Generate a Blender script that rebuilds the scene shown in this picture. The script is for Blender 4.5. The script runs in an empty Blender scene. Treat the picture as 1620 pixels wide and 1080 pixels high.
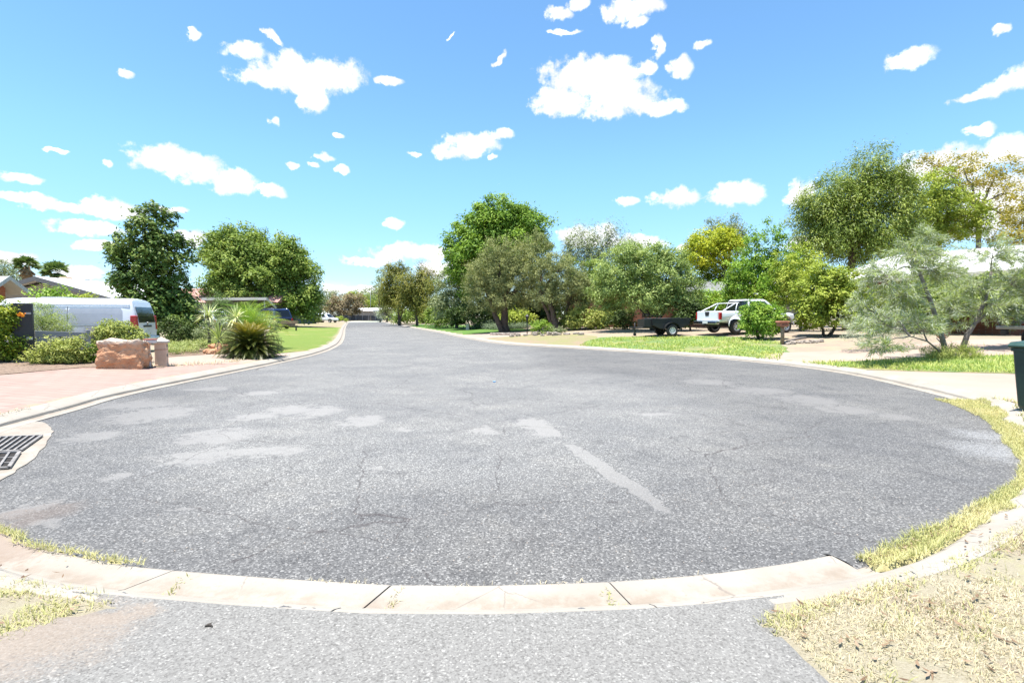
import bpy, bmesh, math, random
import numpy as np
from mathutils import Vector, Matrix, noise as mnoise
from mathutils.geometry import delaunay_2d_cdt
R = math.radians
SC = bpy.context.scene
COL = SC.collection

# ---------------------------------------------------------------- camera
F, CX, CY, CAMH = 810.0, 810.0, 540.0, 1.52
PITCH = math.atan(40.0 / F)
cam = bpy.data.cameras.new('camera'); cam_o = bpy.data.objects.new('camera', cam); COL.objects.link(cam_o)
cam.sensor_width = 36.0; cam.lens = 18.0; cam.clip_start = 0.05; cam.clip_end = 6000
cam_o.location = (0, 0, CAMH); cam_o.rotation_euler = (math.pi / 2 - PITCH, 0, 0)
SC.camera = cam_o
# ---------------------------------------------------------------- light and exposure
SUN_EL, SUN_AZ = R(79), R(-122)          # azimuth clockwise from the view direction (+Y)
SC.view_settings.view_transform = 'Standard'; SC.view_settings.look = 'None'
SC.view_settings.gamma = 1.0; SC.view_settings.exposure = 1.3
sun = bpy.data.lights.new('sun', 'SUN'); sun.energy = 4.4; sun.angle = R(0.5); sun.color = (1.0, 0.96, 0.9)
sun_o = bpy.data.objects.new('sun', sun); COL.objects.link(sun_o)
sd = Vector((math.sin(SUN_AZ) * math.cos(SUN_EL), math.cos(SUN_AZ) * math.cos(SUN_EL), math.sin(SUN_EL)))
sun_o.rotation_euler = (-sd).to_track_quat('-Z', 'Y').to_euler(); sun_o.location = (0, 0, 60)

def ray(u, v):
    xc, yc = (u - CX) / F, (CY - v) / F
    return Vector((xc, math.cos(PITCH) + yc * math.sin(PITCH), yc * math.cos(PITCH) - math.sin(PITCH)))
def P(u, v, Y):
    d = ray(u, v); t = Y / d.y
    return Vector((d.x * t, Y, CAMH + d.z * t))
def gp(u, v, z=0.0):
    d = ray(u, v); t = (z - CAMH) / d.z
    return Vector((d.x * t, d.y * t, z))

# ---------------------------------------------------------------- node helpers
class NT:
    def __init__(s, tree): s.t = tree; s.n = tree.nodes; s.l = tree.links
    def new(s, typ, **kw):
        nd = s.n.new(typ)
        for k, v in kw.items(): setattr(nd, k, v)
        return nd
    def put(s, sock, v):
        if v is None: return
        if hasattr(v, 'is_output'): s.l.new(v, sock)
        else: sock.default_value = v
    def math(s, op, a, b=None, c=None, clamp=False):
        nd = s.new('ShaderNodeMath', operation=op, use_clamp=clamp)
        s.put(nd.inputs[0], a); s.put(nd.inputs[1], b); s.put(nd.inputs[2], c)
        return nd.outputs[0]
    def vmath(s, op, a, b=None, c=None):
        nd = s.new('ShaderNodeVectorMath', operation=op)
        s.put(nd.inputs[0], a); s.put(nd.inputs[1], b); s.put(nd.inputs[2], c)
        return nd.outputs['Value'] if op in ('DOT_PRODUCT', 'LENGTH', 'DISTANCE') else nd.outputs[0]
    def noise(s, vec, scale, detail=3, rough=0.5, dist=0.0, col=False):
        nd = s.new('ShaderNodeTexNoise'); s.put(nd.inputs['Vector'], vec)
        nd.inputs['Scale'].default_value = scale; nd.inputs['Detail'].default_value = detail
        nd.inputs['Roughness'].default_value = rough; nd.inputs['Distortion'].default_value = dist
        return nd.outputs['Color' if col else 'Fac']
    def voro(s, vec, scale, feature='F1', out='Distance', rnd=1.0):
        nd = s.new('ShaderNodeTexVoronoi', feature=feature); s.put(nd.inputs['Vector'], vec)
        nd.inputs['Scale'].default_value = scale; nd.inputs['Randomness'].default_value = rnd
        return nd.outputs[out]
    def smooth(s, v, lo, hi, a=0.0, b=1.0):
        nd = s.new('ShaderNodeMapRange', interpolation_type='SMOOTHSTEP')
        s.put(nd.inputs['Value'], v); nd.inputs['From Min'].default_value = lo; nd.inputs['From Max'].default_value = hi
        nd.inputs['To Min'].default_value = a; nd.inputs['To Max'].default_value = b
        return nd.outputs[0]
    def mix(s, f, a, b, blend='MIX'):
        nd = s.new('ShaderNodeMix', data_type='RGBA', blend_type=blend)
        s.put(nd.inputs[0], f); s.put(nd.inputs[6], c4(a)); s.put(nd.inputs[7], c4(b))
        return nd.outputs[2]
    def ramp(s, f, stops):
        nd = s.new('ShaderNodeValToRGB'); s.put(nd.inputs[0], f); e = nd.color_ramp.elements
        while len(e) < len(stops): e.new(0.5)
        for el, (p, c) in zip(e, stops): el.position = p; el.color = c4(c)
        return nd.outputs[0]
    def bump(s, h, strength=0.5, dist=0.01):
        nd = s.new('ShaderNodeBump'); s.put(nd.inputs['Height'], h)
        nd.inputs['Strength'].default_value = strength; nd.inputs['Distance'].default_value = dist
        return nd.outputs[0]
    def blobs(s, vec, items):
        """max over ellipses of 1-|((p-c)/r)|^2; vec is a 3-vector whose xy is used, items (cx,cy,rx,ry,rot)"""
        out = None
        for it in items:
            cx, cy, rx, ry = it[:4]; rot = it[4] if len(it) > 4 else 0.0
            v = vec
            if rot:
                rn = s.new('ShaderNodeVectorRotate', rotation_type='Z_AXIS'); s.put(rn.inputs['Vector'], vec)
                rn.inputs['Center'].default_value = (cx, cy, 0); rn.inputs['Angle'].default_value = -rot; v = rn.outputs[0]
            q = s.vmath('MULTIPLY_ADD', v, (1 / rx, 1 / ry, 0), (-cx / rx, -cy / ry, 0))
            d = s.vmath('DOT_PRODUCT', q, q)
            out = d if out is None else s.math('MINIMUM', out, d)
        return s.math('SUBTRACT', 1.0, out)
def c4(c):
    if hasattr(c, 'is_output') or c is None: return c
    return (c[0], c[1], c[2], 1.0) if len(c) == 3 else c

MATS = {}
def material(name):
    m = bpy.data.materials.new(name); m.use_nodes = True
    nt = NT(m.node_tree); bs = m.node_tree.nodes['Principled BSDF']
    MATS[name] = m
    return m, nt, bs
def coords(nt):
    return nt.new('ShaderNodeTexCoord').outputs['Object']
def wcoords(nt):
    return nt.new('ShaderNodeNewGeometry').outputs['Position']

def plain(name, col, rough=0.5, metal=0.0, spec=0.5, var=0.12, scale=3.0, bump=0.0, bscale=40.0, coat=0.0):
    m, nt, bs = material(name); v = coords(nt)
    n = nt.noise(v, scale, 5, 0.6)
    c0 = tuple(x * (1 - var) for x in col); c1 = tuple(min(1, x * (1 + var)) for x in col)
    nt.put(bs.inputs['Base Color'], nt.ramp(n, [(0.3, c0), (0.7, c1)]))
    nt.put(bs.inputs['Roughness'], nt.smooth(n, 0.2, 0.8, max(0.03, rough - 0.06), min(1, rough + 0.06)))
    bs.inputs['Metallic'].default_value = metal; bs.inputs['Specular IOR Level'].default_value = spec
    bs.inputs['Coat Weight'].default_value = coat; bs.inputs['Coat Roughness'].default_value = 0.06
    if bump: nt.put(bs.inputs['Normal'], nt.bump(nt.noise(v, bscale, 4), bump, 0.01))
    return m

LEAF_GAIN = 1.78
def leafmat(name, cols, trans=0.35, rough=0.55, spec=0.3, tint=(1.15, 1.25, 0.7)):
    cols = [tuple(min(0.75, x * LEAF_GAIN * t) for x, t in zip(c, (1.08, 1.0, 0.88))) for c in cols]
    m, nt, bs = material(name)
    a = nt.new('ShaderNodeAttribute', attribute_name='var').outputs['Fac']
    c = nt.ramp(a, [(i / (len(cols) - 1), cc) for i, cc in enumerate(cols)])
    nt.put(bs.inputs['Base Color'], c); bs.inputs['Roughness'].default_value = rough
    bs.inputs['Specular IOR Level'].default_value = spec * 0.6
    tr = nt.new('ShaderNodeBsdfTranslucent'); nt.put(tr.inputs['Color'], nt.mix(1.0, c, tint, 'MULTIPLY'))
    mx = nt.new('ShaderNodeMixShader'); mx.inputs[0].default_value = trans * 0.8
    nt.l.new(bs.outputs[0], mx.inputs[1]); nt.l.new(tr.outputs[0], mx.inputs[2])
    nt.l.new(mx.outputs[0], nt.n['Material Output'].inputs['Surface'])
    return m

# ---------------------------------------------------------------- world: Nishita sky with broken cumulus
def azel(u, v):
    d = ray(u, v).normalized()
    return math.atan2(d.x, d.y), math.asin(d.z)
CLOUDS = [(480,118,80,30),(430,128,58,18),(540,122,44,26),(495,160,26,20),(462,98,32,18),
 (383,83,36,15),(302,56,9,11),(212,118,11,7),(437,192,9,8),(618,131,22,8),(90,238,20,4),(166,256,12,7),
 (258,250,55,22),(310,268,58,24),(362,287,44,20),(430,299,21,11),
 (28,277,36,9),(40,314,50,9),(90,329,45,9),(185,333,48,16),(270,331,26,7),
 (140,362,68,11),(155,390,45,9),(12,410,38,13),(122,432,44,11),(308,378,28,14),
 (515,244,20,7),(460,259,13,5),(550,264,10,7),(535,212,9,4),(500,257,11,4),
 (742,228,46,18),(708,236,30,11),(792,213,20,9),(782,249,6,5),(655,246,13,4),
 (625,350,18,10),(650,400,65,15),(585,412,48,8),(700,428,50,12),(560,458,50,8),
 (930,122,72,32),(890,162,46,22),(975,158,72,28),(1040,171,42,11),(955,98,40,14),
 (1022,105,20,12),(1079,107,20,17),(883,22,22,11),(915,6,20,10),(1000,14,50,18),(1010,36,18,9),(892,51,27,5),(1042,74,8,18),(1112,73,17,7),
 (990,320,19,9),(1068,312,42,14),(1168,307,44,18),(1262,385,28,10),(1270,302,26,20),
 (1438,87,41,17),(1595,128,46,20,0.3),(1548,150,42,9,0.3),(1588,47,12,7),(1553,205,25,10),(1590,238,62,28),(1500,258,70,26),(1430,285,50,26),(1560,330,90,50),
 (930,372,46,18),(1000,386,55,12),(1110,392,40,9),(790,88,16,5,0.6),(440,62,17,8,-0.6),(710,58,9,3,0.6)]
w = bpy.data.worlds.new('World'); SC.world = w; w.use_nodes = True
w.cycles.sampling_method = 'MANUAL'; w.cycles.sample_map_resolution = 256
nt = NT(w.node_tree); bg = w.node_tree.nodes['Background']
SKY_STRENGTH = 0.105
sky = nt.new('ShaderNodeTexSky', sky_type='NISHITA', sun_disc=False)
sky.sun_elevation = SUN_EL; sky.sun_rotation = SUN_AZ; sky.air_density = 1.0; sky.dust_density = 0.05; sky.ozone_density = 1.0; sky.altitude = 500
skyc0 = nt.mix(1.0, sky.outputs[0], (0.73, 0.98, 1.06), "MULTIPLY")
dirn = nt.vmath('NORMALIZE', nt.new('ShaderNodeTexCoord').outputs['Generated'])
sx = nt.new('ShaderNodeSeparateXYZ'); nt.put(sx.inputs[0], dirn)
az = nt.math('ARCTAN2', sx.outputs[0], sx.outputs[1]); el = nt.math('ARCSINE', sx.outputs[2])
cb = nt.new('ShaderNodeCombineXYZ'); nt.put(cb.inputs[0], az); nt.put(cb.inputs[1], el)
ae = cb.outputs[0]
skyc = nt.mix(nt.smooth(el, 0.0, 0.30), nt.mix(1.0, skyc0, (0.76, 0.69, 0.80), "MULTIPLY"), skyc0)   # dry clear air: less whitening near the horizon
nt.put(bg.inputs['Color'], skyc); bg.inputs['Strength'].default_value = SKY_STRENGTH
CL = []
for c in CLOUDS:
    a0, e0 = azel(c[0], c[1]); a1, _ = azel(c[0] + c[2], c[1]); _, e1 = azel(c[0], c[1] - c[3])
    CL.append((a0, e0, abs(a1 - a0) * 1.05, abs(e1 - e0) * 1.10) + ((c[4],) if len(c) > 4 else ()))
def cloud_background(items):
    """one strip of the sky with the clouds that lie in it"""
    warp = nt.vmath('MULTIPLY_ADD', nt.noise(ae, 13.0, 3, 0.5, col=True), (0.05, 0.03, 0), (-0.025, -0.015, 0))
    warp2 = nt.vmath('MULTIPLY_ADD', nt.noise(ae, 60.0, 3, 0.55, col=True), (0.02, 0.014, 0), (-0.01, -0.007, 0))
    fld = nt.math('MAXIMUM', nt.blobs(nt.vmath('ADD', ae, nt.vmath('ADD', warp, warp2)), items), -1.3)
    fb = nt.noise(ae, 30.0, 9, 0.66)
    mask = nt.smooth(nt.math('ADD', fld, nt.math('MULTIPLY_ADD', fb, 3.4, -1.80)), -0.32, 0.6)
    strk = nt.new('ShaderNodeMapping'); nt.put(strk.inputs[0], ae); strk.inputs['Scale'].default_value = (3.0, 14.0, 1)
    veil = nt.math('MULTIPLY', nt.smooth(nt.noise(strk.outputs[0], 2.2, 5, 0.6), 0.5, 0.68), nt.smooth(el, 0.13, 0.02, 0.0, 0.35))
    mask = nt.math('MAXIMUM', mask, veil)
    ccol = nt.mix(nt.smooth(nt.noise(ae, 18.0, 3, 0.5), 0.35, 0.7), (4.1, 4.2, 4.4), (6.2, 6.2, 6.2))
    b = nt.new('ShaderNodeBackground'); b.inputs['Strength'].default_value = SKY_STRENGTH
    nt.put(b.inputs['Color'], nt.mix(mask, skyc, ccol)); return b.outputs[0]
AZ0, AZ1, NSEC = -0.92, 0.92, 10
cur = bg.outputs[0]
for k in range(NSEC):
    a0 = AZ0 + (AZ1 - AZ0) * k / NSEC; a1 = AZ0 + (AZ1 - AZ0) * (k + 1) / NSEC
    its = [c for c in CL if c[0] + c[2] * 1.6 + 0.045 > a0 and c[0] - c[2] * 1.6 - 0.045 < a1]
    f = nt.math('MULTIPLY', nt.math('MULTIPLY', nt.math('GREATER_THAN', az, a0), nt.math('LESS_THAN', az, a1)), nt.math('MULTIPLY', nt.math('LESS_THAN', el, 0.80), nt.math('GREATER_THAN', el, -0.02)))
    mx = nt.new('ShaderNodeMixShader'); nt.put(mx.inputs[0], f); nt.l.new(cur, mx.inputs[1]); nt.l.new(cloud_background(its), mx.inputs[2]); cur = mx.outputs[0]
nt.l.new(cur, w.node_tree.nodes['World Output'].inputs['Surface'])

# ---------------------------------------------------------------- mesh helpers
def tag(o, label=None, cat=None, group=None, kind=None):
    if label: o['label'] = label
    if cat: o['category'] = cat
    if group: o['group'] = group
    if kind: o['kind'] = kind
    return o
def link(o, parent=None):
    COL.objects.link(o)
    if parent is not None: o.parent = parent
    return o
def empty(name, loc, rz=0.0, label=None, cat=None, group=None):
    o = bpy.data.objects.new(name, None); link(o); o.location = loc; o.rotation_euler = (0, 0, rz); o.empty_display_size = 0.2
    return tag(o, label, cat, group)
def quads_obj(name, V, nper, mat, parent=None, var=None):
    """V: (N*nper,3) array, faces are consecutive runs of nper vertices"""
    me = bpy.data.meshes.new(name); V = np.ascontiguousarray(V, dtype=np.float32); n = len(V); nf = n // nper
    me.vertices.add(n); me.vertices.foreach_set('co', V.ravel())
    me.loops.add(n); me.loops.foreach_set('vertex_index', np.arange(n, dtype=np.int32))
    me.polygons.add(nf); me.polygons.foreach_set('loop_start', np.arange(0, n, nper, dtype=np.int32))
    me.update(calc_edges=True)
    if var is not None:
        a = me.attributes.new('var', 'FLOAT', 'FACE'); a.data.foreach_set('value', np.ascontiguousarray(var, dtype=np.float32))
    me.materials.append(mat)
    o = bpy.data.objects.new(name, me); return link(o, parent)

class MB:
    def __init__(s): s.v = []; s.f = []; s.sm = []
    def add(s, vs, fs, smooth=False):
        b = len(s.v); s.v += [tuple(p) for p in vs]; s.f += [tuple(b + i for i in f) for f in fs]; s.sm += [smooth] * len(fs); return s
    def box(s, c, size, rz=0.0, bev=0.0, rot=None):
        bm = bmesh.new(); bmesh.ops.create_cube(bm, size=1.0)
        for v in bm.verts: v.co = Vector((v.co.x * size[0], v.co.y * size[1], v.co.z * size[2]))
        if bev: bmesh.ops.bevel(bm, geom=bm.edges[:], offset=bev, segments=2, profile=0.5, affect='EDGES')
        M = Matrix.Translation(c) @ (rot if rot is not None else Matrix.Rotation(rz, 4, 'Z'))
        bm.transform(M); return s.bm(bm)
    def bm(s, bm, smooth=False):
        bm.verts.index_update(); s.add([v.co.copy() for v in bm.verts], [[v.index for v in f.verts] for f in bm.faces], smooth); bm.free(); return s
    def tube(s, pts, radii, n=8, caps=True):
        pts = [Vector(p) for p in pts]
        if not hasattr(radii, '__len__'): radii = [radii] * len(pts)
        vs, fs = [], []; prev = None
        for i, p in enumerate(pts):
            t = (pts[min(i + 1, len(pts) - 1)] - pts[max(i - 1, 0)]).normalized()
            if prev is None: a = t.orthogonal().normalized()
            else:
                a = prev - t * prev.dot(t)
                a = a.normalized() if a.length > 1e-6 else t.orthogonal().normalized()
            prev = a; b = t.cross(a)
            for k in range(n):
                th = 2 * math.pi * k / n; vs.append(p + (a * math.cos(th) + b * math.sin(th)) * radii[i])
        for i in range(len(pts) - 1):
            for k in range(n):
                k2 = (k + 1) % n; fs.append((i * n + k, i * n + k2, (i + 1) * n + k2, (i + 1) * n + k))
        s.add(vs, fs, True)
        if caps:
            s.add(vs[:n][::-1], [tuple(range(n))]); s.add(vs[-n:], [tuple(range(n))])
        return s
    def lathe(s, c, prof, n=24, axis='Z', smooth=True):
        """prof: (r, h) list, closed surface when r starts/ends at 0"""
        vs, fs = [], []
        for r, h in prof:
            for k in range(n):
                th = 2 * math.pi * k / n; x, y = r * math.cos(th), r * math.sin(th)
                p = (x, y, h) if axis == 'Z' else ((x, h, y) if axis == 'Y' else (h, x, y))
                vs.append(Vector(c) + Vector(p))
        for i in range(len(prof) - 1):
            for k in range(n):
                k2 = (k + 1) % n; fs.append((i * n + k, i * n + k2, (i + 1) * n + k2, (i + 1) * n + k))
        return s.add(vs, fs, smooth)
    def prism(s, poly, axis, a, b):
        """poly 2D list; axis 'X': poly=(y,z), 'Y': poly=(x,z), 'Z': poly=(x,y)"""
        n = len(poly)
        def q(p, t): return (t, p[0], p[1]) if axis == 'X' else ((p[0], t, p[1]) if axis == 'Y' else (p[0], p[1], t))
        vs = [q(p, a) for p in poly] + [q(p, b) for p in poly]
        fs = [tuple(range(n))[::-1], tuple(range(n, 2 * n))] + [(i, (i + 1) % n, n + (i + 1) % n, n + i) for i in range(n)]
        return s.add(vs, fs)
    def build(s, name, mat, parent=None, bevel=0.0):
        me = bpy.data.meshes.new(name); me.from_pydata(s.v, [], s.f); me.update()
        bm = bmesh.new(); bm.from_mesh(me)
        for f, sm in zip(bm.faces, s.sm): f.smooth = sm
        bmesh.ops.remove_doubles(bm, verts=bm.verts, dist=1e-5)
        bmesh.ops.recalc_face_normals(bm, faces=bm.faces)
        bm.to_mesh(me); bm.free()
        me.materials.append(mat); o = bpy.data.objects.new(name, me); link(o, parent)
        if bevel:
            md = o.modifiers.new('bevel', 'BEVEL'); md.width = bevel; md.segments = 2; md.limit_method = 'ANGLE'; md.angle_limit = R(35)
        return o
def copy_tree(o, parent=None):
    c = o.copy(); COL.objects.link(c)
    if parent is not None: c.parent = parent
    for ch in list(o.children): copy_tree(ch, c)
    return c
# ================================================================ GROUND
def smooth_path(pts, step):
    pts = [Vector((p[0], p[1])) for p in pts]; out = []
    for i in range(len(pts) - 1):
        p0 = pts[max(i - 1, 0)]; p1 = pts[i]; p2 = pts[i + 1]; p3 = pts[min(i + 2, len(pts) - 1)]
        L = (p2 - p1).length; n = max(1, int(L / step))
        # centripetal-ish tangents scaled to the segment length
        m1 = (p2 - p0); m1 = m1 / max((p2 - p1).length + (p1 - p0).length, 1e-6) * L
        m2 = (p3 - p1); m2 = m2 / max((p3 - p2).length + (p2 - p1).length, 1e-6) * L
        for k in range(n):
            t = k / n; t2, t3 = t * t, t * t * t
            out.append(p1 * (2 * t3 - 3 * t2 + 1) + m1 * (t3 - 2 * t2 + t) + p2 * (-2 * t3 + 3 * t2) + m2 * (t3 - t2))
    out.append(pts[-1]); return out
def px(*uv): return [tuple(gp(u, v).xy) for u, v in uv]
# lip of the gutter: left side from the far end towards the camera, round the bulb, up the right side
G0 = px((552, 510), (549, 514), (546.5, 521), (546, 530), (541, 543), (526, 552.5), (500, 561.5), (460, 571), (400, 584), (330, 598.5), (260, 613), (190, 629), (120, 650))
G0 += [(-6.75, 6.9), (-6.2, 5.7), (-5.2, 4.55), (-3.9, 3.68)]
G0 += px((150, 889), (450, 918), (620, 928), (780, 929), (960, 923), (1150, 907))
G0 += [(2.25, 3.25), (3.3, 3.85), (4.6, 4.8), (5.8, 6.0), (6.7, 7.25)]
G0 += px((1530, 640), (1420, 610), (1330, 590.5), (1230, 577), (1080, 563), (930, 553), (800, 545), (735, 535), (690, 525.5), (650, 518.5), (622, 513), (602, 509.2))
GL = smooth_path(G0, 0.35)
GA = np.array([(p.x, p.y) for p in GL]); NG = len(GL)
SEG_A = GA[:-1]; SEG_B = GA[1:]
def inside(pts, poly):
    x, y = pts[:, 0], pts[:, 1]; r = np.zeros(len(pts), bool); n = len(poly); j = n - 1
    for i in range(n):
        xi, yi = poly[i]; xj, yj = poly[j]
        if yi != yj:
            r ^= ((yi > y) != (yj > y)) & (x < (xj - xi) * (y - yi) / (yj - yi) + xi)
        j = i
    return r
def gdist(pts):
    """distance outside the gutter lip (negative on the road)"""
    pts = np.asarray(pts, float).reshape(-1, 2); best = np.full(len(pts), 1e9)
    ab = SEG_B - SEG_A; l2 = (ab ** 2).sum(1)
    for i in range(len(SEG_A)):
        t = np.clip(((pts - SEG_A[i]) @ ab[i]) / l2[i], 0, 1)
        q = SEG_A[i] + t[:, None] * ab[i]
        best = np.minimum(best, ((pts - q) ** 2).sum(1))
    d = np.sqrt(best); d[inside(pts, GA)] *= -1
    return d
KW = 0.50
def gzs(pts):
    pts = np.asarray(pts, float).reshape(-1, 2); d = gdist(pts)
    x, y = pts[:, 0], pts[:, 1]
    right = np.clip((x - 0.0 + 0.25 * np.minimum(y - 25, 40) * (y > 25)) / 6.0, 0, 1) * np.clip((y - 4) / 8, 0, 1)
    sl = 0.028 + 0.032 * right
    dd = np.clip(d - KW, 0, 9.0)
    z = 0.10 + sl * dd + 0.012 * np.clip(d - KW, 0, 1) * np.sin(x * 1.3 + 0.7 * y) * np.cos(y * 1.1 - 0.4 * x)
    low = 0.10 - (KW - 0.07 - d) * 2.2
    return np.where(d < KW - 0.07, np.maximum(low, -0.25), np.where(d < KW, 0.10, z))
def gz(x, y): return float(gzs([(x, y)])[0])
def onground(u, Y, dz=0.0):
    x = P(u, 500, Y).x; return Vector((x, Y, gz(x, Y) + dz))
def gpt(u, v):
    """the terrain point seen at pixel u, v"""
    d = ray(u, v); o = Vector((0, 0, CAMH)); ts = np.concatenate([np.linspace(0.5, 30, 300), np.linspace(30.2, 170, 600)])
    pts = np.stack([d.x * ts, d.y * ts], 1); zz = CAMH + d.z * ts - gzs(pts); k = np.argmax(zz < 0)
    if not (zz < 0).any(): return gp(u, v)
    a, b = ts[k - 1], ts[k]; f0, f1 = zz[k - 1], zz[k]; t = a + (b - a) * f0 / (f0 - f1)
    return Vector((d.x * t, d.y * t, CAMH + d.z * t))
def offset_path(i0, i1, d):
    out = []
    for i in range(i0, i1 + 1):
        a = GA[max(i - 1, 0)]; b = GA[min(i + 1, NG - 1)]; t = (b - a) / np.linalg.norm(b - a)
        out.append(GA[i] + np.array((t[1], -t[0])) * d * SIDE)
    return out
SIDE = 1.0
_mid = offset_path(NG // 2, NG // 2, 1.0)
if gdist(_mid)[0] < 0: SIDE = -1.0
def kidx(p): return int(np.argmin(((GA - np.array((p[0], p[1]))) ** 2).sum(1)))

def resample(poly, step):
    out = []; n = len(poly)
    for i in range(n):
        a = np.array(poly[i][:2]); b = np.array(poly[(i + 1) % n][:2]); L = np.linalg.norm(b - a); k = max(1, int(L / step))
        for j in range(k): out.append(a + (b - a) * j / k)
    return np.array(out)
def cdt_sheet(name, loop, interior, zfun, mat, holes=None, kind='structure', parent=None, skirt=0.0):
    """constrained triangulation of a closed loop with extra interior points"""
    n = len(loop); pts = [Vector((p[0], p[1])) for p in loop] + [Vector((p[0], p[1])) for p in interior]
    edges = [(i, (i + 1) % n) for i in range(n)]
    vo, eo, fo, *_ = delaunay_2d_cdt(pts, edges, [], 1, 1e-5)
    A = np.array([(v.x, v.y) for v in vo]); z = zfun(A)
    if np.any(skirt): z = np.array(z, float); z[:n] -= skirt
    me = bpy.data.meshes.new(name); me.from_pydata([(a[0], a[1], zz) for a, zz in zip(A, z)], [], [tuple(f) for f in fo])
    for p in me.polygons: p.use_smooth = True
    bm = bmesh.new(); bm.from_mesh(me)
    bmesh.ops.recalc_face_normals(bm, faces=bm.faces)
    if sum(f.normal.z for f in bm.faces) < 0: bmesh.ops.reverse_faces(bm, faces=bm.faces)
    bm.to_mesh(me); bm.free()
    me.materials.append(mat); o = bpy.data.objects.new(name, me); link(o, parent)
    if kind: o['kind'] = kind
    return o
def wobble(A, amp, sc):
    return np.array([(a[0] + amp * (mnoise.noise(Vector((a[0] * sc, a[1] * sc, 3.1)))), a[1] + amp * (mnoise.noise(Vector((a[0] * sc, a[1] * sc, 9.7))))) for a in A])
def region(name, poly, lift, mat, step=0.35, edge_wob=0.0, kind='structure', minz=-9.0, skirt=0.0):
    lp = resample(poly, step)
    if edge_wob:
        near = (gdist(lp) < 0.6)[:, None]; lp = np.where(near, lp, wobble(lp, edge_wob, 2.3) + (wobble(lp, edge_wob * 0.5, 7.0) - lp))
    mn, mx = lp.min(0), lp.max(0); st = max(step, max(mx - mn) / 70)
    gx, gy = np.meshgrid(np.arange(mn[0], mx[0], st), np.arange(mn[1], mx[1], st)); g = np.stack([gx.ravel(), gy.ravel()], 1) + 0.013
    g = g[inside(g, lp)]
    return cdt_sheet(name, lp, g, lambda A: np.maximum(gzs(A), minz) + lift, mat, kind=kind, skirt=np.where(gdist(lp) > 0.475, skirt, 0.0))

# ---- materials of the ground
def sp(name, u, v): pass
m, nt, bs = material('asphalt'); pos = coords(nt)
patch_px = [(240,655,70,14),(215,640,60,8),(345,690,60,14),(300,725,60,10),(430,712,70,10),(370,715,60,9),(180,755,24,8),(510,650,36,10),(575,665,40,9),(590,742,22,5),
            (635,680,18,4),(764,680,22,6),(845,670,28,8),(862,686,26,6),(1280,632,50,9),(1340,648,40,7),(1120,604,42,5),(1200,618,60,6),(1420,660,30,6),(60,800,24,14),(85,825,20,10),(460,648,50,8),(400,660,40,6),(300,800,24,5),(150,690,40,10),(330,615,40,4),(410,622,30,4),(1040,655,30,4)]
its = []
for (u, v, ru, rv) in patch_px:
    c = gp(u, v); a = gp(u + ru, v); b = gp(u, v - rv); its.append((c.x, c.y, max(abs(a.x - c.x), .05) * 1.15, max(abs(b.y - c.y), .05) * 1.15))
strip = []
for (u0, v0, u1, v1, ww) in [(898,702,975,752,0.12), (965,744,1054,808,0.10), (940,732,1010,778,0.11), (826,662,884,690,0.17)]:
    a = gp(u0, v0); b = gp(u1, v1); c = (a + b) / 2; d = b - a
    strip.append((c.x, c.y, d.length / 2 * 1.15, ww, math.atan2(d.y, d.x)))
wv = nt.vmath('ADD', pos, nt.vmath('MULTIPLY_ADD', nt.noise(pos, 3.0, 5, 0.6, col=True), (0.7, 0.7, 0), (-0.35, -0.35, 0)))
fld = nt.blobs(wv, its)
wv2 = nt.vmath('ADD', pos, nt.vmath('MULTIPLY_ADD', nt.noise(pos, 5.0, 4, 0.6, col=True), (0.16, 0.16, 0), (-0.08, -0.08, 0)))
fld = nt.math('MAXIMUM', nt.math('MAXIMUM', fld, -1.5), nt.math('MAXIMUM', nt.math('MULTIPLY', nt.blobs(wv2, strip), 2.0), -2.0))
nz = nt.noise(pos, 6.0, 10, 0.80)
pm = nt.smooth(nt.math('MULTIPLY_ADD', nz, 4.4, nt.math('ADD', fld, -2.35)), 0.05, 0.6)
stone = nt.voro(pos, 95.0, out='Color'); sxyz = nt.new('ShaderNodeSeparateColor'); nt.put(sxyz.inputs[0], stone)
sdist = nt.voro(pos, 95.0)
st2 = nt.noise(pos, 60.0, 3, 0.7)
spk = nt.math('MULTIPLY_ADD', sxyz.outputs[0], 0.65, nt.math('MULTIPLY', st2, 0.5))
base = nt.ramp(spk, [(0.16, (0.040, 0.040, 0.041)), (0.40, (0.084, 0.084, 0.085)), (0.76, (0.126, 0.126, 0.126)), (0.95, (0.29, 0.29, 0.285))])
lg = nt.noise(pos, 0.55, 5, 0.6); lg2 = nt.noise(pos, 2.3, 6, 0.65)
base = nt.mix(nt.smooth(lg, 0.3, 0.75), base, nt.mix(1.0, base, (1.34, 1.32, 1.27), 'MULTIPLY'))
base = nt.mix(nt.smooth(lg2, 0.50, 0.72, 0, 0.8), base, nt.mix(1.0, base, (0.72, 0.72, 0.73), 'MULTIPLY'))
base = nt.mix(nt.smooth(lg2, 0.46, 0.30, 0, 0.5), base, nt.mix(1.0, base, (1.22, 1.2, 1.15), 'MULTIPLY'))
base = nt.mix(1.0, base, (1.29, 1.265, 1.21), 'MULTIPLY')
pc = nt.ramp(st2, [(0.25, (0.16, 0.153, 0.142)), (0.45, (0.235, 0.225, 0.209)), (0.7, (0.30, 0.288, 0.266))])
base = nt.mix(nt.math('MULTIPLY', pm, 0.80), base, pc)
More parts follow.
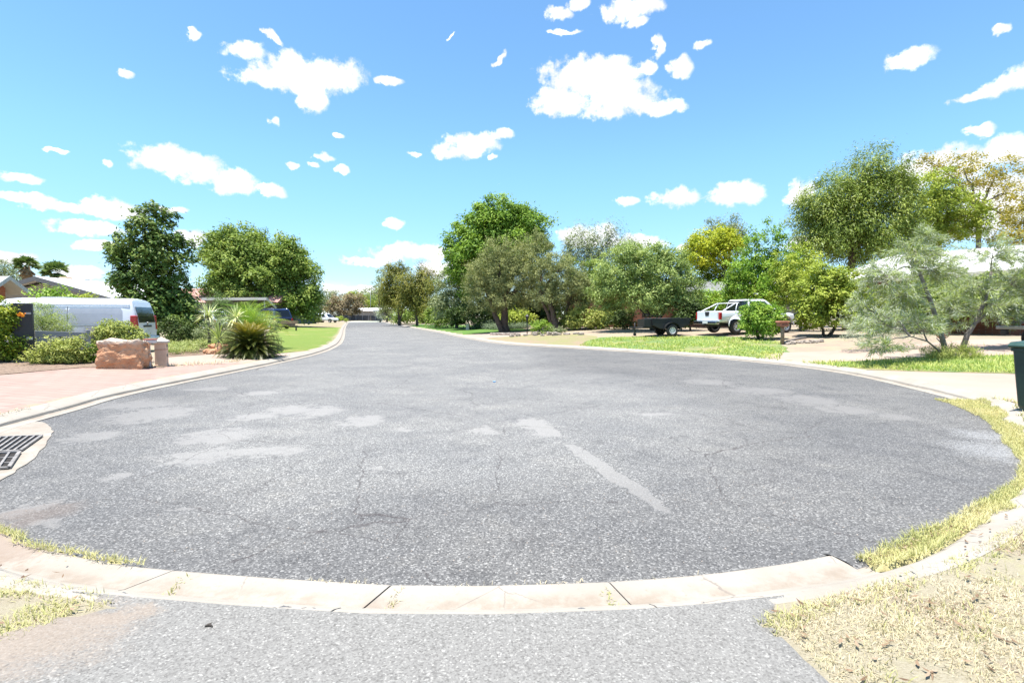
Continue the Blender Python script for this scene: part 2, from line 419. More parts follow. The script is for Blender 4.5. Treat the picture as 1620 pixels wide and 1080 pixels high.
# reddish dust on the near left, whitish grit at the right edge
c1 = gp(60, 815); c2 = gp(1585, 715); c3 = gp(1560, 690)
du = nt.smooth(nt.math('MULTIPLY_ADD', nz, 1.6, nt.math('ADD', nt.blobs(wv, [(c1.x, c1.y, 0.35, 0.45)]), -0.9)), 0.1, 0.9)
base = nt.mix(nt.math('MULTIPLY', du, 0.45), base, (0.22, 0.17, 0.135))
gr = nt.smooth(nt.math('MULTIPLY_ADD', sxyz.outputs[1], 1.6, nt.math('ADD', nt.blobs(wv, [(c2.x, c2.y, 0.55, 0.7), (c3.x, c3.y, 0.35, 0.5)]), -1.0)), 0.1, 0.9)
base = nt.mix(nt.math('MULTIPLY', gr, 0.75), base, (0.36, 0.36, 0.35))
# sun sheen put into the colour: lighter turning circle and lane, darker margins
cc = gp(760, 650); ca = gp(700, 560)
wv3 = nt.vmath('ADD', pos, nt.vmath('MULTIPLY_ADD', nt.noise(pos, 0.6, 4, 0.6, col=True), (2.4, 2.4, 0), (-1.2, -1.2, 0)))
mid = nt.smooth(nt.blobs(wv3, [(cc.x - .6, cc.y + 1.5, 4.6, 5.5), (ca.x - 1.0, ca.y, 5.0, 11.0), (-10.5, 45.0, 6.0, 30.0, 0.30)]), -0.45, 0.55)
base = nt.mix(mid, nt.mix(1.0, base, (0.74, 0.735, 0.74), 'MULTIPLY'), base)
# cracks
cw = nt.vmath('ADD', pos, nt.vmath('MULTIPLY_ADD', nt.noise(pos, 2.2, 5, 0.6, col=True), (0.40, 0.40, 0), (-0.20, -0.20, 0)))
ce = nt.voro(cw, 0.42, feature='DISTANCE_TO_EDGE')
cm = nt.math('MULTIPLY', nt.smooth(ce, 0.0010, 0.0032, 1.0, 0.0), nt.smooth(nt.noise(pos, 0.7, 3), 0.38, 0.50))
ce2 = nt.voro(cw, 1.9, feature='DISTANCE_TO_EDGE')
cm2 = nt.math('MULTIPLY', nt.smooth(ce2, 0.003, 0.009, 1.0, 0.0), nt.smooth(nt.noise(pos, 0.45, 3), 0.60, 0.68))
ce3 = nt.voro(nt.vmath('ADD', cw, (3.3, 7.7, 0)), 0.9, feature='DISTANCE_TO_EDGE')
cm = nt.math('MAXIMUM', cm, nt.math('MULTIPLY', nt.math('MULTIPLY', nt.smooth(ce3, 0.0014, 0.0042, 1.0, 0.0), nt.smooth(nt.noise(pos, 0.5, 3), 0.50, 0.60)), 0.7))
base = nt.mix(nt.math('MULTIPLY', cm, 0.50), base, (0.04, 0.029, 0.028))
nt.put(bs.inputs['Base Color'], base); bs.inputs['Roughness'].default_value = 0.82; bs.inputs['Specular IOR Level'].default_value = 0.35
nt.put(bs.inputs['Normal'], nt.bump(nt.math('SUBTRACT', nt.math('MULTIPLY', st2, 0.7), nt.math('MULTIPLY_ADD', sdist, 0.9, nt.math('MULTIPLY', cm, 1.5))), 0.55, 0.006))
ASPH = m

m, nt, bs = material('driveway_asphalt'); pos = coords(nt)
vc = nt.new('ShaderNodeSeparateColor'); nt.put(vc.inputs[0], nt.voro(pos, 130.0, out='Color'))
st2 = nt.noise(pos, 70.0, 4, 0.75)
spk = nt.math('MULTIPLY_ADD', vc.outputs[0], 0.6, nt.math('MULTIPLY', st2, 0.55))
base = nt.ramp(spk, [(0.2, (0.080, 0.078, 0.076)), (0.45, (0.132, 0.130, 0.127)), (0.8, (0.162, 0.160, 0.156)), (0.98, (0.30, 0.295, 0.285))])
cL = gp(20, 1010, 0.12); cL2 = gp(150, 975, 0.12)
wv = nt.vmath('ADD', pos, nt.vmath('MULTIPLY_ADD', nt.noise(pos, 5.0, 5, 0.6, col=True), (0.4, 0.4, 0), (-0.2, -0.2, 0)))
rd = nt.smooth(nt.math('MULTIPLY_ADD', st2, 1.6, nt.math('ADD', nt.blobs(wv, [(cL.x - .1, cL.y, 0.75, 0.45), (cL2.x, cL2.y, 0.35, 0.14)]), -0.9)), 0.0, 0.9)
base = nt.mix(nt.math('MULTIPLY', rd, 0.62), base, (0.20, 0.16, 0.128))
base = nt.mix(1.0, base, (1.38, 1.345, 1.27), 'MULTIPLY')
nt.put(bs.inputs['Base Color'], base); bs.inputs['Roughness'].default_value = 0.92; bs.inputs['Specular IOR Level'].default_value = 0.15
nt.put(bs.inputs['Normal'], nt.bump(st2, 0.6, 0.008)); DRVA = m

m, nt, bs = material('concrete'); pos = coords(nt)
n1 = nt.noise(pos, 1.4, 6, 0.62); n2 = nt.noise(pos, 26.0, 4, 0.7)
base = nt.ramp(n1, [(0.3, (0.270, 0.236, 0.192)), (0.6, (0.325, 0.292, 0.244)), (0.8, (0.290, 0.256, 0.210))])
base = nt.mix(nt.smooth(n2, 0.55, 0.8, 0, 0.55), base, (0.20, 0.165, 0.13))
cL = gp(20, 870); ro = nt.smooth(nt.math('MULTIPLY_ADD', n2, 1.4, nt.math('ADD', nt.blobs(pos, [(cL.x - .35, cL.y + 0.05, 1.0, 0.42)]), -0.75)), 0.0, 0.8)
base = nt.mix(nt.math('MULTIPLY', ro, 0.8), base, (0.225, 0.170, 0.130))
zc = nt.new('ShaderNodeSeparateXYZ'); nt.put(zc.inputs[0], pos); n3 = nt.noise(pos, 5.0, 6, 0.7)
gd = nt.math('MULTIPLY', nt.smooth(zc.outputs[2], 0.007, 0.014, 1.0, 0.0), nt.smooth(n3, 0.36, 0.62))      # washed-in dirt along the gutter invert
base = nt.mix(nt.math('MULTIPLY', gd, 0.55), base, (0.20, 0.145, 0.10))
base = nt.mix(nt.smooth(n3, 0.60, 0.72, 0, 0.45), base, (0.185, 0.165, 0.14))
base = nt.mix(nt.math('MULTIPLY', nt.smooth(nt.voro(nt.vmath('ADD', pos, nt.vmath('MULTIPLY_ADD', n3, (0.1, 0.1, 0), (-0.05, -0.05, 0))), 1.1, feature='DISTANCE_TO_EDGE'), 0.002, 0.006, 1.0, 0.0), nt.smooth(n1, 0.45, 0.6, 0, 0.6)), base, (0.14, 0.118, 0.10))
nt.put(bs.inputs['Base Color'], base); bs.inputs['Roughness'].default_value = 0.85
nt.put(bs.inputs['Normal'], nt.bump(n2, 0.35, 0.006)); CONC = m

m, nt, bs = material('dry_verge'); pos = coords(nt)
n1 = nt.noise(pos, 0.8, 6, 0.65); n2 = nt.noise(pos, 14.0, 5, 0.7)
base = nt.mix(nt.smooth(n1, 0.38, 0.62), (0.285, 0.215, 0.160), (0.31, 0.265, 0.175))
base = nt.mix(nt.smooth(n2, 0.45, 0.75, 0, 0.5), base, (0.20, 0.14, 0.10))
base = nt.mix(nt.smooth(nt.noise(pos, 3.0, 5, 0.7), 0.55, 0.72, 0, 0.5), base, (0.26, 0.25, 0.11))
nt.put(bs.inputs['Base Color'], base); bs.inputs['Roughness'].default_value = 0.95
nt.put(bs.inputs['Normal'], nt.bump(n2, 0.7, 0.03)); VERGE = m

def lawnmat(name, g1, g2, dry, dl, dh):
    m, nt, bs = material(name); pos = coords(nt)
    n1 = nt.noise(pos, 0.35, 5, 0.6); n2 = nt.noise(pos, 22.0, 5, 0.75); n3 = nt.noise(pos, 4.0, 4, 0.6)
    base = nt.mix(nt.smooth(n2, 0.3, 0.7), g1, g2)
    base = nt.mix(nt.smooth(nt.math('MULTIPLY_ADD', n3, 0.4, n1), dl, dh), base, dry)
    nt.put(bs.inputs['Base Color'], base); bs.inputs['Roughness'].default_value = 0.9; bs.inputs['Specular IOR Level'].default_value = 0.2
    nt.put(bs.inputs['Normal'], nt.bump(n2, 1.0, 0.05)); return m
LAWN_L = lawnmat('lawn_left', (0.115, 0.175, 0.030), (0.20, 0.26, 0.055), (0.27, 0.25, 0.085), 0.72, 0.90)
LAWN_R = lawnmat('lawn_right', (0.105, 0.18, 0.048), (0.18, 0.255, 0.085), (0.28, 0.26, 0.115), 0.70, 0.84)
LAWN_F = lawnmat('lawn_far', (0.07, 0.15, 0.03), (0.13, 0.22, 0.045), (0.24, 0.25, 0.09), 0.78, 0.95)
DRYG = lawnmat('dry_grass_ground', (0.215, 0.22, 0.09), (0.29, 0.27, 0.13), (0.30, 0.225, 0.155), 0.60, 0.80)

m, nt, bs = material('brick_pavers'); pos = coords(nt)
mp = nt.new('ShaderNodeMapping'); nt.put(mp.inputs[0], pos); mp.inputs['Rotation'].default_value = (0, 0, 0.22)
bt = nt.new('ShaderNodeTexBrick'); nt.put(bt.inputs['Vector'], mp.outputs[0]); bt.offset = 0.5
bt.inputs['Scale'].default_value = 1.0; bt.inputs['Brick Width'].default_value = 0.46; bt.inputs['Row Height'].default_value = 0.23
bt.inputs['Mortar Size'].default_value = 0.009; bt.inputs['Bias'].default_value = -0.1
bt.inputs['Color1'].default_value = (0.30, 0.190, 0.150, 1); bt.inputs['Color2'].default_value = (0.34, 0.230, 0.187, 1); bt.inputs['Mortar'].default_value = (0.155, 0.105, 0.085, 1)
n1 = nt.noise(pos, 0.7, 5, 0.6); n2 = nt.noise(pos, 9.0, 5, 0.7)
base = nt.mix(nt.smooth(n1, 0.35, 0.7, 0, 0.5), bt.outputs['Color'], (0.32, 0.225, 0.18))
base = nt.mix(nt.smooth(n2, 0.6, 0.85, 0, 0.5), base, (0.20, 0.13, 0.105))
nt.put(bs.inputs['Base Color'], base); bs.inputs['Roughness'].default_value = 0.85
nt.put(bs.inputs['Normal'], nt.bump(bt.outputs['Fac'], -0.4, 0.008)); PAVER = m

m, nt, bs = material('pink_concrete'); pos = coords(nt)
n1 = nt.noise(pos, 0.6, 5, 0.6); n2 = nt.noise(pos, 12.0, 5, 0.7)
base = nt.ramp(n1, [(0.3, (0.31, 0.228, 0.176)), (0.7, (0.35, 0.275, 0.220))])
base = nt.mix(nt.smooth(n2, 0.58, 0.8, 0, 0.45), base, (0.28, 0.20, 0.15))
nt.put(bs.inputs['Base Color'], base); bs.inputs['Roughness'].default_value = 0.88; nt.put(bs.inputs['Normal'], nt.bump(n2, 0.3, 0.006)); PINKC = m

m, nt, bs = material('mulch'); pos = coords(nt)
n1 = nt.noise(pos, 3.0, 5, 0.7); n2 = nt.voro(pos, 22.0)
base = nt.ramp(nt.math('MULTIPLY_ADD', n2, 0.6, nt.math('MULTIPLY', n1, 0.6)), [(0.2, (0.06, 0.04, 0.03)), (0.5, (0.17, 0.115, 0.08)), (0.8, (0.28, 0.20, 0.14))])
nt.put(bs.inputs['Base Color'], base); bs.inputs['Roughness'].default_value = 0.95; nt.put(bs.inputs['Normal'], nt.bump(n2, 0.9, 0.03)); MULCH = m

# ---- road surface
lp = [tuple(a) for a in GA]
gx = []
for yy in list(np.arange(3, 30, 1.0)) + list(np.arange(30, 140, 5.0)):
    for xx in (np.arange(-16, 12, 1.0) if yy < 30 else np.arange(-60, 12, 3.0)): gx.append((xx, yy))
gx = np.array(gx) + 0.017; gx = gx[gdist(gx) < -0.4]
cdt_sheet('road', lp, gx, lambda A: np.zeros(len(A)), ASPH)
# ---- terrain outside the kerb, out to the horizon
K = offset_path(0, NG - 1, KW - 0.06)
outer = [(-1500, -60), (1500, -60), (1500, 3000), (-1500, 3000)]
far = [tuple(K[-1]), (K[-1][0] - 2.0, K[-1][1] + 8.0), (K[0][0] - 1.0, K[0][1] + 6.0)]
hole = [tuple(k) for k in K] + far[1:]
pts = []
for st, x0, x1, y0, y1 in ((0.5, -22, 22, -4, 30), (1.6, -50, 45, -12, 75), (6, -150, 150, -50, 200), (40, -800, 800, -50, 1000), (150, -1480, 1480, -50, 2980)):
    xx, yy = np.meshgrid(np.arange(x0, x1, st), np.arange(y0, y1, st)); g = np.stack([xx.ravel(), yy.ravel()], 1) + 0.021
    if pts:
        for (a0, a1, b0, b1) in boxes: g = g[~((g[:, 0] > a0) & (g[:, 0] < a1) & (g[:, 1] > b0) & (g[:, 1] < b1))]
    else: boxes = []
    boxes.append((x0, x1, y0, y1)); pts.append(g)
pts = np.concatenate(pts); dd = gdist(pts); pts = pts[dd > 0.75]; pts = pts[~inside(pts, np.array(hole))]
n0 = len(hole)
allp = [Vector(h) for h in hole] + [Vector(o) for o in outer] + [Vector((p[0], p[1])) for p in pts]
ed = [(i, (i + 1) % n0) for i in range(n0)] + [(n0 + i, n0 + (i + 1) % 4) for i in range(4)]
vo, eo, fo, *_ = delaunay_2d_cdt(allp, ed, [], 0, 1e-5)
A = np.array([(v.x, v.y) for v in vo]); z = gzs(A)
cen = np.array([A[list(f)].mean(0) for f in fo]); ins = inside(cen, np.array(hole))
zz = np.where(z < 0.0, 0.06, z)
me = bpy.data.meshes.new('ground'); me.from_pydata([(a[0], a[1], q) for a, q in zip(A, zz)], [], [tuple(f) for f, i in zip(fo, ins) if not i])
for p in me.polygons: p.use_smooth = True
bm = bmesh.new(); bm.from_mesh(me); bmesh.ops.delete(bm, geom=[v for v in bm.verts if not v.link_faces], context='VERTS')
for f in bm.faces:
    if f.normal.z < 0: f.normal_flip()
bm.to_mesh(me); bm.free(); me.materials.append(VERGE)
ground = link(bpy.data.objects.new('ground', me)); ground['kind'] = 'structure'

# ---- kerb in cast lengths with open joints
PROF_UP = [(0.0, -0.1), (0.0, 0.010), (0.02, 0.014), (0.205, 0.004), (0.222, 0.010), (0.234, 0.046), (0.246, 0.056), (0.29, 0.072), (0.46, 0.118), (0.50, 0.120), (0.51, -0.1)]
PROF_LOW = [(0.0, -0.1), (0.0, 0.010), (0.02, 0.016), (0.22, 0.006), (0.27, 0.016), (0.33, 0.058), (0.38, 0.094), (0.42, 0.108), (0.475, 0.114), (0.50, 0.106), (0.51, -0.1)]
SL = np.concatenate([[0], np.cumsum(np.linalg.norm(GA[1:] - GA[:-1], axis=1))])
def at_s(s):
    p = np.array((np.interp(s, SL, GA[:, 0]), np.interp(s, SL, GA[:, 1])))
    a = np.array((np.interp(s - 0.3, SL, GA[:, 0]), np.interp(s - 0.3, SL, GA[:, 1]))); b = np.array((np.interp(s + 0.3, SL, GA[:, 0]), np.interp(s + 0.3, SL, GA[:, 1])))
    t = (b - a) / np.linalg.norm(b - a); return p, np.array((t[1], -t[0])) * SIDE
_SF = np.arange(0, SL[-1], 0.02); _SX = np.interp(_SF, SL, GA[:, 0]); _SY = np.interp(_SF, SL, GA[:, 1])
def s_of(p): return float(_SF[int(np.argmin((_SX - p[0]) ** 2 + (_SY - p[1]) ** 2))])
sA = s_of(gp(120, 905)); sB = s_of(gp(1345, 897))
def kerb_piece(s0, s1, mb, skew0=0.0, skew1=0.0):
    n = max(2, int((s1 - s0) / (0.22 if s1 > sA - 8 and s0 < sB + 8 else 0.4))); m = len(PROF_UP); vs = []
    for i in range(n + 1):
        f = i / n; s = s0 + (s1 - s0) * f; q = max(0.0, min(1.0, min((s - sA + 1.5) / 1.5, (sB + 1.5 - s) / 1.5)))
        for (d1, z1), (d2, z2) in zip(PROF_UP, PROF_LOW):
            d = d1 * (1 - q) + d2 * q; zz = z1 * (1 - q) + z2 * q
            sh = 0.0
            if i == 0: sh = skew0 * d
            if i == n: sh = skew1 * d
            p, nr = at_s(s + sh); wv = mnoise.noise(Vector((p[0] * 1.3, p[1] * 1.3, d * 4)))
            w2 = mnoise.noise(Vector((p[0] * 9, p[1] * 9, d * 9)))
            p = p + nr * (d + 0.007 * wv + 0.003 * w2); vs.append((p[0], p[1], zz + ((0.005 * wv + 0.002 * w2) if zz > -0.05 else 0)))
    fs = []
    for i in range(n):
        for k in range(m - 1): fs.append((i * m + k, i * m + k + 1, (i + 1) * m + k + 1, (i + 1) * m + k))
    fs.append(tuple(range(m))); fs.append(tuple(range(n * m, (n + 1) * m)))
    mb.add(vs, fs)
kb = MB()
js = [s_of(gp(275, 905)), s_of(gp(622, 928)), s_of(gp(962, 922))]
gaps = [(0.007, -0.5), (0.011, -0.35), (0.008, 0.25)]
cuts = [0.0]
s = 2.4
stops = []
while s < js[0] - 1.6: stops.append((s, 0.006, 0.0)); s += 2.4 if s > 20 else 4.8
for j, g in zip(js, gaps): stops.append((j, g[0], g[1]))
s = js[2] + 2.3
while s < SL[-1] - 2: stops.append((s, 0.006, 0.0)); s += 2.4
prev, pg, psk = 0.0, 0.0, 0.0
for (s, g, sk) in stops + [(float(SL[-1]), 0.0, 0.0)]:
    kerb_piece(prev + pg / 2, s - g / 2, kb, psk, sk); prev, pg, psk = s, g, sk
kerb = kb.build('kerb', CONC); kerb['kind'] = 'structure'

ra, rb = s_of(gp(1345, 897)), s_of(gp(1545, 645))
ov = [at_s(s_) for s_ in np.arange(ra, rb, 0.15)]
ring_o = [tuple(p + n_ * (0.215 + 0.02 * math.sin(i * 1.7))) for i, (p, n_) in enumerate(ov)] + [tuple(p - n_ * 0.10) for p, n_ in ov[::-1]]
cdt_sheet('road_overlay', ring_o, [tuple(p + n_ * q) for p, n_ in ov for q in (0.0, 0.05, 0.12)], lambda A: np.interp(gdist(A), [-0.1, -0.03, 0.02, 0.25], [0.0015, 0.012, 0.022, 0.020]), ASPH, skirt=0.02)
# ---- sheets laid on the verge
def kseg(pa, pb, d=KW - 0.08):
    i0, i1 = kidx(pa), kidx(pb)
    a = offset_path(min(i0, i1), max(i0, i1), d)
    return a if i0 <= i1 else a[::-1]
def tp(*uv): return [tuple(gpt(u, v).xy) for u, v in uv]
# left: brick paved apron, pale driveway, lawn, dry strip
region('paved_driveway', kseg(gp(455, 572), gp(70, 664)) + [(-8.2, 6.3), (-12, 6.4), (-17, 8.5), (-17.5, 12.0)] + tp((0, 594), (60, 588), (130, 582), (237, 583), (300, 577), (400, 577), (470, 570)), 0.008, PAVER, 0.4)
region('concrete_driveway', kseg(gp(520, 554), gp(462, 570.5)) + tp((466, 572), (400, 577.5), (300, 577.5), (262, 577), (262, 566), (330, 561), (440, 560), (500, 558)), 0.013, PINKC, 0.4)
region('left_lawn', kseg(gp(547, 519), gp(512, 557)) + tp((500, 558), (436, 559.5), (425, 548), (420, 530), (430, 517)), 0.010, LAWN_L, 0.5)
region('dry_nature_strip', kseg(gp(551, 511.5), gp(547.2, 519.2)) + tp((490, 517.3), (430, 517.3), (400, 514), (470, 510.5), (520, 510)), 0.006, DRYG, 1.0)
region('garden_bed', tp((262, 565), (330, 560.5), (432, 559.5), (422, 540), (400, 525), (330, 522), (270, 526)), 0.012, MULCH, 0.4)
region('garden_bed', tp((0, 593), (60, 587.5), (130, 581.5), (238, 582.5), (238, 565), (200, 552), (100, 545), (-60, 552), (-80, 590)), 0.012, MULCH, 0.4)
# right: verges, drives and lawns
region('right_far_lawn', kseg(gp(640, 517), gp(722, 532)) + tp((780, 526), (850, 523), (800, 517), (720, 514), (660, 513)), 0.010, LAWN_F, 0.8)
region('brick_drive', kseg(gp(722, 532), gp(758, 538.5)) + tp((830, 530), (885, 525), (935, 519), (915, 517), (862, 522), (780, 526.5)), 0.014, PINKC, 0.5)
region('right_verge', kseg(gp(758, 538.5), gp(915, 552.5)) + tp((940, 541), (945, 532), (900, 528), (850, 529), (800, 533)), 0.008, DRYG, 0.5, 0.2)
region('right_lawn', kseg(gp(912, 552.2), gp(1240, 578)) + tp((1245, 553), (1235, 540), (1180, 533.5), (1100, 531.5), (1020, 532), (950, 533.5), (925, 541)), 0.010, LAWN_R, 0.5, 0.15)
region('right_driveway', kseg(gp(1180, 572), gp(1262, 581)) + tp((1330, 573), (1450, 566), (1640, 560), (1700, 556), (1690, 538), (1560, 537), (1450, 545), (1400, 551), (1300, 556), (1230, 558)), 0.014, PINKC, 0.35)
region('grass_island', kseg(gp(1262, 581), gp(1325, 590)) + tp((1440, 588), (1560, 591), (1700, 594), (1760, 575), (1660, 560), (1450, 566), (1330, 573)), 0.018, LAWN_R, 0.3, 0.05)
region('paved_crossover', kseg(gp(1325, 590), gp(1528, 639)) + tp((1600, 636), (1700, 650), (1800, 640), (1790, 600), (1560, 590.5), (1440, 587.5)), 0.012, PINKC, 0.3)
# near foreground: sealed drive the camera stands on
drv = kseg(gp(225, 900), gp(1185, 903), KW - 0.045) + tp((1215, 992), (1235, 1005), (1275, 1040), (1320, 1085)) + [(1.25, 1.2), (1.4, -2.0), (-2.6, -2.0), (-2.3, 1.2)] + tp((-80, 1085), (-20, 1010), (80, 982), (170, 965))
region("sealed_driveway", drv, 0.0185, DRVA, 0.08, 0.035, minz=0.098, skirt=0.02)
# ================================================================ VEGETATION
def unit(a): return a / np.maximum(np.linalg.norm(a, axis=1, keepdims=True), 1e-9)
def leaf_quads(C, A, L, W, rng, roll=None, fold=0.0):
    """rhombic leaves centred on C with long axis A; L, W arrays or floats"""
    n = len(C); A = unit(A)
    r = rng.normal(size=(n, 3)) if roll is None else roll
    B = unit(np.cross(A, r)); L = np.broadcast_to(L, (n,))[:, None]; W = np.broadcast_to(W, (n,))[:, None]
    N = np.cross(A, B)
    V = np.empty((n, 4, 3)); V[:, 0] = C - A * L / 2; V[:, 1] = C + B * W / 2 - A * L * 0.08 + N * W * fold
    V[:, 2] = C + A * L / 2; V[:, 3] = C - B * W / 2 - A * L * 0.08 + N * W * fold
    return V.reshape(-1, 3)
def sphere_dirs(n, rng):
    d = rng.normal(size=(n, 3)); return unit(d)
def crown_clusters(lobes, dens, rng, rough=0.25, fill=0.35, low=-0.75):
    """cluster centres spread through a set of ellipsoid lobes; returns centres, outward dirs"""
    C, O = [], []
    for (c, r) in lobes:
        c = np.array(c); r = np.array(r); n = max(8, int(1.55 * dens * (r[0] * r[1] + r[1] * r[2] + r[0] * r[2]) * 4.2))
        d = sphere_dirs(n * 2, rng); d = d[d[:, 2] > low][:n]
        f = np.where(rng.random(len(d)) < fill, 0.25 + 0.6 * rng.random(len(d)), 0.82 + 0.2 * rng.random(len(d)))
        nz = np.array([mnoise.noise(Vector(tuple(x * 2.1 + c * 0.37))) for x in d])
        f = f * (1 + rough * 1.6 * nz); C.append(c + d * r * f[:, None]); O.append(d)
    return np.concatenate(C), np.concatenate(O)
def foliage(name, mat, clusters, outs, nl, cs, L, W, rng, droop=0.0, up=0.0, flat=0.75, parent=None, align=0.3, jit=0.35, hue=0.6, spray=0.0, dome=0.8):
    """leaves gathered in domed clumps: most sit on the shell of a small ellipsoid, facing out and up, the rest stray"""
    n = len(clusters); N = int(n * nl * LEAF_MULT); k = rng.integers(0, n, N)
    s = cs * 1.35 * (0.6 + 0.8 * rng.random(n))
    d = sphere_dirs(N, rng); d = unit(d + outs[k] * 0.45 + np.array((0, 0, 0.25)))
    sh = rng.random(N) < dome; rad = np.where(sh, 0.75 + 0.35 * rng.random(N), np.abs(rng.normal(size=N)) * 0.75)
    lump = 1 + 0.35 * np.sin(d @ np.array((5.1, 3.7, 4.3)) + k * 1.7)
    off = d * (s[k] * rad * lump)[:, None] * np.array((1, 1, flat))
    if spray: off += outs[k] * (rng.random(N) ** 2 * spray * cs * 2.2)[:, None]
    C = clusters[k] + off
    A = rng.normal(size=(N, 3)) + outs[k] * align * 3 + d * 0.5 + np.array((0, 0, up - droop)) * 2.0
    ln = L * LEAF_SIZE * (1 - jit + 2 * jit * rng.random(N)); wd = W * LEAF_SIZE * (1 - jit + 2 * jit * rng.random(N))
    var = np.clip(hue * rng.random(n)[k] + (1 - hue) * rng.random(N), 0, 1)
    want = np.array((0, 0, 0.75)) + outs[k] * 0.35 + d * 0.8 + rng.normal(size=(N, 3)) * 0.45
    wu = unit(want); A = unit(A); A = A - wu * ((A * wu).sum(1) * 0.75)[:, None]
    return quads_obj(name, leaf_quads(C, A, ln, wd, rng, want), 4, mat, parent, var)
LEAF_MULT, LEAF_SIZE = 1.7, 0.76
def curve_pts(a, b, sag, n, rng, wig=0.0):
    a, b = np.array(a, float), np.array(b, float); out = []
    L = np.linalg.norm(b - a)
    for i in range(n + 1):
        t = i / n; p = a + (b - a) * t; p[2] += sag * L * 4 * t * (1 - t)
        if 0 < i < n: p = p + rng.normal(size=3) * wig * L
        out.append(p)
    return out
def trunk_obj(base, stems, branches, mat, parent, rng, name='trunk', lean=0.04):
    """stems: list of (start, end, r0, r1); branches: list of (start, end, r)"""
    mb = MB()
    for (a, b, r0, r1) in stems:
        n = 7; ps = curve_pts(a, b, 0.0, n, rng, lean * 0.35)
        rr = [r0 + (r1 - r0) * (i / n) for i in range(n + 1)]; rr[0] *= 1.35
        mb.tube(ps, rr, 9)
    for (a, b, r) in branches:
        n = 4; ps = curve_pts(a, b, 0.06, n, rng, 0.03); mb.tube(ps, [r * (1 - 0.8 * i / n) for i in range(n + 1)], 5, caps=False)
    return mb.build(name, mat, parent)

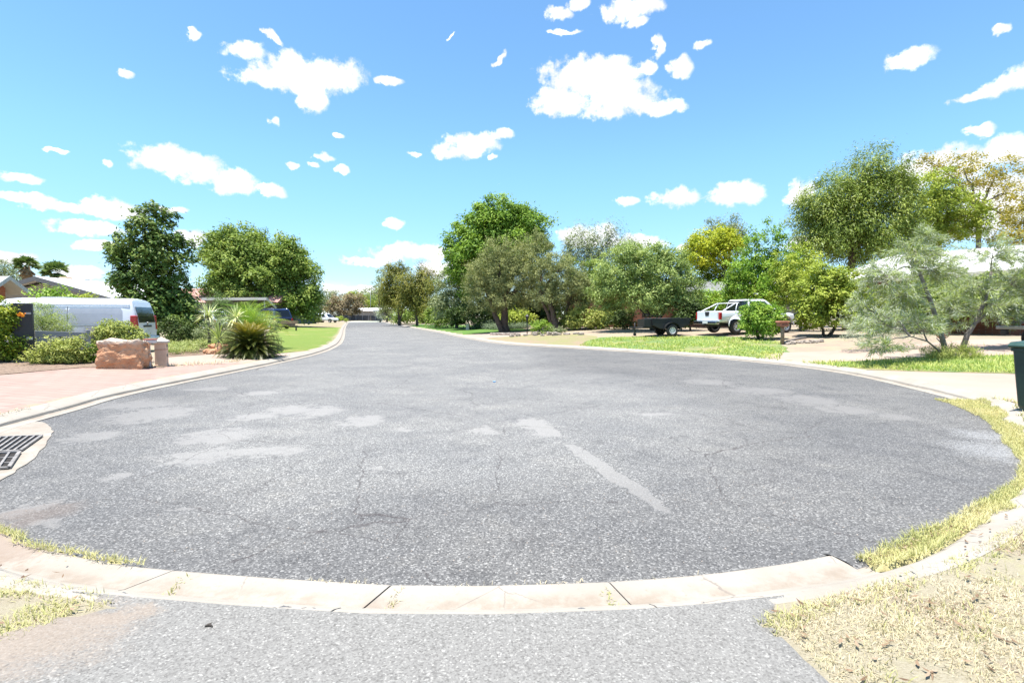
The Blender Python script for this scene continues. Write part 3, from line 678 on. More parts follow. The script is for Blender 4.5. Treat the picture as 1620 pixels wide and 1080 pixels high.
BARK_D = plain('bark_dark', (0.055, 0.045, 0.036), 0.9, var=0.5, scale=9, bump=0.9, bscale=30)
BARK_G = plain('bark_grey', (0.16, 0.14, 0.12), 0.9, var=0.4, scale=9, bump=0.8, bscale=30)
BARK_B = plain('bark_brown', (0.10, 0.07, 0.05), 0.9, var=0.5, scale=7, bump=0.9, bscale=25)
LM = {
 'magnolia': leafmat('leaf_magnolia', [(0.022, 0.045, 0.014), (0.045, 0.085, 0.020), (0.085, 0.13, 0.030), (0.14, 0.17, 0.05)], 0.22, 0.5, 0.3),
 'shade': leafmat('leaf_shade_tree', [(0.042, 0.072, 0.016), (0.082, 0.130, 0.027), (0.138, 0.190, 0.042), (0.20, 0.24, 0.06)], 0.34),
 'bright': leafmat('leaf_bright_green', [(0.036, 0.080, 0.013), (0.078, 0.145, 0.020), (0.130, 0.205, 0.030), (0.185, 0.26, 0.05)], 0.35),
 'olive': leafmat('leaf_olive', [(0.060, 0.076, 0.034), (0.100, 0.122, 0.055), (0.150, 0.172, 0.075), (0.195, 0.205, 0.095)], 0.25, 0.7),
 'olive_brown': leafmat('leaf_olive_brown', [(0.046, 0.056, 0.015), (0.084, 0.098, 0.022), (0.128, 0.135, 0.030), (0.165, 0.150, 0.036)], 0.32),
 'grey': leafmat('leaf_grey_green', [(0.055, 0.080, 0.042), (0.095, 0.125, 0.070), (0.15, 0.185, 0.105), (0.19, 0.21, 0.14)], 0.3, 0.7),
 'brown': leafmat('leaf_brownish', [(0.085, 0.072, 0.045), (0.13, 0.11, 0.072), (0.17, 0.145, 0.10), (0.13, 0.14, 0.07)], 0.25, 0.8),
 'pale': leafmat('leaf_pale_green', [(0.055, 0.088, 0.026), (0.105, 0.155, 0.048), (0.17, 0.225, 0.075), (0.25, 0.29, 0.125)], 0.32, 0.5),
 'golden': leafmat('leaf_golden', [(0.105, 0.145, 0.012), (0.165, 0.205, 0.015), (0.225, 0.25, 0.018), (0.275, 0.28, 0.025)], 0.35),
 'lime': leafmat('leaf_lime', [(0.045, 0.100, 0.014), (0.085, 0.165, 0.022), (0.14, 0.225, 0.032), (0.21, 0.27, 0.06)], 0.35, 0.45),
 'euc': leafmat('leaf_eucalypt', [(0.045, 0.070, 0.016), (0.085, 0.125, 0.024), (0.135, 0.18, 0.034), (0.19, 0.22, 0.055)], 0.3, 0.45, 0.4),
 'orange': leafmat('leaf_orange_brown', [(0.12, 0.125, 0.024), (0.17, 0.16, 0.032), (0.22, 0.185, 0.042), (0.15, 0.17, 0.036)], 0.4),
 'yellowgreen': leafmat('leaf_yellow_green', [(0.080, 0.115, 0.020), (0.13, 0.175, 0.028), (0.19, 0.24, 0.040), (0.25, 0.27, 0.07)], 0.38),
 'silver': leafmat('leaf_silver', [(0.13, 0.16, 0.135), (0.195, 0.23, 0.195), (0.26, 0.30, 0.26), (0.33, 0.36, 0.325)], 0.35, 0.6),
 'feather': leafmat('leaf_feathery', [(0.085, 0.120, 0.036), (0.13, 0.175, 0.055), (0.18, 0.23, 0.080), (0.225, 0.27, 0.115)], 0.35, 0.6),
 'hedge': leafmat('leaf_hedge', [(0.012, 0.022, 0.007), (0.022, 0.040, 0.010), (0.038, 0.062, 0.016), (0.062, 0.088, 0.025)], 0.28),  # leaf colour darkened: deep understorey shade is put into it
 'variegated': leafmat('leaf_variegated', [(0.075, 0.105, 0.025), (0.13, 0.165, 0.040), (0.20, 0.23, 0.062), (0.30, 0.31, 0.12)], 0.3, 0.5),
 'vine': leafmat('leaf_vine', [(0.035, 0.060, 0.010), (0.075, 0.120, 0.014), (0.15, 0.19, 0.018), (0.24, 0.25, 0.03)], 0.35),
 'flower': leafmat('flower_orange', [(0.55, 0.13, 0.015), (0.65, 0.22, 0.03)], 0.3),
 'cover': leafmat('leaf_ground_cover', [(0.075, 0.115, 0.035), (0.13, 0.175, 0.060), (0.20, 0.24, 0.095), (0.30, 0.31, 0.19)], 0.28, 0.6),
 'blue_cover': leafmat('leaf_blue_cover', [(0.045, 0.07, 0.045), (0.08, 0.11, 0.075), (0.12, 0.15, 0.11)], 0.25, 0.6),
 'cycad': leafmat('leaf_cycad', [(0.012, 0.020, 0.006), (0.026, 0.040, 0.009), (0.052, 0.066, 0.013), (0.09, 0.095, 0.02)], 0.2, 0.4, 0.5),
 'cycad_lit': leafmat('leaf_cycad_lit', [(0.07, 0.08, 0.014), (0.12, 0.11, 0.016), (0.17, 0.125, 0.018)], 0.25, 0.4, 0.5),  # gold of the sunlit crown top put into the leaf colour
 'yucca': leafmat('leaf_yucca', [(0.13, 0.18, 0.08), (0.22, 0.27, 0.13), (0.33, 0.36, 0.20), (0.42, 0.43, 0.28)], 0.2, 0.45, 0.5),
 'palm': leafmat('leaf_palm', [(0.040, 0.070, 0.025), (0.07, 0.115, 0.035), (0.11, 0.15, 0.055)], 0.25, 0.45),
 'thatch': leafmat('leaf_dead_thatch', [(0.12, 0.085, 0.05), (0.20, 0.15, 0.09), (0.30, 0.23, 0.15)], 0.15, 0.8),
}
def lobes_px(spec, Y):
    out = []
    for q in spec:
        u, v, ru, rv = q[:4]; dy = q[4] if len(q) > 4 else 0.0; ry = q[5] if len(q) > 5 else None
        c = P(u, v, Y + dy); k = (Y + dy) / F
        out.append(((c.x, c.y, c.z), (ru * k * 1.07, (ry if ry else ru * k), rv * k * 1.07)))
    return out
TREE_SEED = [100]
def tree(name, label, cat, u, Y, lobes, leaf, L, W, dens=1.0, nl=45, cs=0.4, bark=None, r=0.16, droop=0.0, up=0.0, group=None, stems=None, fork=0.45,
         rough=0.25, fill=0.35, align=0.3, nb=22, flat=0.75, spray=0.0, low=-0.75, second=None, crown='crown', base=None, hue=0.6, jit=0.35):
    TREE_SEED[0] += 1; rng = np.random.default_rng(TREE_SEED[0])
    b = onground(u, Y) if base is None else Vector(base); root = empty(name, b, 0, label, cat, group)
    lw = lobes_px(lobes, Y) if lobes and len(lobes[0]) >= 4 else lobes
    lw = [((c[0] - b.x, c[1] - b.y, c[2] - b.z), rr) for c, rr in lw]
    C, O = crown_clusters(lw, dens, rng, rough, fill, low)
    C[:, 2] = np.maximum(C[:, 2], 0.12)
    foliage(crown, LM[leaf], C, O, nl, cs, L, W, rng, droop, up, flat, root, align, hue=hue, spray=spray, jit=jit)
    if second:   # second foliage colour on part of the crown: (material, (u,v,ru,rv) lobes, density, label)
        sl = [((c[0] - b.x, c[1] - b.y, c[2] - b.z), rr) for c, rr in lobes_px(second[1], Y)]
        C2, O2 = crown_clusters(sl, second[2], rng, rough, fill, -0.3)
        o = foliage(crown, LM[second[0]], C2, O2, nl, cs, L, W, rng, droop, up, flat, root, align, hue=hue)
        o['label'] = second[3]
    # trunk and limbs
    cen = np.mean([c for c, _ in lw], axis=0); zmin = min(c[2] - rr[2] for c, rr in lw)
    if stems is None:
        fk = (cen[0] * fork, cen[1] * fork, max(0.4, zmin + (cen[2] - zmin) * 0.45)); st = [((0, 0, -0.15), fk, r, r * 0.7)]
        starts = [fk]
    else:
        st = []; starts = []
        for (du, v, rr) in stems:       # stems rising from the base to pixel (u,v)
            e = P(du, v, Y) - b; st.append((tuple(rng.normal(size=2) * r * 0.6) + (-0.15,), tuple(e), rr, rr * 0.6)); starts.append(tuple(e))
    br = []
    for c, rr in lw:
        s = min(starts, key=lambda q: np.linalg.norm(np.array(q) - np.array(c)))
        br.append((s, c, r * 0.55))
        for _ in range(max(2, int(nb / len(lw)))):
            i = rng.integers(len(C)); 
            if np.linalg.norm((C[i] - np.array(c)) / np.array(rr)) < 1.4: br.append((tuple(np.array(s) + (np.array(c) - np.array(s)) * rng.uniform(0.3, 0.9)), tuple(C[i]), r * 0.25))
    trunk_obj((0, 0, 0), st, br, bark or BARK_B, root, rng)
    return root

# ---------------------------------------------------------------- left side
tree('broadleaf_tree', 'tall dense dark green glossy tree behind the back of the white van', 'tree', 243, 24,
     [(243, 345, 24, 20), (240, 372, 34, 24), (226, 395, 40, 26), (262, 400, 32, 28), (193, 396, 18, 11), (235, 432, 40, 28), (262, 440, 28, 28), (228, 470, 42, 30), (262, 478, 36, 30), (292, 478, 16, 14), (236, 506, 54, 26), (282, 510, 30, 20), (305, 505, 12, 16), (200, 450, 16, 18)],
     'magnolia', 0.23, 0.115, dens=2.6, nl=32, cs=0.22, r=0.2, droop=0.25, rough=0.2, fill=0.4)
tree('shade_tree', 'broad spreading green tree behind the carport', 'tree', 425, 61,
     [(388, 404, 44, 32), (352, 394, 20, 18), (430, 420, 42, 34), (452, 412, 28, 28), (468, 450, 28, 38), (400, 455, 52, 34), (455, 480, 36, 26), (365, 440, 26, 28), (490, 470, 10, 24), (338, 404, 16, 9), (380, 380, 26, 15)],
     'shade', 0.40, 0.20, dens=1.1, nl=46, cs=0.52, r=0.32, rough=0.35, up=0.15, spray=0.5)
for (u, tv, Y, lab) in ((43, 422, 62, 'taller fan palm with dead frond skirt above the grey gable roof'), (89, 432, 60, 'shorter fan palm poking up behind the roof ridge')):
    b = onground(u, Y); root = empty('fan_palm', b, 0, lab, 'palm tree', 'fan palms behind the roofs'); rng = np.random.default_rng(u)
    top = P(u, tv, Y) - b; V, var, VD, vd = [], [], [], []
    for i in range(64):
        th = rng.uniform(0, 2 * math.pi); e = rng.uniform(-0.5, 1.45); dead = e < -0.1
        if i >= 42: e = rng.uniform(-1.45, -0.7); dead = True
        d = np.array((math.cos(th) * math.cos(e), math.sin(th) * math.cos(e), math.sin(e))); Lp = rng.uniform(0.55, 0.95) if not dead else 0.35
        hub = np.array(top) + d * Lp + (np.array((0, 0, -0.9 * rng.random())) if dead else 0)
        side = unit(np.cross(d, (0, 0, 1.0))[None])[0]; upv = np.cross(side, d)
        for k in range(17):
            a = (k - 8) / 8 * 1.25; dd = d * math.cos(a) + side * math.sin(a) + np.array((0, 0, -0.25 - 0.2 * abs(a))); dd /= np.linalg.norm(dd)
            ln = rng.uniform(0.75, 1.05) * (0.8 if dead else 1); wv = np.cross(dd, upv); wv /= np.linalg.norm(wv); wv *= 0.07
            p0 = hub; p1 = hub + dd * ln * 0.55; p2 = hub + dd * ln + np.array((0, 0, -0.14))
            (VD if dead else V).append([p0, p1 + wv, p2, p1 - wv]); (vd if dead else var).append(rng.random())
    quads_obj('crown', np.array(V).reshape(-1, 3), 4, LM['palm'], root, np.array(var)); sk = quads_obj('dead_fronds', np.array(VD).reshape(-1, 3), 4, LM['thatch'], root, np.array(vd))
    mb = MB(); mb.tube([(0, 0, -0.1), (top.x * .5 + 0.1, 0, top.z * .5), tuple(top)], [0.3, 0.24, 0.3], 10); mb.build('trunk', BARK_B, root)
tree('grey_gum', 'pale grey gum tree far behind the left palm', 'tree', 12, 95, [(-10, 440, 30, 18), (25, 445, 18, 12), (5, 425, 18, 10)], 'grey', 0.5, 0.2, dens=0.35, nl=26, cs=0.6, r=0.3, rough=0.4)
tree('garden_bush', 'pale green leafy bush showing over the van roof', 'bush', 75, 23, [(62, 469, 20, 9), (86, 466, 18, 9), (102, 472, 10, 6), (78, 480, 26, 8)], 'lime', 0.17, 0.08, dens=3.0, nl=26, cs=0.2, r=0.06)
tree('garden_bush', 'low sprig of green leaves behind the middle of the van roof', 'bush', 140, 24, [(138, 474, 14, 4), (125, 477, 14, 5)], 'yellowgreen', 0.17, 0.08, dens=3.0, nl=20, cs=0.2, r=0.05)
# bushes in front of the van
tree('flowering_vine_bush', 'dense yellow-green bush at the left edge beside the charcoal pillar', 'bush', 2, 14.0, [(0, 510, 24, 30), (-12, 545, 38, 38), (14, 555, 18, 26), (8, 498, 16, 16), (-35, 520, 30, 50)], 'vine', 0.09, 0.055, dens=13.0, nl=34, cs=0.11, r=0.05, fill=0.3)
fl = np.random.default_rng(5); fc = np.array(P(34, 497, 13.85)); b0 = bpy.data.objects['flowering_vine_bush']
quads_obj('flower_cluster', leaf_quads(fc - np.array(b0.location) + fl.normal(size=(40, 3)) * 0.035, fl.normal(size=(40, 3)), 0.06, 0.035, fl), 4, LM['flower'], b0, fl.random(40))
tree('feathery_bush', 'fine feathery light green bush behind the grey rail wall', 'bush', 72, 15.6, [(74, 507, 27, 22), (56, 492, 14, 16), (88, 516, 20, 14), (68, 525, 25, 16)], 'feather', 0.10, 0.014, dens=10.0, nl=42, cs=0.13, r=0.03, up=0.4)
tree('low_shrub', 'speckled olive shrub in front of the grey rail wall', 'shrub', 97, 14.0, [(90, 562, 32, 22), (112, 556, 20, 22), (75, 572, 20, 14), (118, 572, 17, 12)], 'variegated', 0.065, 0.040, dens=20.0, nl=34, cs=0.09, r=0.03, fill=0.4, rough=0.35)
tree('low_shrub', 'small bright green shrub against the left end of the boulder', 'shrub', 146, 14.4, [(146, 560, 11, 16), (148, 572, 10, 9)], 'lime', 0.065, 0.036, dens=22.0, nl=30, cs=0.07, r=0.02)
tree('low_shrub', 'yellow-green bush rising behind the red boulder', 'shrub', 188, 14.6, [(185, 525, 26, 14), (172, 516, 14, 8), (205, 532, 22, 10), (188, 545, 28, 14)], 'variegated', 0.075, 0.045, dens=17.0, nl=34, cs=0.10, r=0.03)
# garden bed right of the driveway pillar
TREE_SEED[0] += 1; rng = np.random.default_rng(77)
bedpoly = np.array(tp((264, 563), (330, 559), (365, 558), (400, 540), (395, 530), (320, 528), (268, 530)))
mn, mx = bedpoly.min(0), bedpoly.max(0); pts = rng.uniform(mn, mx, size=(2600, 2)); pts = pts[inside(pts, bedpoly)][:900]
Cc = np.stack([pts[:, 0], pts[:, 1], gzs(pts) + 0.06 + 0.20 * np.abs([mnoise.noise(Vector((p[0] * .8, p[1] * .8, 0))) for p in pts])], 1); Oc = np.tile(np.array((0, 0, 1.0)), (len(Cc), 1))
g = foliage('ground_cover', LM['cover'], Cc, Oc, 42, 0.13, 0.075, 0.030, rng, up=0.5); tag(g, 'low flowering ground cover filling the bed beside the cream pillar', 'ground cover', kind='stuff')

def frond_plant(name, label, cat, b, n, Lr, el_rng, mat, leaflet, lw, arch, npair=22, curl=0.0, group=None, crown=None, part='frond', seed=1, trunk_h=0.0, trunk_r=0.1, mat2=None, taper=True, bark=None):
    rng = np.random.default_rng(seed); root = empty(name, b, 0, label, cat, group)
    sets = {}
    for i in range(n):
        th = i * 2.39996 + rng.uniform(-.2, .2); e0 = el_rng[0] + (el_rng[1] - el_rng[0]) * (i + rng.random()) / n; ln = Lr * rng.uniform(0.8, 1.1)
        hd = np.array((math.cos(th), math.sin(th), 0)); pts = []; p = np.array((0, 0, trunk_h)); e = e0
        for k in range(npair + 1):
            pts.append(p.copy()); p = p + (hd * math.cos(e) + np.array((0, 0, math.sin(e)))) * ln / npair; e -= arch / npair * (0.4 + 1.2 * k / npair)
        pts = np.array(pts); new = mat2 is not None and i > n * 0.80  # steepest fronds take mat2, the sunlit colour
        V, var = sets.setdefault(new, ([], [])); v0 = rng.random()
        for k in range(1, npair + 1):
            t = pts[k] - pts[k - 1]; t /= np.linalg.norm(t); side = np.cross(t, (0, 0, 1.0)); side /= max(np.linalg.norm(side), 1e-6); upn = np.cross(side, t)
            f = k / npair; ll = leaflet * (math.sin(math.pi * min(0.97, 0.16 + 0.84 * f)) ** 0.6 if taper else 1.0)
            for sg in (-1, 1):
                d = side * sg * 0.80 + t * 0.55 + upn * 0.30; d /= np.linalg.norm(d); a = pts[k]; w_ = t * lw
                V.append([a - w_ * .5, a + d * ll * 0.5 - w_ * 0.5 , a + d * ll - np.array((0, 0, curl * ll)), a + d * ll * 0.5 + w_ * 0.5]); var.append(np.clip(0.6 * v0 + 0.4 * rng.random(), 0, 1))
            V.append([pts[k - 1] + side * 0.008, pts[k] + side * 0.008, pts[k] - side * 0.008, pts[k - 1] - side * 0.008]); var.append(0.8)
    for new, (V, var) in sets.items():  # new: the steepest fronds, in the sunlit colour
        o = quads_obj('fronds', np.array(V).reshape(-1, 3), 4, mat2 if new else mat, root, np.array(var))
        if mat2 is not None: o['label'] = 'top fronds with sunlit gold put into their colour' if new else 'dark green lower fronds'
    mb = MB(); mb.tube([(0, 0, -0.05), (0, 0, max(0.06, trunk_h * .6)), (0, 0, max(0.12, trunk_h))], [trunk_r * 1.15, trunk_r, trunk_r * .8], 10); mb.build('trunk', bark or BARK_B, root)
    return root
frond_plant('cycad', 'large dark cycad with sunlit gold painted on its top fronds beside the left lawn', 'cycad', onground(394, 17.2), 230, 1.12, (-0.35, 1.45), LM['cycad'], 0.17, 0.024, 1.0, 34, mat2=LM['cycad_lit'], seed=4, trunk_h=0.30, trunk_r=0.16)
def sword_plant(name, label, b, n, L, W, h, seed, mat, stems=1, group=None, el=(-0.5, 1.45), r=0.06, bend=0.2):
    rng = np.random.default_rng(seed); root = empty(name, b, 0, label, 'yucca', group); V, var = [], []; mb = MB()
    for s in range(stems):
        hx = rng.normal(size=2) * 0.22 * (stems > 1); top = np.array((hx[0], hx[1], h * (1 - 0.3 * s / max(1, stems))))
        mb.tube([(hx[0] * .3, hx[1] * .3, -0.05), tuple(top)], [r, r * 0.8], 8)
        for i in range(n):
            th = rng.uniform(0, 2 * math.pi); e = rng.uniform(*el); d = np.array((math.cos(th) * math.cos(e), math.sin(th) * math.cos(e), math.sin(e))); sd_ = np.cross(d, (0, 0, 1.0)); sd_ /= np.linalg.norm(sd_) + 1e-6
            ln = L * rng.uniform(.75, 1.1); p0 = top + d * 0.03; p1 = top + d * ln * .55; p2 = top + d * ln + np.array((0, 0, -bend * ln * math.cos(e))); v0 = rng.random()
            V += [[p0 - sd_ * W * .35, p1 - sd_ * W * .5, p1 + sd_ * W * .5, p0 + sd_ * W * .35], [p1 - sd_ * W * .5, p2, p2 + sd_ * 0.002, p1 + sd_ * W * .5]]; var += [v0, v0]
    quads_obj('leaves', np.array(V).reshape(-1, 3), 4, mat, root, np.array(var)); mb.build('stem', BARK_G, root); return root
sword_plant('yucca', 'pale spiky yucca in front of the white parked car', onground(330, 20), 60, 0.70, 0.045, 1.30, 3, LM['yucca'])
sword_plant('yucca', 'pale spiky yucca just behind the cycad', onground(373, 19.2), 60, 0.62, 0.045, 1.28, 4, LM['yucca'])
sword_plant('yucca', 'short green spiky yucca low beneath the pale ones', onground(345, 18.8), 46, 0.8, 0.045, 0.5, 5, LM['feather'])
frond_plant('palm_bush', 'bright lime palm clump in front of the carport', 'palm', onground(392, 21), 40, 1.5, (0.3, 1.4), LM['lime'], 0.34, 0.02, 1.3, 20, seed=8, trunk_h=0.9, trunk_r=0.12)
frond_plant('palm_bush', 'second lime palm clump at the carport post', 'palm', onground(413, 21.5), 34, 1.25, (0.2, 1.3), LM['yellowgreen'], 0.34, 0.02, 1.2, 20, seed=9, trunk_h=0.75, trunk_r=0.12)
tree('clipped_bush', 'round dark green bush top against the carport fascia', 'bush', 347, 23, [(347, 477, 16, 12), (347, 495, 14, 20)], 'palm', 0.11, 0.02, dens=9, nl=34, cs=0.15, r=0.06)
tree('garden_bush', 'grey-green bush under the yuccas', 'bush', 352, 19.5, [(340, 520, 22, 15), (365, 515, 20, 15), (322, 525, 12, 10)], 'grey', 0.09, 0.03, dens=8, nl=26, cs=0.12, r=0.03)
tree('garden_bush', 'loose green shrub tucked behind the right side of the cycad', 'bush', 432, 17.9, [(432, 540, 12, 18), (428, 515, 10, 10), (440, 550, 6, 8)], 'cover', 0.08, 0.035, dens=10, nl=24, cs=0.10, r=0.02)
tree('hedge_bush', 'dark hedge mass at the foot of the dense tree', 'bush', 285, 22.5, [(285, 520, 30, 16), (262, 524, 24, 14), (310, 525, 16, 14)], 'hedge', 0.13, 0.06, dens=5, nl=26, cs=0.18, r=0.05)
# ---------------------------------------------------------------- far end of the street
def fartree(name, label, u, Y, lobes, leaf, dens=0.30, nl=40, cs=0.8, L=0.6, W=0.28, r=0.25, **k):
    return tree(name, label, k.pop('cat', 'tree'), u, Y, lobes, leaf, L, W, dens=dens, nl=nl, cs=cs, r=r, group=k.pop('group', 'trees at the far end of the street'), **k)
fartree('street_tree', 'green tree behind the far white utility vehicle', 518, 150, [(515, 480, 14, 18), (530, 478, 10, 16), (505, 485, 10, 14)], 'grey')
fartree('street_tree', 'grey-brown bushy tree at the far end left of the road', 545, 140, [(545, 485, 20, 18), (530, 492, 12, 14), (560, 482, 14, 18)], 'brown')
fartree('street_tree', 'yellowish green tree rising behind the brown one', 562, 175, [(562, 475, 14, 12), (575, 480, 12, 14), (552, 470, 8, 6)], 'yellowgreen')
fartree('street_tree', 'grey-green tree behind the white roof at the street end', 585, 185, [(585, 482, 16, 16), (603, 478, 14, 16), (600, 490, 18, 8)], 'grey')
fartree('street_tree', 'green tree behind the far end fence', 608, 165, [(605, 470, 14, 14), (618, 480, 12, 14)], 'shade')
fartree('street_tree', 'silvery shrub beside the far end of the fence', 601, 128, [(601, 498, 5, 9), (603, 505, 5, 5)], 'silver', dens=0.8, nl=30, cs=0.4, L=0.35, W=0.12, cat='shrub')
fartree('street_tree', 'tall pale shrub right of the far fence', 612, 120, [(611, 494, 8, 12), (618, 500, 8, 8)], 'olive', dens=0.8, nl=30, cs=0.45, L=0.35, W=0.14, cat='shrub')
tree('round_bush', 'small yellow bush in front of the far brown tree', 'bush', 536, 118, [(536, 505, 5, 4)], 'yellowgreen', 0.3, 0.13, dens=1.5, nl=30, cs=0.3, r=0.05)
tree('round_bush', 'tiny bush at the left fence post of the street end', 'bush', 548, 112, [(548, 507, 2.6, 2.6)], 'yellowgreen', 0.25, 0.11, dens=2, nl=24, cs=0.25, r=0.05)
tree('round_bush', 'low green bush in front of the teal fence end', 'bush', 503, 88, [(503, 504, 5, 5)], 'shade', 0.25, 0.11, dens=2, nl=26, cs=0.25, r=0.05)
fartree('street_tree', 'thin open gum with bare branches above the far trees', 600, 150, [(600, 450, 12, 14), (612, 438, 14, 14), (585, 465, 10, 10)], 'grey', dens=0.16, nl=24, cs=0.8, rough=0.5)
# hanging olive trees along the right of the far road
tree('weeping_tree', 'hanging olive-brown tree, left one beside the far road', 'tree', 632, 82, [(628, 455, 22, 28), (615, 470, 12, 20), (640, 472, 20, 20), (622, 432, 14, 14)], 'olive_brown', 0.42, 0.15, dens=0.8, nl=40, cs=0.55, r=0.28, droop=0.6, flat=1.2, group='weeping trees along the far road', stems=[(631, 490, 0.28), (640, 480, 0.14)])
tree('weeping_tree', 'hanging olive-brown tree, right one beside the far road', 'tree', 660, 72, [(658, 458, 24, 28), (672, 475, 16, 22), (648, 478, 18, 18), (675, 452, 12, 18)], 'olive_brown', 0.40, 0.15, dens=0.9, nl=40, cs=0.5, r=0.22, droop=0.6, flat=1.2, group='weeping trees along the far road', stems=[(658, 485, 0.2)])
tree('weeping_tree', 'thin grey-tipped gum rising behind the weeping trees', 'tree', 668, 105, [(672, 432, 12, 14), (668, 445, 14, 14)], 'brown', 0.45, 0.16, dens=0.35, nl=26, cs=0.7, r=0.2, rough=0.4)
tree('bushy_tree', 'yellowish bushy tree right of the weeping trees', 'tree', 692, 64, [(690, 470, 14, 28), (684, 490, 14, 18)], 'olive_brown', 0.36, 0.15, dens=0.9, nl=36, cs=0.45, r=0.14)
tree('bushy_tree', 'grey-green bushy tree left of the tall bright green tree', 'tree', 722, 56, [(718, 458, 26, 30), (735, 475, 24, 28), (706, 485, 18, 22)], 'grey', 0.34, 0.12, dens=1.1, nl=40, cs=0.42, r=0.18, bark=BARK_D)
# tall bright green tree
tree('tall_tree', 'tall bright green tree with layered round crown, tallest on the right roadside', 'tree', 786, 52, [(795, 350, 45, 30), (770, 370, 40, 34), (830, 365, 34, 30), (745, 395, 34, 30), (790, 400, 55, 45), (735, 420, 26, 26), (845, 385, 18, 16), (760, 440, 34, 30)],
     'bright', 0.42, 0.17, dens=1.0, nl=44, cs=0.5, r=0.45, rough=0.32, bark=BARK_D, spray=0.3, stems=[(786, 470, 0.45)])
# olive pine-like trees
tree('feathery_tree', 'left bushy olive tree with two dark trunks', 'tree', 797, 40, [(790, 410, 24, 28), (780, 440, 34, 36), (820, 425, 36, 36), (765, 470, 26, 26), (812, 465, 40, 28), (845, 400, 22, 24), (850, 440, 24, 28), (760, 445, 18, 24)], 'olive', 0.22, 0.055, dens=2.1, nl=50, cs=0.26, r=0.36, bark=BARK_B, up=0.45, align=0.5, spray=0.6, group='bushy olive trees', stems=[(797, 470, 0.36), (776, 475, 0.24)])
tree('feathery_tree', 'right bushy olive tree leaning over the path on a forked trunk', 'tree', 878, 37, [(890, 445, 34, 28), (905, 462, 32, 26), (870, 470, 26, 20), (920, 475, 22, 18), (885, 425, 18, 16), (855, 420, 18, 18)], 'olive', 0.22, 0.055, dens=2.2, nl=50, cs=0.25, r=0.30, bark=BARK_B, up=0.45, align=0.5, spray=0.6, group='bushy olive trees', stems=[(870, 480, 0.28), (855, 470, 0.16), (900, 480, 0.14)])
tree('airy_gum', 'airy weeping gum showing sky through its crown', 'tree', 925, 58, [(922, 395, 24, 28), (945, 410, 22, 30), (905, 410, 14, 20), (968, 375, 10, 18), (975, 400, 14, 20)], 'grey', 0.42, 0.10, dens=0.7, nl=44, cs=0.55, r=0.16, droop=0.7, flat=1.5, rough=0.4, bark=BARK_G)
tree('airy_gum', 'thin gum tips behind the pale green tree', 'tree', 1000, 60, [(996, 395, 14, 18), (985, 410, 16, 16)], 'euc', 0.38, 0.10, dens=0.45, nl=28, cs=0.6, r=0.14, droop=0.5, rough=0.4, bark=BARK_G)
tree('bottlebrush_tree', 'wide pale green tree over the black trailer', 'tree', 1035, 32, [(990, 430, 42, 36), (1040, 435, 45, 34), (965, 455, 28, 30), (1075, 455, 28, 28), (1010, 470, 55, 24), (1060, 475, 40, 20), (1030, 405, 28, 18), (1065, 420, 20, 20)], 'pale', 0.20, 0.080, dens=2.8, nl=42, cs=0.26, r=0.09, up=0.35, spray=0.4, bark=BARK_D, stems=[(1005, 475, 0.07), (1020, 470, 0.09), (1045, 470, 0.08), (1060, 478, 0.06)])
tree('bushy_tree', 'mid green bushy tree filling the gap between the right olive tree and the pale tree', 'tree', 945, 42, [(940, 440, 26, 26), (925, 465, 22, 24), (955, 470, 24, 26), (900, 430, 16, 18)], 'shade', 0.26, 0.10, dens=1.6, nl=40, cs=0.34, r=0.14, bark=BARK_D)
tree('golden_tree', 'golden yellow tree with round top behind the white ute', 'tree', 1147, 46, [(1128, 388, 38, 24), (1100, 398, 16, 14), (1145, 385, 24, 18), (1118, 410, 30, 18)], 'golden', 0.30, 0.13, dens=1.5, nl=36, cs=0.38, r=0.24, bark=BARK_D, stems=[(1146, 420, 0.22)], low=-0.5)
tree('roadside_tree', 'dark olive understorey tree below the golden crown', 'tree', 1128, 47.5, [(1130, 430, 30, 34), (1120, 455, 24, 26), (1145, 450, 24, 30)], 'vine', 0.30, 0.13, dens=1.0, nl=36, cs=0.38, r=0.16, bark=BARK_D)
tree('grey_gum', 'grey gum rising behind the golden tree', 'tree', 1158, 62, [(1152, 365, 20, 18), (1162, 385, 16, 26), (1130, 360, 10, 10)], 'grey', 0.38, 0.12, dens=0.8, nl=34, cs=0.5, r=0.2)
tree('upright_tree', 'upright bright green tree with pointed shoots behind the white ute', 'tree', 1205, 33, [(1186, 415, 10, 46), (1213, 404, 11, 48), (1232, 412, 9, 42), (1250, 422, 9, 34), (1170, 430, 9, 30), (1200, 455, 44, 34), (1166, 452, 18, 26), (1235, 460, 34, 30)], 'lime', 0.18, 0.10, dens=3.4, nl=36, cs=0.23, r=0.12, up=0.5, rough=0.45, spray=0.5)
tree('leafy_tree', 'yellow-green leafy tree between the upright tree and the pale shrub', 'tree', 1265, 30, [(1262, 425, 30, 34), (1285, 445, 26, 28), (1250, 455, 28, 24)], 'yellowgreen', 0.18, 0.085, dens=2.4, nl=32, cs=0.24, r=0.10)
tree('mulberry_tree', 'spreading pale leafed tree on two short trunks beside the brick mailbox', 'tree', 1308, 23.5, [(1300, 465, 36, 28), (1335, 460, 36, 28), (1290, 492, 26, 24), (1325, 495, 46, 26), (1357, 480, 24, 24), (1308, 440, 26, 18)], 'yellowgreen', 0.15, 0.09, dens=5.0, nl=36, cs=0.18, r=0.10, droop=0.3, bark=BARK_D, stems=[(1322, 515, 0.10), (1300, 515, 0.08)])
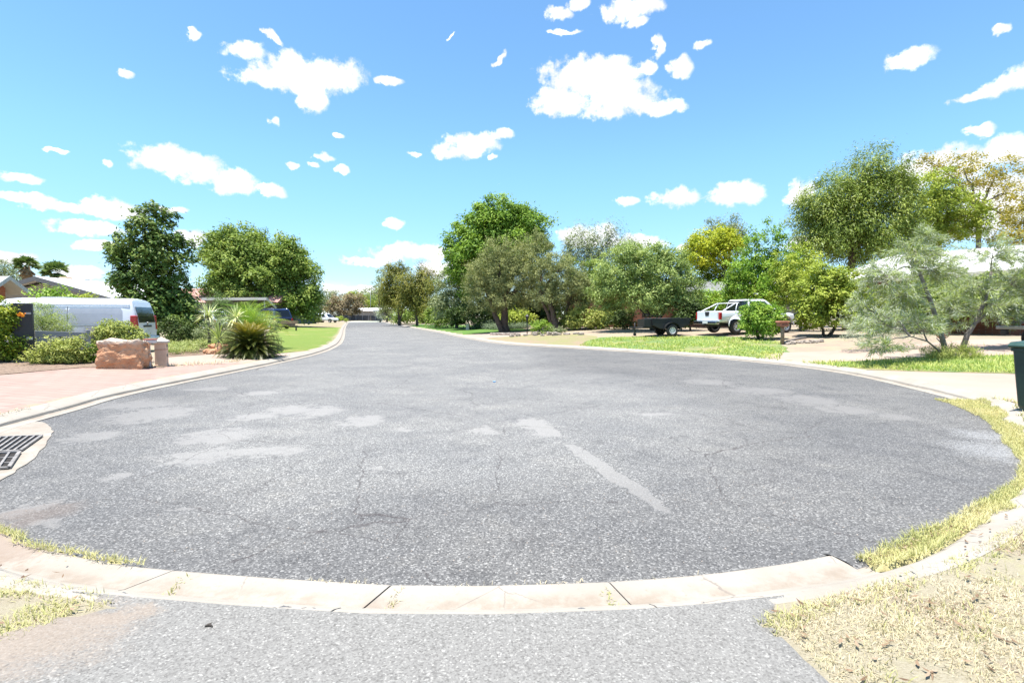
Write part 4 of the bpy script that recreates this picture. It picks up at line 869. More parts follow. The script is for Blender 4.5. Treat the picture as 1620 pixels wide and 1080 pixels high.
tree('hedge_bush', 'clipped bright green bush in front of the white ute', 'bush', 1203, 23.6, [(1205, 505, 30, 22), (1190, 500, 16, 18), (1222, 500, 16, 16), (1205, 520, 24, 12)], 'lime', 0.11, 0.065, dens=11, nl=30, cs=0.13, r=0.07, bark=BARK_D, stems=[(1185, 505, 0.09), (1212, 510, 0.06)])
tree('big_gum', 'large dark eucalypt, the tallest tree on the right', 'tree', 1345, 41, [(1378, 282, 44, 36), (1318, 316, 36, 30), (1302, 352, 38, 40), (1355, 345, 55, 50), (1400, 330, 45, 50), (1330, 395, 50, 32), (1395, 385, 46, 34), (1270, 340, 16, 24), (1290, 385, 30, 24), (1430, 300, 16, 20)], 'euc', 0.34, 0.08, dens=1.05, nl=60, cs=0.52, r=0.38, droop=0.65, flat=1.1, rough=0.32, bark=BARK_B)
tree('leafy_tree', 'yellow-green tree between the big eucalypt and the orange one', 'tree', 1485, 44, [(1475, 305, 34, 30), (1500, 340, 40, 32), (1465, 345, 34, 34), (1520, 360, 34, 24), (1455, 375, 34, 24)], 'yellowgreen', 0.32, 0.12, dens=1.2, nl=38, cs=0.42, r=0.22, rough=0.35)
tree('orange_tree', 'tall open orange-brown tree with bare limbs at the right', 'tree', 1540, 48, [(1525, 268, 36, 18), (1575, 275, 34, 20), (1490, 272, 16, 12), (1595, 305, 16, 18), (1550, 300, 34, 14), (1560, 340, 30, 20), (1605, 345, 20, 16), (1468, 255, 9, 8)], 'orange', 0.32, 0.12, dens=0.55, nl=30, cs=0.45, r=0.26, rough=0.45, fill=0.2, bark=BARK_G, nb=40)
tree('leafy_tree', 'olive and brown tree at the right edge above the white roof', 'tree', 1625, 42, [(1640, 330, 34, 34), (1625, 370, 34, 24), (1600, 385, 24, 18)], 'orange', 0.30, 0.12, dens=1.0, nl=34, cs=0.40, r=0.2)
# understorey on the right
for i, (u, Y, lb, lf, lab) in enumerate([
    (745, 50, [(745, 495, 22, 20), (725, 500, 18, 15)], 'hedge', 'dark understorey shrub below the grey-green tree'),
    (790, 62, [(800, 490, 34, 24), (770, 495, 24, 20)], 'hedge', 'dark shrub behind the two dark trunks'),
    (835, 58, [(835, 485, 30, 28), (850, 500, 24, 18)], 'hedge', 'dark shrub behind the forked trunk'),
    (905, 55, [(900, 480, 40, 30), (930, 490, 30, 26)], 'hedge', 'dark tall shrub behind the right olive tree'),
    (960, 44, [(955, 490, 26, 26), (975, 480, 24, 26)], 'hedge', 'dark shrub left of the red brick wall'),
    (660, 92, [(660, 500, 34, 10), (690, 500, 20, 12)], 'shade', 'low bushes behind the weeping trees'),
    (710, 60, [(708, 505, 18, 11), (690, 505, 14, 12)], 'shade', 'green bush behind the small white sign'),
    (820, 46, [(822, 505, 18, 12), (806, 505, 14, 12)], 'yellowgreen', 'sunlit pale shrub behind the dark trunks'),
    (950, 36.5, [(925, 505, 28, 14), (955, 508, 22, 14), (900, 508, 18, 12)], 'variegated', 'rounded pale shrub in the bed left of the trailer'),
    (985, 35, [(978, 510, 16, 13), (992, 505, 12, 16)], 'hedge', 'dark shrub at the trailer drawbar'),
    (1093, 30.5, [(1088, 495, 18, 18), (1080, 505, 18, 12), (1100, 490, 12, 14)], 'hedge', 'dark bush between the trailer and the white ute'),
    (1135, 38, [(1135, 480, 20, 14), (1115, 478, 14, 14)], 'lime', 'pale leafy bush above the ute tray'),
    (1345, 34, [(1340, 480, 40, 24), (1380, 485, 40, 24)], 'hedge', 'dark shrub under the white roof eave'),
    (1440, 26, [(1430, 480, 34, 26), (1470, 470, 30, 30)], 'shade', 'green shrub against the white roofed house'),
    (1530, 24, [(1520, 480, 40, 28), (1570, 475, 40, 34), (1610, 480, 30, 30)], 'feather', 'grey-green shrub row at the right of the white roofed house'),
    (1500, 25.5, [(1492, 490, 20, 20), (1478, 505, 14, 12)], 'vine', 'yellow-lit shrub behind the rusty ball'),
    ]):
    k = Y / 40.0
    tree('garden_shrub', lab, 'shrub', u, Y, lb, lf, 0.22 * k + 0.05, (0.22 * k + 0.05) * 0.45, dens=2.0 / k ** 1.5, nl=34, cs=0.28 * k + 0.06, r=0.07, up=0.2)
tree('round_bush', 'low dark green rounded bush beside the brick drive', 'bush', 858, 34.5, [(858, 518, 17, 9), (850, 520, 10, 7)], 'bright', 0.14, 0.06, dens=5, nl=30, cs=0.15, r=0.04)
tree('round_bush', 'small grey-leafed bush beside the low round bush', 'bush', 880, 34, [(880, 522, 8, 7), (888, 526, 6, 5)], 'grey', 0.12, 0.05, dens=6, nl=26, cs=0.13, r=0.03)
rng = np.random.default_rng(33)
pl = np.array(tp((748, 519), (775, 522), (800, 523), (835, 520), (822, 514), (770, 514))); mn, mx = pl.min(0), pl.max(0); pts = rng.uniform(mn, mx, size=(3000, 2)); pts = pts[inside(pts, pl)][:420]
Cc = np.stack([pts[:, 0], pts[:, 1], gzs(pts) + 0.10 + 0.12 * rng.random(len(pts))], 1)
g = foliage('ground_cover', LM['blue_cover'], Cc, np.tile(np.array((0, 0, 1.0)), (len(Cc), 1)), 40, 0.3, 0.2, 0.05, rng, up=0.3); tag(g, 'blue-green ground cover under the two dark trunks', 'ground cover', kind='stuff')
# ---------------------------------------------------------------- wispy acacias near the right kerb
def wispy(label, u, Y, lobes, nbr, nleaf, seed, stems, L=0.17, W=0.014, low_bush=True, leaf='silver', leaf2='feather'):
    rng = np.random.default_rng(seed); b = onground(u, Y); root = empty('wispy_acacia', b, 0, label, 'tree', 'wispy grey-green acacias')
    lw = [((c[0] - b.x, c[1] - b.y, c[2] - b.z), rr) for c, rr in lobes_px(lobes, Y)]
    mb = MB(); C, A, T = [], [], []
    ends = []
    for (path, r) in stems:
        pts = [np.array(P(pu, pv, Y) - b) + np.array((0, dy, 0)) for (pu, pv, dy) in path]; pts[0][2] -= 0.1
        mb.tube(pts, [r * (1 - 0.6 * i / (len(pts) - 1)) for i in range(len(pts))], 8); ends += pts[1:]
    ends = np.array(ends); tot = sum(r[0] * r[2] for _, r in lw)
    for c, rr in lw:
        c = np.array(c); rr = np.array(rr); n = int(nbr * rr[0] * rr[2] / tot)
        s = ends[np.argmin(((ends - c) ** 2).sum(1))]
        mb.tube(curve_pts(s, c, 0.08, 4, rng, 0.03), [0.022, 0.018, 0.014, 0.01, 0.007], 5, caps=False)
        for i in range(n):
            d = sphere_dirs(1, rng)[0]; e = c + d * rr * rng.uniform(0.35, 1.0); a = c + (s - c) * rng.uniform(0, 0.5) if rng.random() < .5 else c + d * rr * 0.15
            cp = curve_pts(a, e, 0.10, 4, rng, 0.04)
            if i % 2 == 0: mb.tube(cp, [0.007, 0.006, 0.005, 0.004, 0.003], 3, caps=False)
            nl = int(nleaf * rng.uniform(0.6, 1.4)); t = rng.uniform(0.25, 1.05, nl); cp = np.array(cp)
            pos = np.stack([np.interp(t, np.linspace(0, 1, 5), cp[:, k]) for k in range(3)], 1); tang = unit((e - a)[None])[0]
            dr = tang * 0.8 + rng.normal(size=(nl, 3)) * 0.45 + np.array((0, 0, 0.12 - 0.5 * (rng.random() < .35)))
            C.append(pos + unit(dr) * L * 0.45 + rng.normal(size=(nl, 3)) * 0.03); A.append(dr); T.append(np.clip(rng.random() * 0.6 + 0.4 * rng.random(nl), 0, 1))
    C = np.concatenate(C); A = np.concatenate(A); T = np.concatenate(T)
    half = rng.random(len(C)) < 0.5
    for sel, lf in ((half, leaf), (~half, leaf2)):
        quads_obj('foliage', leaf_quads(C[sel], A[sel], L * rng.uniform(.6, 1.3, sel.sum()), W * rng.uniform(.7, 1.4, sel.sum()), rng), 4, LM[lf], root, T[sel])
    mb.build('trunk', BARK_G, root); return root
wispy('nearer wispy grey-green acacia leaning left over the grass island', 1502, 14.6,
      [(1440, 405, 62, 34), (1395, 440, 48, 34, -.4), (1480, 430, 54, 36, .5), (1420, 470, 58, 30), (1385, 510, 46, 26, -.6), (1450, 510, 50, 24, -.5), (1395, 548, 44, 16, -.9), (1360, 480, 20, 24), (1470, 375, 34, 20)], 400, 52, 3,
      [([(1502, 572, 0), (1488, 525, 0), (1470, 470, 0), (1452, 425, 0), (1448, 395, 0)], 0.075), ([(1500, 572, 0), (1470, 552, -.3), (1440, 538, -.6), (1405, 530, -.8)], 0.035), ([(1500, 572, 0), (1485, 550, -.2), (1478, 540, -.4)], 0.025), ([(1503, 572, 0), (1500, 545, .2), (1495, 535, .3)], 0.025)])
wispy('farther wispy acacia with a leaning trunk behind the wheelie bin', 1522, 16.2,
      [(1570, 400, 56, 30), (1540, 450, 50, 34), (1600, 450, 54, 40), (1560, 490, 56, 30), (1500, 485, 40, 28), (1620, 500, 44, 26), (1650, 430, 50, 50), (1510, 515, 30, 14)], 380, 52, 9,
      [([(1520, 556, 0), (1530, 530, 0), (1546, 505, 0), (1560, 470, 0), (1568, 430, 0)], 0.085), ([(1546, 505, 0), (1590, 480, .3), (1620, 450, .5)], 0.04)])
tree('grass_tussock', 'straw coloured tussock around the foot of the nearer acacia', 'grass tuft', 1505, 14.5, [(1505, 562, 34, 14), (1490, 565, 22, 10), (1525, 560, 20, 12)], 'variegated', 0.22, 0.012, dens=9, nl=26, cs=0.12, r=0.02, up=0.9, align=0.1)
tree('wispy_shrub', 'silvery wispy shrub low behind the pale driveway', 'shrub', 1400, 17.5, [(1375, 515, 34, 24), (1410, 510, 34, 24), (1440, 520, 26, 20), (1350, 520, 16, 16)], 'silver', 0.16, 0.014, dens=4.5, nl=44, cs=0.17, r=0.03, up=0.3, align=0.4)
# ================================================================ BUILT THINGS
WHITE = plain('white_paint', (0.74, 0.75, 0.76), 0.32, spec=0.5, var=0.05, scale=2, coat=0.6)
BLUE = plain('dark_blue_paint', (0.012, 0.022, 0.075), 0.3, var=0.1, coat=0.8)
BLACKP = plain('black_plastic', (0.018, 0.018, 0.020), 0.55, var=0.25, scale=8)
DARKPAINT = plain('dark_trailer_paint', (0.012, 0.0125, 0.013), 0.5, var=0.35, scale=5)  # black paint, with the tree shade over the trailer put into the colour
RUBBER = plain('tyre_rubber', (0.022, 0.021, 0.021), 0.85, var=0.3, scale=15, bump=0.3)
RIM = plain('alloy_rim', (0.62, 0.62, 0.62), 0.35, metal=0.5, var=0.1)
RIMW = plain('white_steel_rim', (0.72, 0.72, 0.71), 0.45, var=0.1)
CHROME = plain('chrome', (0.65, 0.65, 0.66), 0.18, metal=1.0, var=0.08)
GLASS = plain('dark_tinted_glass', (0.010, 0.012, 0.013), 0.06, spec=0.6, var=0.1)
PANELGLASS = plain('grey_panel_glass', (0.40, 0.42, 0.46), 0.30, spec=0.35, var=0.06)
REDLENS = plain('red_lens', (0.42, 0.012, 0.012), 0.2, spec=0.6, var=0.1)
PLATE = plain('number_plate', (0.66, 0.66, 0.62), 0.5, var=0.1)
CHARCOAL = plain('charcoal_cladding', (0.030, 0.030, 0.033), 0.6, var=0.12, scale=2)
GREYRAIL = plain('grey_rail', (0.27, 0.27, 0.275), 0.5, var=0.12, scale=2)
CREAM = plain('cream_render', (0.62, 0.44, 0.31), 0.9, var=0.12, scale=6, bump=0.4, bscale=60)
CREAMCAP = plain('cream_cap', (0.56, 0.49, 0.40), 0.85, var=0.12, scale=6, bump=0.3)
WHITEROOF = plain('white_roof_steel', (0.66, 0.65, 0.62), 0.55, var=0.06, scale=0.8)
CREAMROOF = plain('cream_roof', (0.60, 0.56, 0.48), 0.6, var=0.1, scale=0.7)
PINKTILE = plain('pink_tile', (0.42, 0.22, 0.18), 0.8, var=0.2, scale=6, bump=0.5, bscale=14)
GREYTRIM = plain('grey_trim', (0.13, 0.125, 0.12), 0.7, var=0.1)
GREYWALL = plain('grey_render', (0.27, 0.255, 0.235), 0.9, var=0.1, scale=2, bump=0.2)
PALEGREEN = plain('pale_green_trim', (0.40, 0.44, 0.42), 0.6, var=0.08)
SOFFIT = plain('soffit', (0.42, 0.41, 0.36), 0.8, var=0.08)
FENCEM = plain('dark_steel_fence', (0.060, 0.060, 0.064), 0.55, var=0.15)
TEAL = plain('teal_fence', (0.045, 0.085, 0.080), 0.6, var=0.15)
TIMBER = plain('weathered_timber', (0.25, 0.18, 0.115), 0.85, var=0.35, scale=9, bump=0.5)
TERRACOTTA = plain('terracotta_brick', (0.34, 0.135, 0.085), 0.85, var=0.25, scale=12, bump=0.4)
BINGREEN = plain('dark_green_bin', (0.012, 0.034, 0.026), 0.42, var=0.2, scale=6)
BINLID = plain('green_bin_lid', (0.022, 0.060, 0.046), 0.38, var=0.15, scale=6)
WHITEPOST = plain('white_post', (0.62, 0.58, 0.54), 0.7, var=0.1)
REDPAINT = plain('faded_red', (0.36, 0.10, 0.08), 0.6, var=0.2)
IRON = plain('grate_iron', (0.27, 0.245, 0.22), 0.6, metal=0.3, var=0.35, scale=12)
RUST = plain('rust', (0.30, 0.12, 0.05), 0.9, var=0.35, scale=15, bump=0.4)
PIT_SHADE = plain('pit_shade', (0.02, 0.016, 0.013), 0.95)
GALV = plain('galvanised', (0.34, 0.34, 0.33), 0.45, metal=0.6, var=0.15)
m, nt, bs = material('red_brick'); pos = coords(nt)
mp = nt.new('ShaderNodeMapping'); nt.put(mp.inputs[0], pos); mp.inputs['Rotation'].default_value = (R(90), 0, 0)
bt = nt.new('ShaderNodeTexBrick'); nt.put(bt.inputs['Vector'], mp.outputs[0]); bt.inputs['Scale'].default_value = 1; bt.inputs['Brick Width'].default_value = 0.24; bt.inputs['Row Height'].default_value = 0.086; bt.inputs['Mortar Size'].default_value = 0.006
bt.inputs['Color1'].default_value = (0.26, 0.085, 0.050, 1); bt.inputs['Color2'].default_value = (0.34, 0.125, 0.07, 1); bt.inputs['Mortar'].default_value = (0.30, 0.23, 0.18, 1)
nt.put(bs.inputs['Base Color'], bt.outputs[0]); bs.inputs['Roughness'].default_value = 0.9; BRICK = m
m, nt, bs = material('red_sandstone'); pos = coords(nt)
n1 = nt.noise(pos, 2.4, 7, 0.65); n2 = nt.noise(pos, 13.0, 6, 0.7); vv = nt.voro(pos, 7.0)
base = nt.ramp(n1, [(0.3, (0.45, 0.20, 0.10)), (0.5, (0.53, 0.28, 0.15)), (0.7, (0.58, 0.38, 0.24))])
base = nt.mix(nt.smooth(n2, 0.55, 0.72, 0, 0.7), base, (0.23, 0.11, 0.06)); zc = nt.new('ShaderNodeSeparateXYZ'); nt.put(zc.inputs[0], pos); base = nt.mix(nt.math('MULTIPLY', nt.smooth(nt.math('MULTIPLY_ADD', n1, 0.22, zc.outputs[2]), 0.38, 0.46), 0.85), base, (0.56, 0.47, 0.37)); base = nt.mix(nt.smooth(n2, 0.28, 0.40, 0.6, 0), base, (0.56, 0.42, 0.31))  # paler top by height: pale crust plus sunlight put into the colour
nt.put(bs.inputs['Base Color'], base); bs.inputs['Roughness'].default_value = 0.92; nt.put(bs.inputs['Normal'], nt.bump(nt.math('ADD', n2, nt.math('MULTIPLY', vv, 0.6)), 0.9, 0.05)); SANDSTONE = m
m, nt, bs = material('pale_stone'); pos = coords(nt); n2 = nt.noise(pos, 9.0, 6, 0.7)
nt.put(bs.inputs['Base Color'], nt.ramp(n2, [(0.3, (0.25, 0.20, 0.16)), (0.7, (0.46, 0.40, 0.34))])); bs.inputs['Roughness'].default_value = 0.9; nt.put(bs.inputs['Normal'], nt.bump(n2, 0.6, 0.03)); STONE = m

def add_wheel(parent, c, r, w, side, rimmat=None, rimr=0.6, spokes=6):
    """wheel mesh (tyre) with a rim; side=+1/-1 is the outer face along y"""
    mb = MB(); h = w / 2
    prof = [(r * rimr, -h), (r * 0.86, -h), (r * 0.97, -h * 0.82), (r, -h * 0.5), (r, h * 0.5), (r * 0.97, h * 0.82), (r * 0.86, h), (r * rimr, h), (r * rimr, -h)]
    mb.lathe((0, 0, 0), prof, 28, 'Y'); t = mb.build('wheel', RUBBER, parent); t.location = c
    rb = MB(); s = side; R_ = r * rimr
    rb.lathe((0, 0, 0), [(R_ * 1.0, -s * h * 0.5), (R_ * 1.0, s * h * 0.93), (R_ * 0.86, s * h * 0.93), (R_ * 0.80, s * h * 0.35)], 28, 'Y')
    rb.lathe((0, 0, 0), [(0, s * h * 0.62), (R_ * 0.30, s * h * 0.60), (R_ * 0.34, s * h * 0.45), (R_ * 0.34, s * h * 0.2)], 16, 'Y')
    for k in range(spokes):
        a = 2 * math.pi * k / spokes; d = Vector((math.cos(a), 0, math.sin(a)))
        M = Matrix.Rotation(-a, 4, 'Y')
        rb.box(d * R_ * 0.58 + Vector((0, s * h * 0.45, 0)), (R_ * 0.62, h * 0.28, R_ * 0.26), rot=M)
    rb.build('rim', rimmat or RIM, t)
    db = MB(); db.lathe((0, 0, 0), [(0, s * h * 0.12), (R_ * 0.99, s * h * 0.12)], 24, 'Y', False); db.build('brake_disc', BLACKP, t)
    return t
def boolean_cut(o, cutters):
    dg = bpy.context.evaluated_depsgraph_get()
    for c in cutters:
        md = o.modifiers.new('cut', 'BOOLEAN'); md.operation = 'DIFFERENCE'; md.object = c; md.solver = 'EXACT'
    dg.update(); me = bpy.data.meshes.new_from_object(o.evaluated_get(dg)); o.modifiers.clear(); old = o.data; o.data = me; bpy.data.meshes.remove(old)
    for c in cutters: m_ = c.data; bpy.data.objects.remove(c); bpy.data.meshes.remove(m_)
def arch_cutter(x, z, r, y0, y1):
    mb = MB(); mb.lathe((x, 0, z), [(0, y0), (r, y0), (r, y1), (0, y1)], 32, 'Y', False); return mb.build('cutter', BLACKP)
def loft(mb, rings, cap=True):
    n = len(rings[0]); vs = [p for r in rings for p in r]; fs = []
    for i in range(len(rings) - 1):
        for k in range(n): fs.append((i * n + k, i * n + (k + 1) % n, (i + 1) * n + (k + 1) % n, (i + 1) * n + k))
    mb.add(vs, fs, True)
    if cap:
        h = n // 2
        for off in (0, (len(rings) - 1) * n):
            cf = [(off + k, off + k + 1, off + n - 2 - k, off + n - 1 - k) for k in range(h - 1)]
            mb.add([], []); b = len(mb.v) - len(vs)
            mb.f += [tuple(b + i for i in f) for f in cf]; mb.sm += [False] * len(cf)
def ring(x, prof):
    """prof: half section (y,z) from bottom to top; returns the closed mirrored ring, x may be a function of z"""
    X = x if callable(x) else (lambda z: x)
    return [(X(z), -y, z) for y, z in prof] + [(X(z), y, z) for y, z in prof[::-1]]
def lower_ring(x, w, zb, zt, sh=0.94, tuck=0.9):
    return ring(x, [(w * tuck, zb), (w * 0.985, zb + 0.08), (w, zb + (zt - zb) * 0.45), (w * 0.985, zb + (zt - zb) * 0.75), (w * (sh + 0.025), zt - 0.045), (w * sh, zt - 0.008), (w * sh * 0.9, zt)])
def glass_quad(mb, pts, off):
    pts = [Vector(p) for p in pts]; n = (pts[1] - pts[0]).cross(pts[2] - pts[0]).normalized(); o = Vector(off)
    if n.dot(o) < 0: n = -n
    mb.add([p + n * 0.008 for p in pts] + [p - n * 0.01 for p in pts], [(0, 1, 2, 3), (7, 6, 5, 4), (0, 4, 5, 1), (1, 5, 6, 2), (2, 6, 7, 3), (3, 7, 4, 0)])
def lerp(a, b, t): return tuple(a[i] + (b[i] - a[i]) * t for i in range(3))
def house_quad(bl, br, tr, tl, u0, u1, v0, v1):
    def q(u, v): return lerp(lerp(bl, br, u), lerp(tl, tr, u), v)
    return [q(u0, v0), q(u1, v0), q(u1, v1), q(u0, v1)]

def greenhouse(parent, paint, xb0, xb1, xt0, xt1, z0, z1, w0, w1, sidewins, rear=(0.08, 0.92, 0.12, 0.86), front=True, name='cab'):
    mb = MB(); B = [(xb0, -w0, z0), (xb1, -w0, z0), (xb1, w0, z0), (xb0, w0, z0)]; T = [(xt0, -w1, z1), (xt1, -w1, z1), (xt1, w1, z1), (xt0, w1, z1)]
    rg = []
    for f, ins in ((0, 0), (0.3, 0), (0.6, 0), (0.93, 0), (1.0, 0.05)):
        zz = z0 + (z1 - z0) * (f if f < 1 else 1.0); row = []
        for i in range(4):
            p = lerp(B[i], T[i], min(f, 0.985) if ins else f); sx_ = 1 if i in (1, 2) else -1; sy_ = 1 if i in (2, 3) else -1
            row.append((p[0] - sx_ * ins * 1.6, p[1] - sy_ * ins, zz + (0.025 if ins else 0)))
        rg.append(row)
    n = 4; vs = [p for r in rg for p in r]; fs = []
    for i in range(len(rg) - 1):
        for k in range(4): fs.append((i * 4 + k, i * 4 + (k + 1) % 4, (i + 1) * 4 + (k + 1) % 4, (i + 1) * 4 + k))
    fs.append((0, 3, 2, 1)); fs.append(tuple((len(rg) - 1) * 4 + k for k in range(4))); mb.add(vs, fs)
    o = mb.build(name, paint, parent, bevel=0.035)
    for s in (-1, 1):
        i0, i1 = (0, 1) if s < 0 else (3, 2)
        for (u0, u1, v0, v1) in sidewins:
            g = MB(); glass_quad(g, house_quad(B[i0], B[i1], T[i1], T[i0], u0, u1, v0, v1), (0, s, 0)); g.build('side_window', GLASS, parent)
    g = MB(); glass_quad(g, house_quad(B[0], B[3], T[3], T[0], *rear), (-1, 0, 0)); g.build('rear_window', GLASS, parent)
    if front:
        g = MB(); glass_quad(g, house_quad(B[1], B[2], T[2], T[1], 0.06, 0.94, 0.08, 0.92), (1, 0, 0.3)); g.build('windscreen', GLASS, parent)
    return o
def place(root, loc, heading): root.location = loc; root.rotation_euler = (0, 0, math.atan2(heading[1], heading[0]))

# ---------------------------------------------------------------- white van
def make_van():
    root = empty('panel_van', (0, 0, 0), 0, 'long white panel van with grey side glass parked in the left driveway', 'van')
    half = [(0.84, 0.30), (0.93, 0.38), (0.965, 0.62), (0.97, 0.95), (0.955, 1.12), (0.925, 1.40), (0.88, 1.66), (0.845, 1.76), (0.76, 1.835), (0.60, 1.87), (0.30, 1.885)]
    def sc(k, zt): return [(y * k, 0.30 + (z - 0.30) * (zt - 0.30) / 1.585) for y, z in half]
    xr = lambda z: -2.50 + 0.20 * max(0.0, (z - 0.9) / 0.985) ** 1.8
    rings = [ring(xr, [(y * 0.955, z if z < 1.8 else z - 0.03) for y, z in half]), ring(lambda z: xr(z) + 0.10, [(y * 0.992, z) for y, z in half]), ring(-2.1, half), ring(-1.0, half), ring(0.2, half), ring(0.9, half), ring(1.15, sc(1, 1.86)), ring(1.5, sc(0.99, 1.66)), ring(1.9, sc(0.98, 1.30)), ring(2.02, sc(0.97, 1.16)), ring(2.40, sc(0.93, 1.02)), ring(2.56, sc(0.84, 0.86)), ring(2.60, sc(0.74, 0.72))]
    mb = MB(); loft(mb, rings); body = mb.build('body', WHITE, root)
    boolean_cut(body, [arch_cutter(-1.55, 0.36, 0.43, -1.2, -0.62), arch_cutter(-1.55, 0.36, 0.43, 0.62, 1.2), arch_cutter(1.65, 0.36, 0.43, -1.2, -0.62), arch_cutter(1.65, 0.36, 0.43, 0.62, 1.2)])
    def ys(z): return float(np.interp(z, [p[1] for p in half], [p[0] for p in half]))
    def side_panel(name, x0, x1, z0, z1, mat, off=0.006, par=root, s=1, r=0.05):
        g = MB(); zs = np.linspace(z0, z1, 7); outer = []
        vs = []; 
        for z in zs:
            c = r if z in (zs[0], zs[-1]) else 0.0
            vs += [(x0 + c, s * (ys(z) + off), z), (x1 - c, s * (ys(z) + off), z)]
        n = len(vs); vs += [(a, b - s * 0.02, c) for a, b, c in vs]
        fs = [(2 * i, 2 * i + 1, 2 * i + 3, 2 * i + 2) for i in range(6)] + [(n + 2 * i, n + 2 * i + 2, n + 2 * i + 3, n + 2 * i + 1) for i in range(6)]
        for i in range(6): fs += [(2 * i, 2 * i + 2, n + 2 * i + 2, n + 2 * i), (2 * i + 1, n + 2 * i + 1, n + 2 * i + 3, 2 * i + 3)]
        fs += [(0, n, n + 1, 1), (n - 2, n - 1, 2 * n - 1, 2 * n - 2)]
        g.add(vs, fs); return g.build(name, mat, par)
    for s in (1, -1):
        side_panel('side_window', -2.10, -0.59, 1.02, 1.55, PANELGLASS, s=s); side_panel('side_window', -0.55, 0.74, 1.02, 1.55, PANELGLASS, s=s)
        side_panel('door_seam', -0.578, -0.562, 0.45, 1.72, BLACKP, 0.004, s=s, r=0); side_panel('door_seam', 0.80, 0.815, 0.45, 1.72, BLACKP, 0.004, s=s, r=0)
        side_panel('side_rail', -2.0, -0.56, 0.945, 0.975, GREYRAIL, 0.004, s=s, r=0)
        side_panel('swage', -2.30, 0.90, 1.665, 1.685, WHITE, 0.012, s=s, r=0); side_panel('swage', -2.30, 0.80, 1.595, 1.615, WHITE, 0.010, s=s, r=0)
        side_panel('cab_window', 0.86, 1.45, 1.10, 1.50, GLASS, 0.01, s=s)
        g = MB(); g.prism([(-2.53, 0.80), (-2.30, 0.80), (-2.33, 1.30), (-2.50, 1.30)], 'Y', s * 0.80, s * 0.965); g.build('tail_light', REDLENS, root, bevel=0.02)
        g = MB(); g.box((-2.43, s * 0.885, 0.755), (0.17, 0.15, 0.08), bev=0.01); g.build('reverse_lens', PLATE, root)
        for z, x0, x1 in ((1.835, -2.2, 0.8),):
            pass
        add_wheel(root, (-1.55, s * 0.84, 0.34), 0.34, 0.22, s); add_wheel(root, (1.65, s * 0.84, 0.34), 0.34, 0.22, s)
    for y in (-0.55, -0.2, 0.2, 0.55):
        g = MB(); zt = float(np.interp(abs(y), [0.3, 0.6, 0.76], [1.885, 1.87, 1.835])); g.box((-0.7, y, zt + 0.004), (3.0, 0.05, 0.02), bev=0.006); g.build('roof_rib', WHITE, root)
    g = MB(); g.box((0.05, 0.1, 1.905), (0.7, 0.5, 0.06), bev=0.02); g.build('roof_vent', GREYRAIL, root)
    def cap(name, y, z0, z1, mat, off=0.012, th=0.02, n=6, parent=root, y0=None):
        g = MB(); zs = np.linspace(z0, z1, n); y0 = -y if y0 is None else y0; vs = []
        for z in zs: vs += [(xr(z) - off, y0, z), (xr(z) - off, y, z)]
        m_ = len(vs); vs += [(a + th + off, b, c) for a, b, c in vs]; fs = [(2 * i, 2 * i + 2, 2 * i + 3, 2 * i + 1) for i in range(n - 1)] + [(m_ + 2 * i, m_ + 2 * i + 1, m_ + 2 * i + 3, m_ + 2 * i + 2) for i in range(n - 1)]
        for i in range(n - 1): fs += [(2 * i, m_ + 2 * i, m_ + 2 * i + 2, 2 * i + 2), (2 * i + 1, 2 * i + 3, m_ + 2 * i + 3, m_ + 2 * i + 1)]
        fs += [(0, 1, m_ + 1, m_), (m_ - 2, 2 * m_ - 2, 2 * m_ - 1, m_ - 1)]; g.add(vs, fs); return g.build(name, mat, parent)
    rg = cap('tailgate', 0.80, 0.58, 1.78, WHITE, 0.014)
    cap('rear_window', 0.74, 1.06, 1.60, GLASS, 0.028)
    cap('badge_strip', 0.36, 0.90, 0.965, BLACKP, 0.034, n=2); cap('number_plate', 0.17, 0.71, 0.82, PLATE, 0.034, n=2)
    g = MB(); g.lathe((xr(1.03) - 0.03, 0, 1.03), [(0, -0.012), (0.055, -0.012), (0.055, 0.02)], 20, 'X', False); g.build('emblem', CHROME, root)
    g = MB(); g.box((-2.50, 0, 0.47), (0.24, 1.80, 0.20), bev=0.05); g.build('rear_bumper', WHITE, root)
    g = MB(); g.box((-2.50, 0, 0.36), (0.20, 1.66, 0.07), bev=0.02); g.build('bumper_skirt', REDPAINT, root)
    g = MB(); g.box((0, 0, 0.34), (4.6, 1.5, 0.16), bev=0.03); g.build('underbody', BLACKP, root)
    return root
van = make_van()
hx = Vector((-0.95, -0.30, 0)).normalized(); left = Vector((-hx.y, hx.x, 0))   # near side is the van's left
rc = P(214, 540, 17.4); cen = Vector((rc.x, rc.y, 0)) + hx * 2.45 - left * 0.95
place(van, (cen.x, cen.y, gz(cen.x, cen.y) - 0.06), hx)

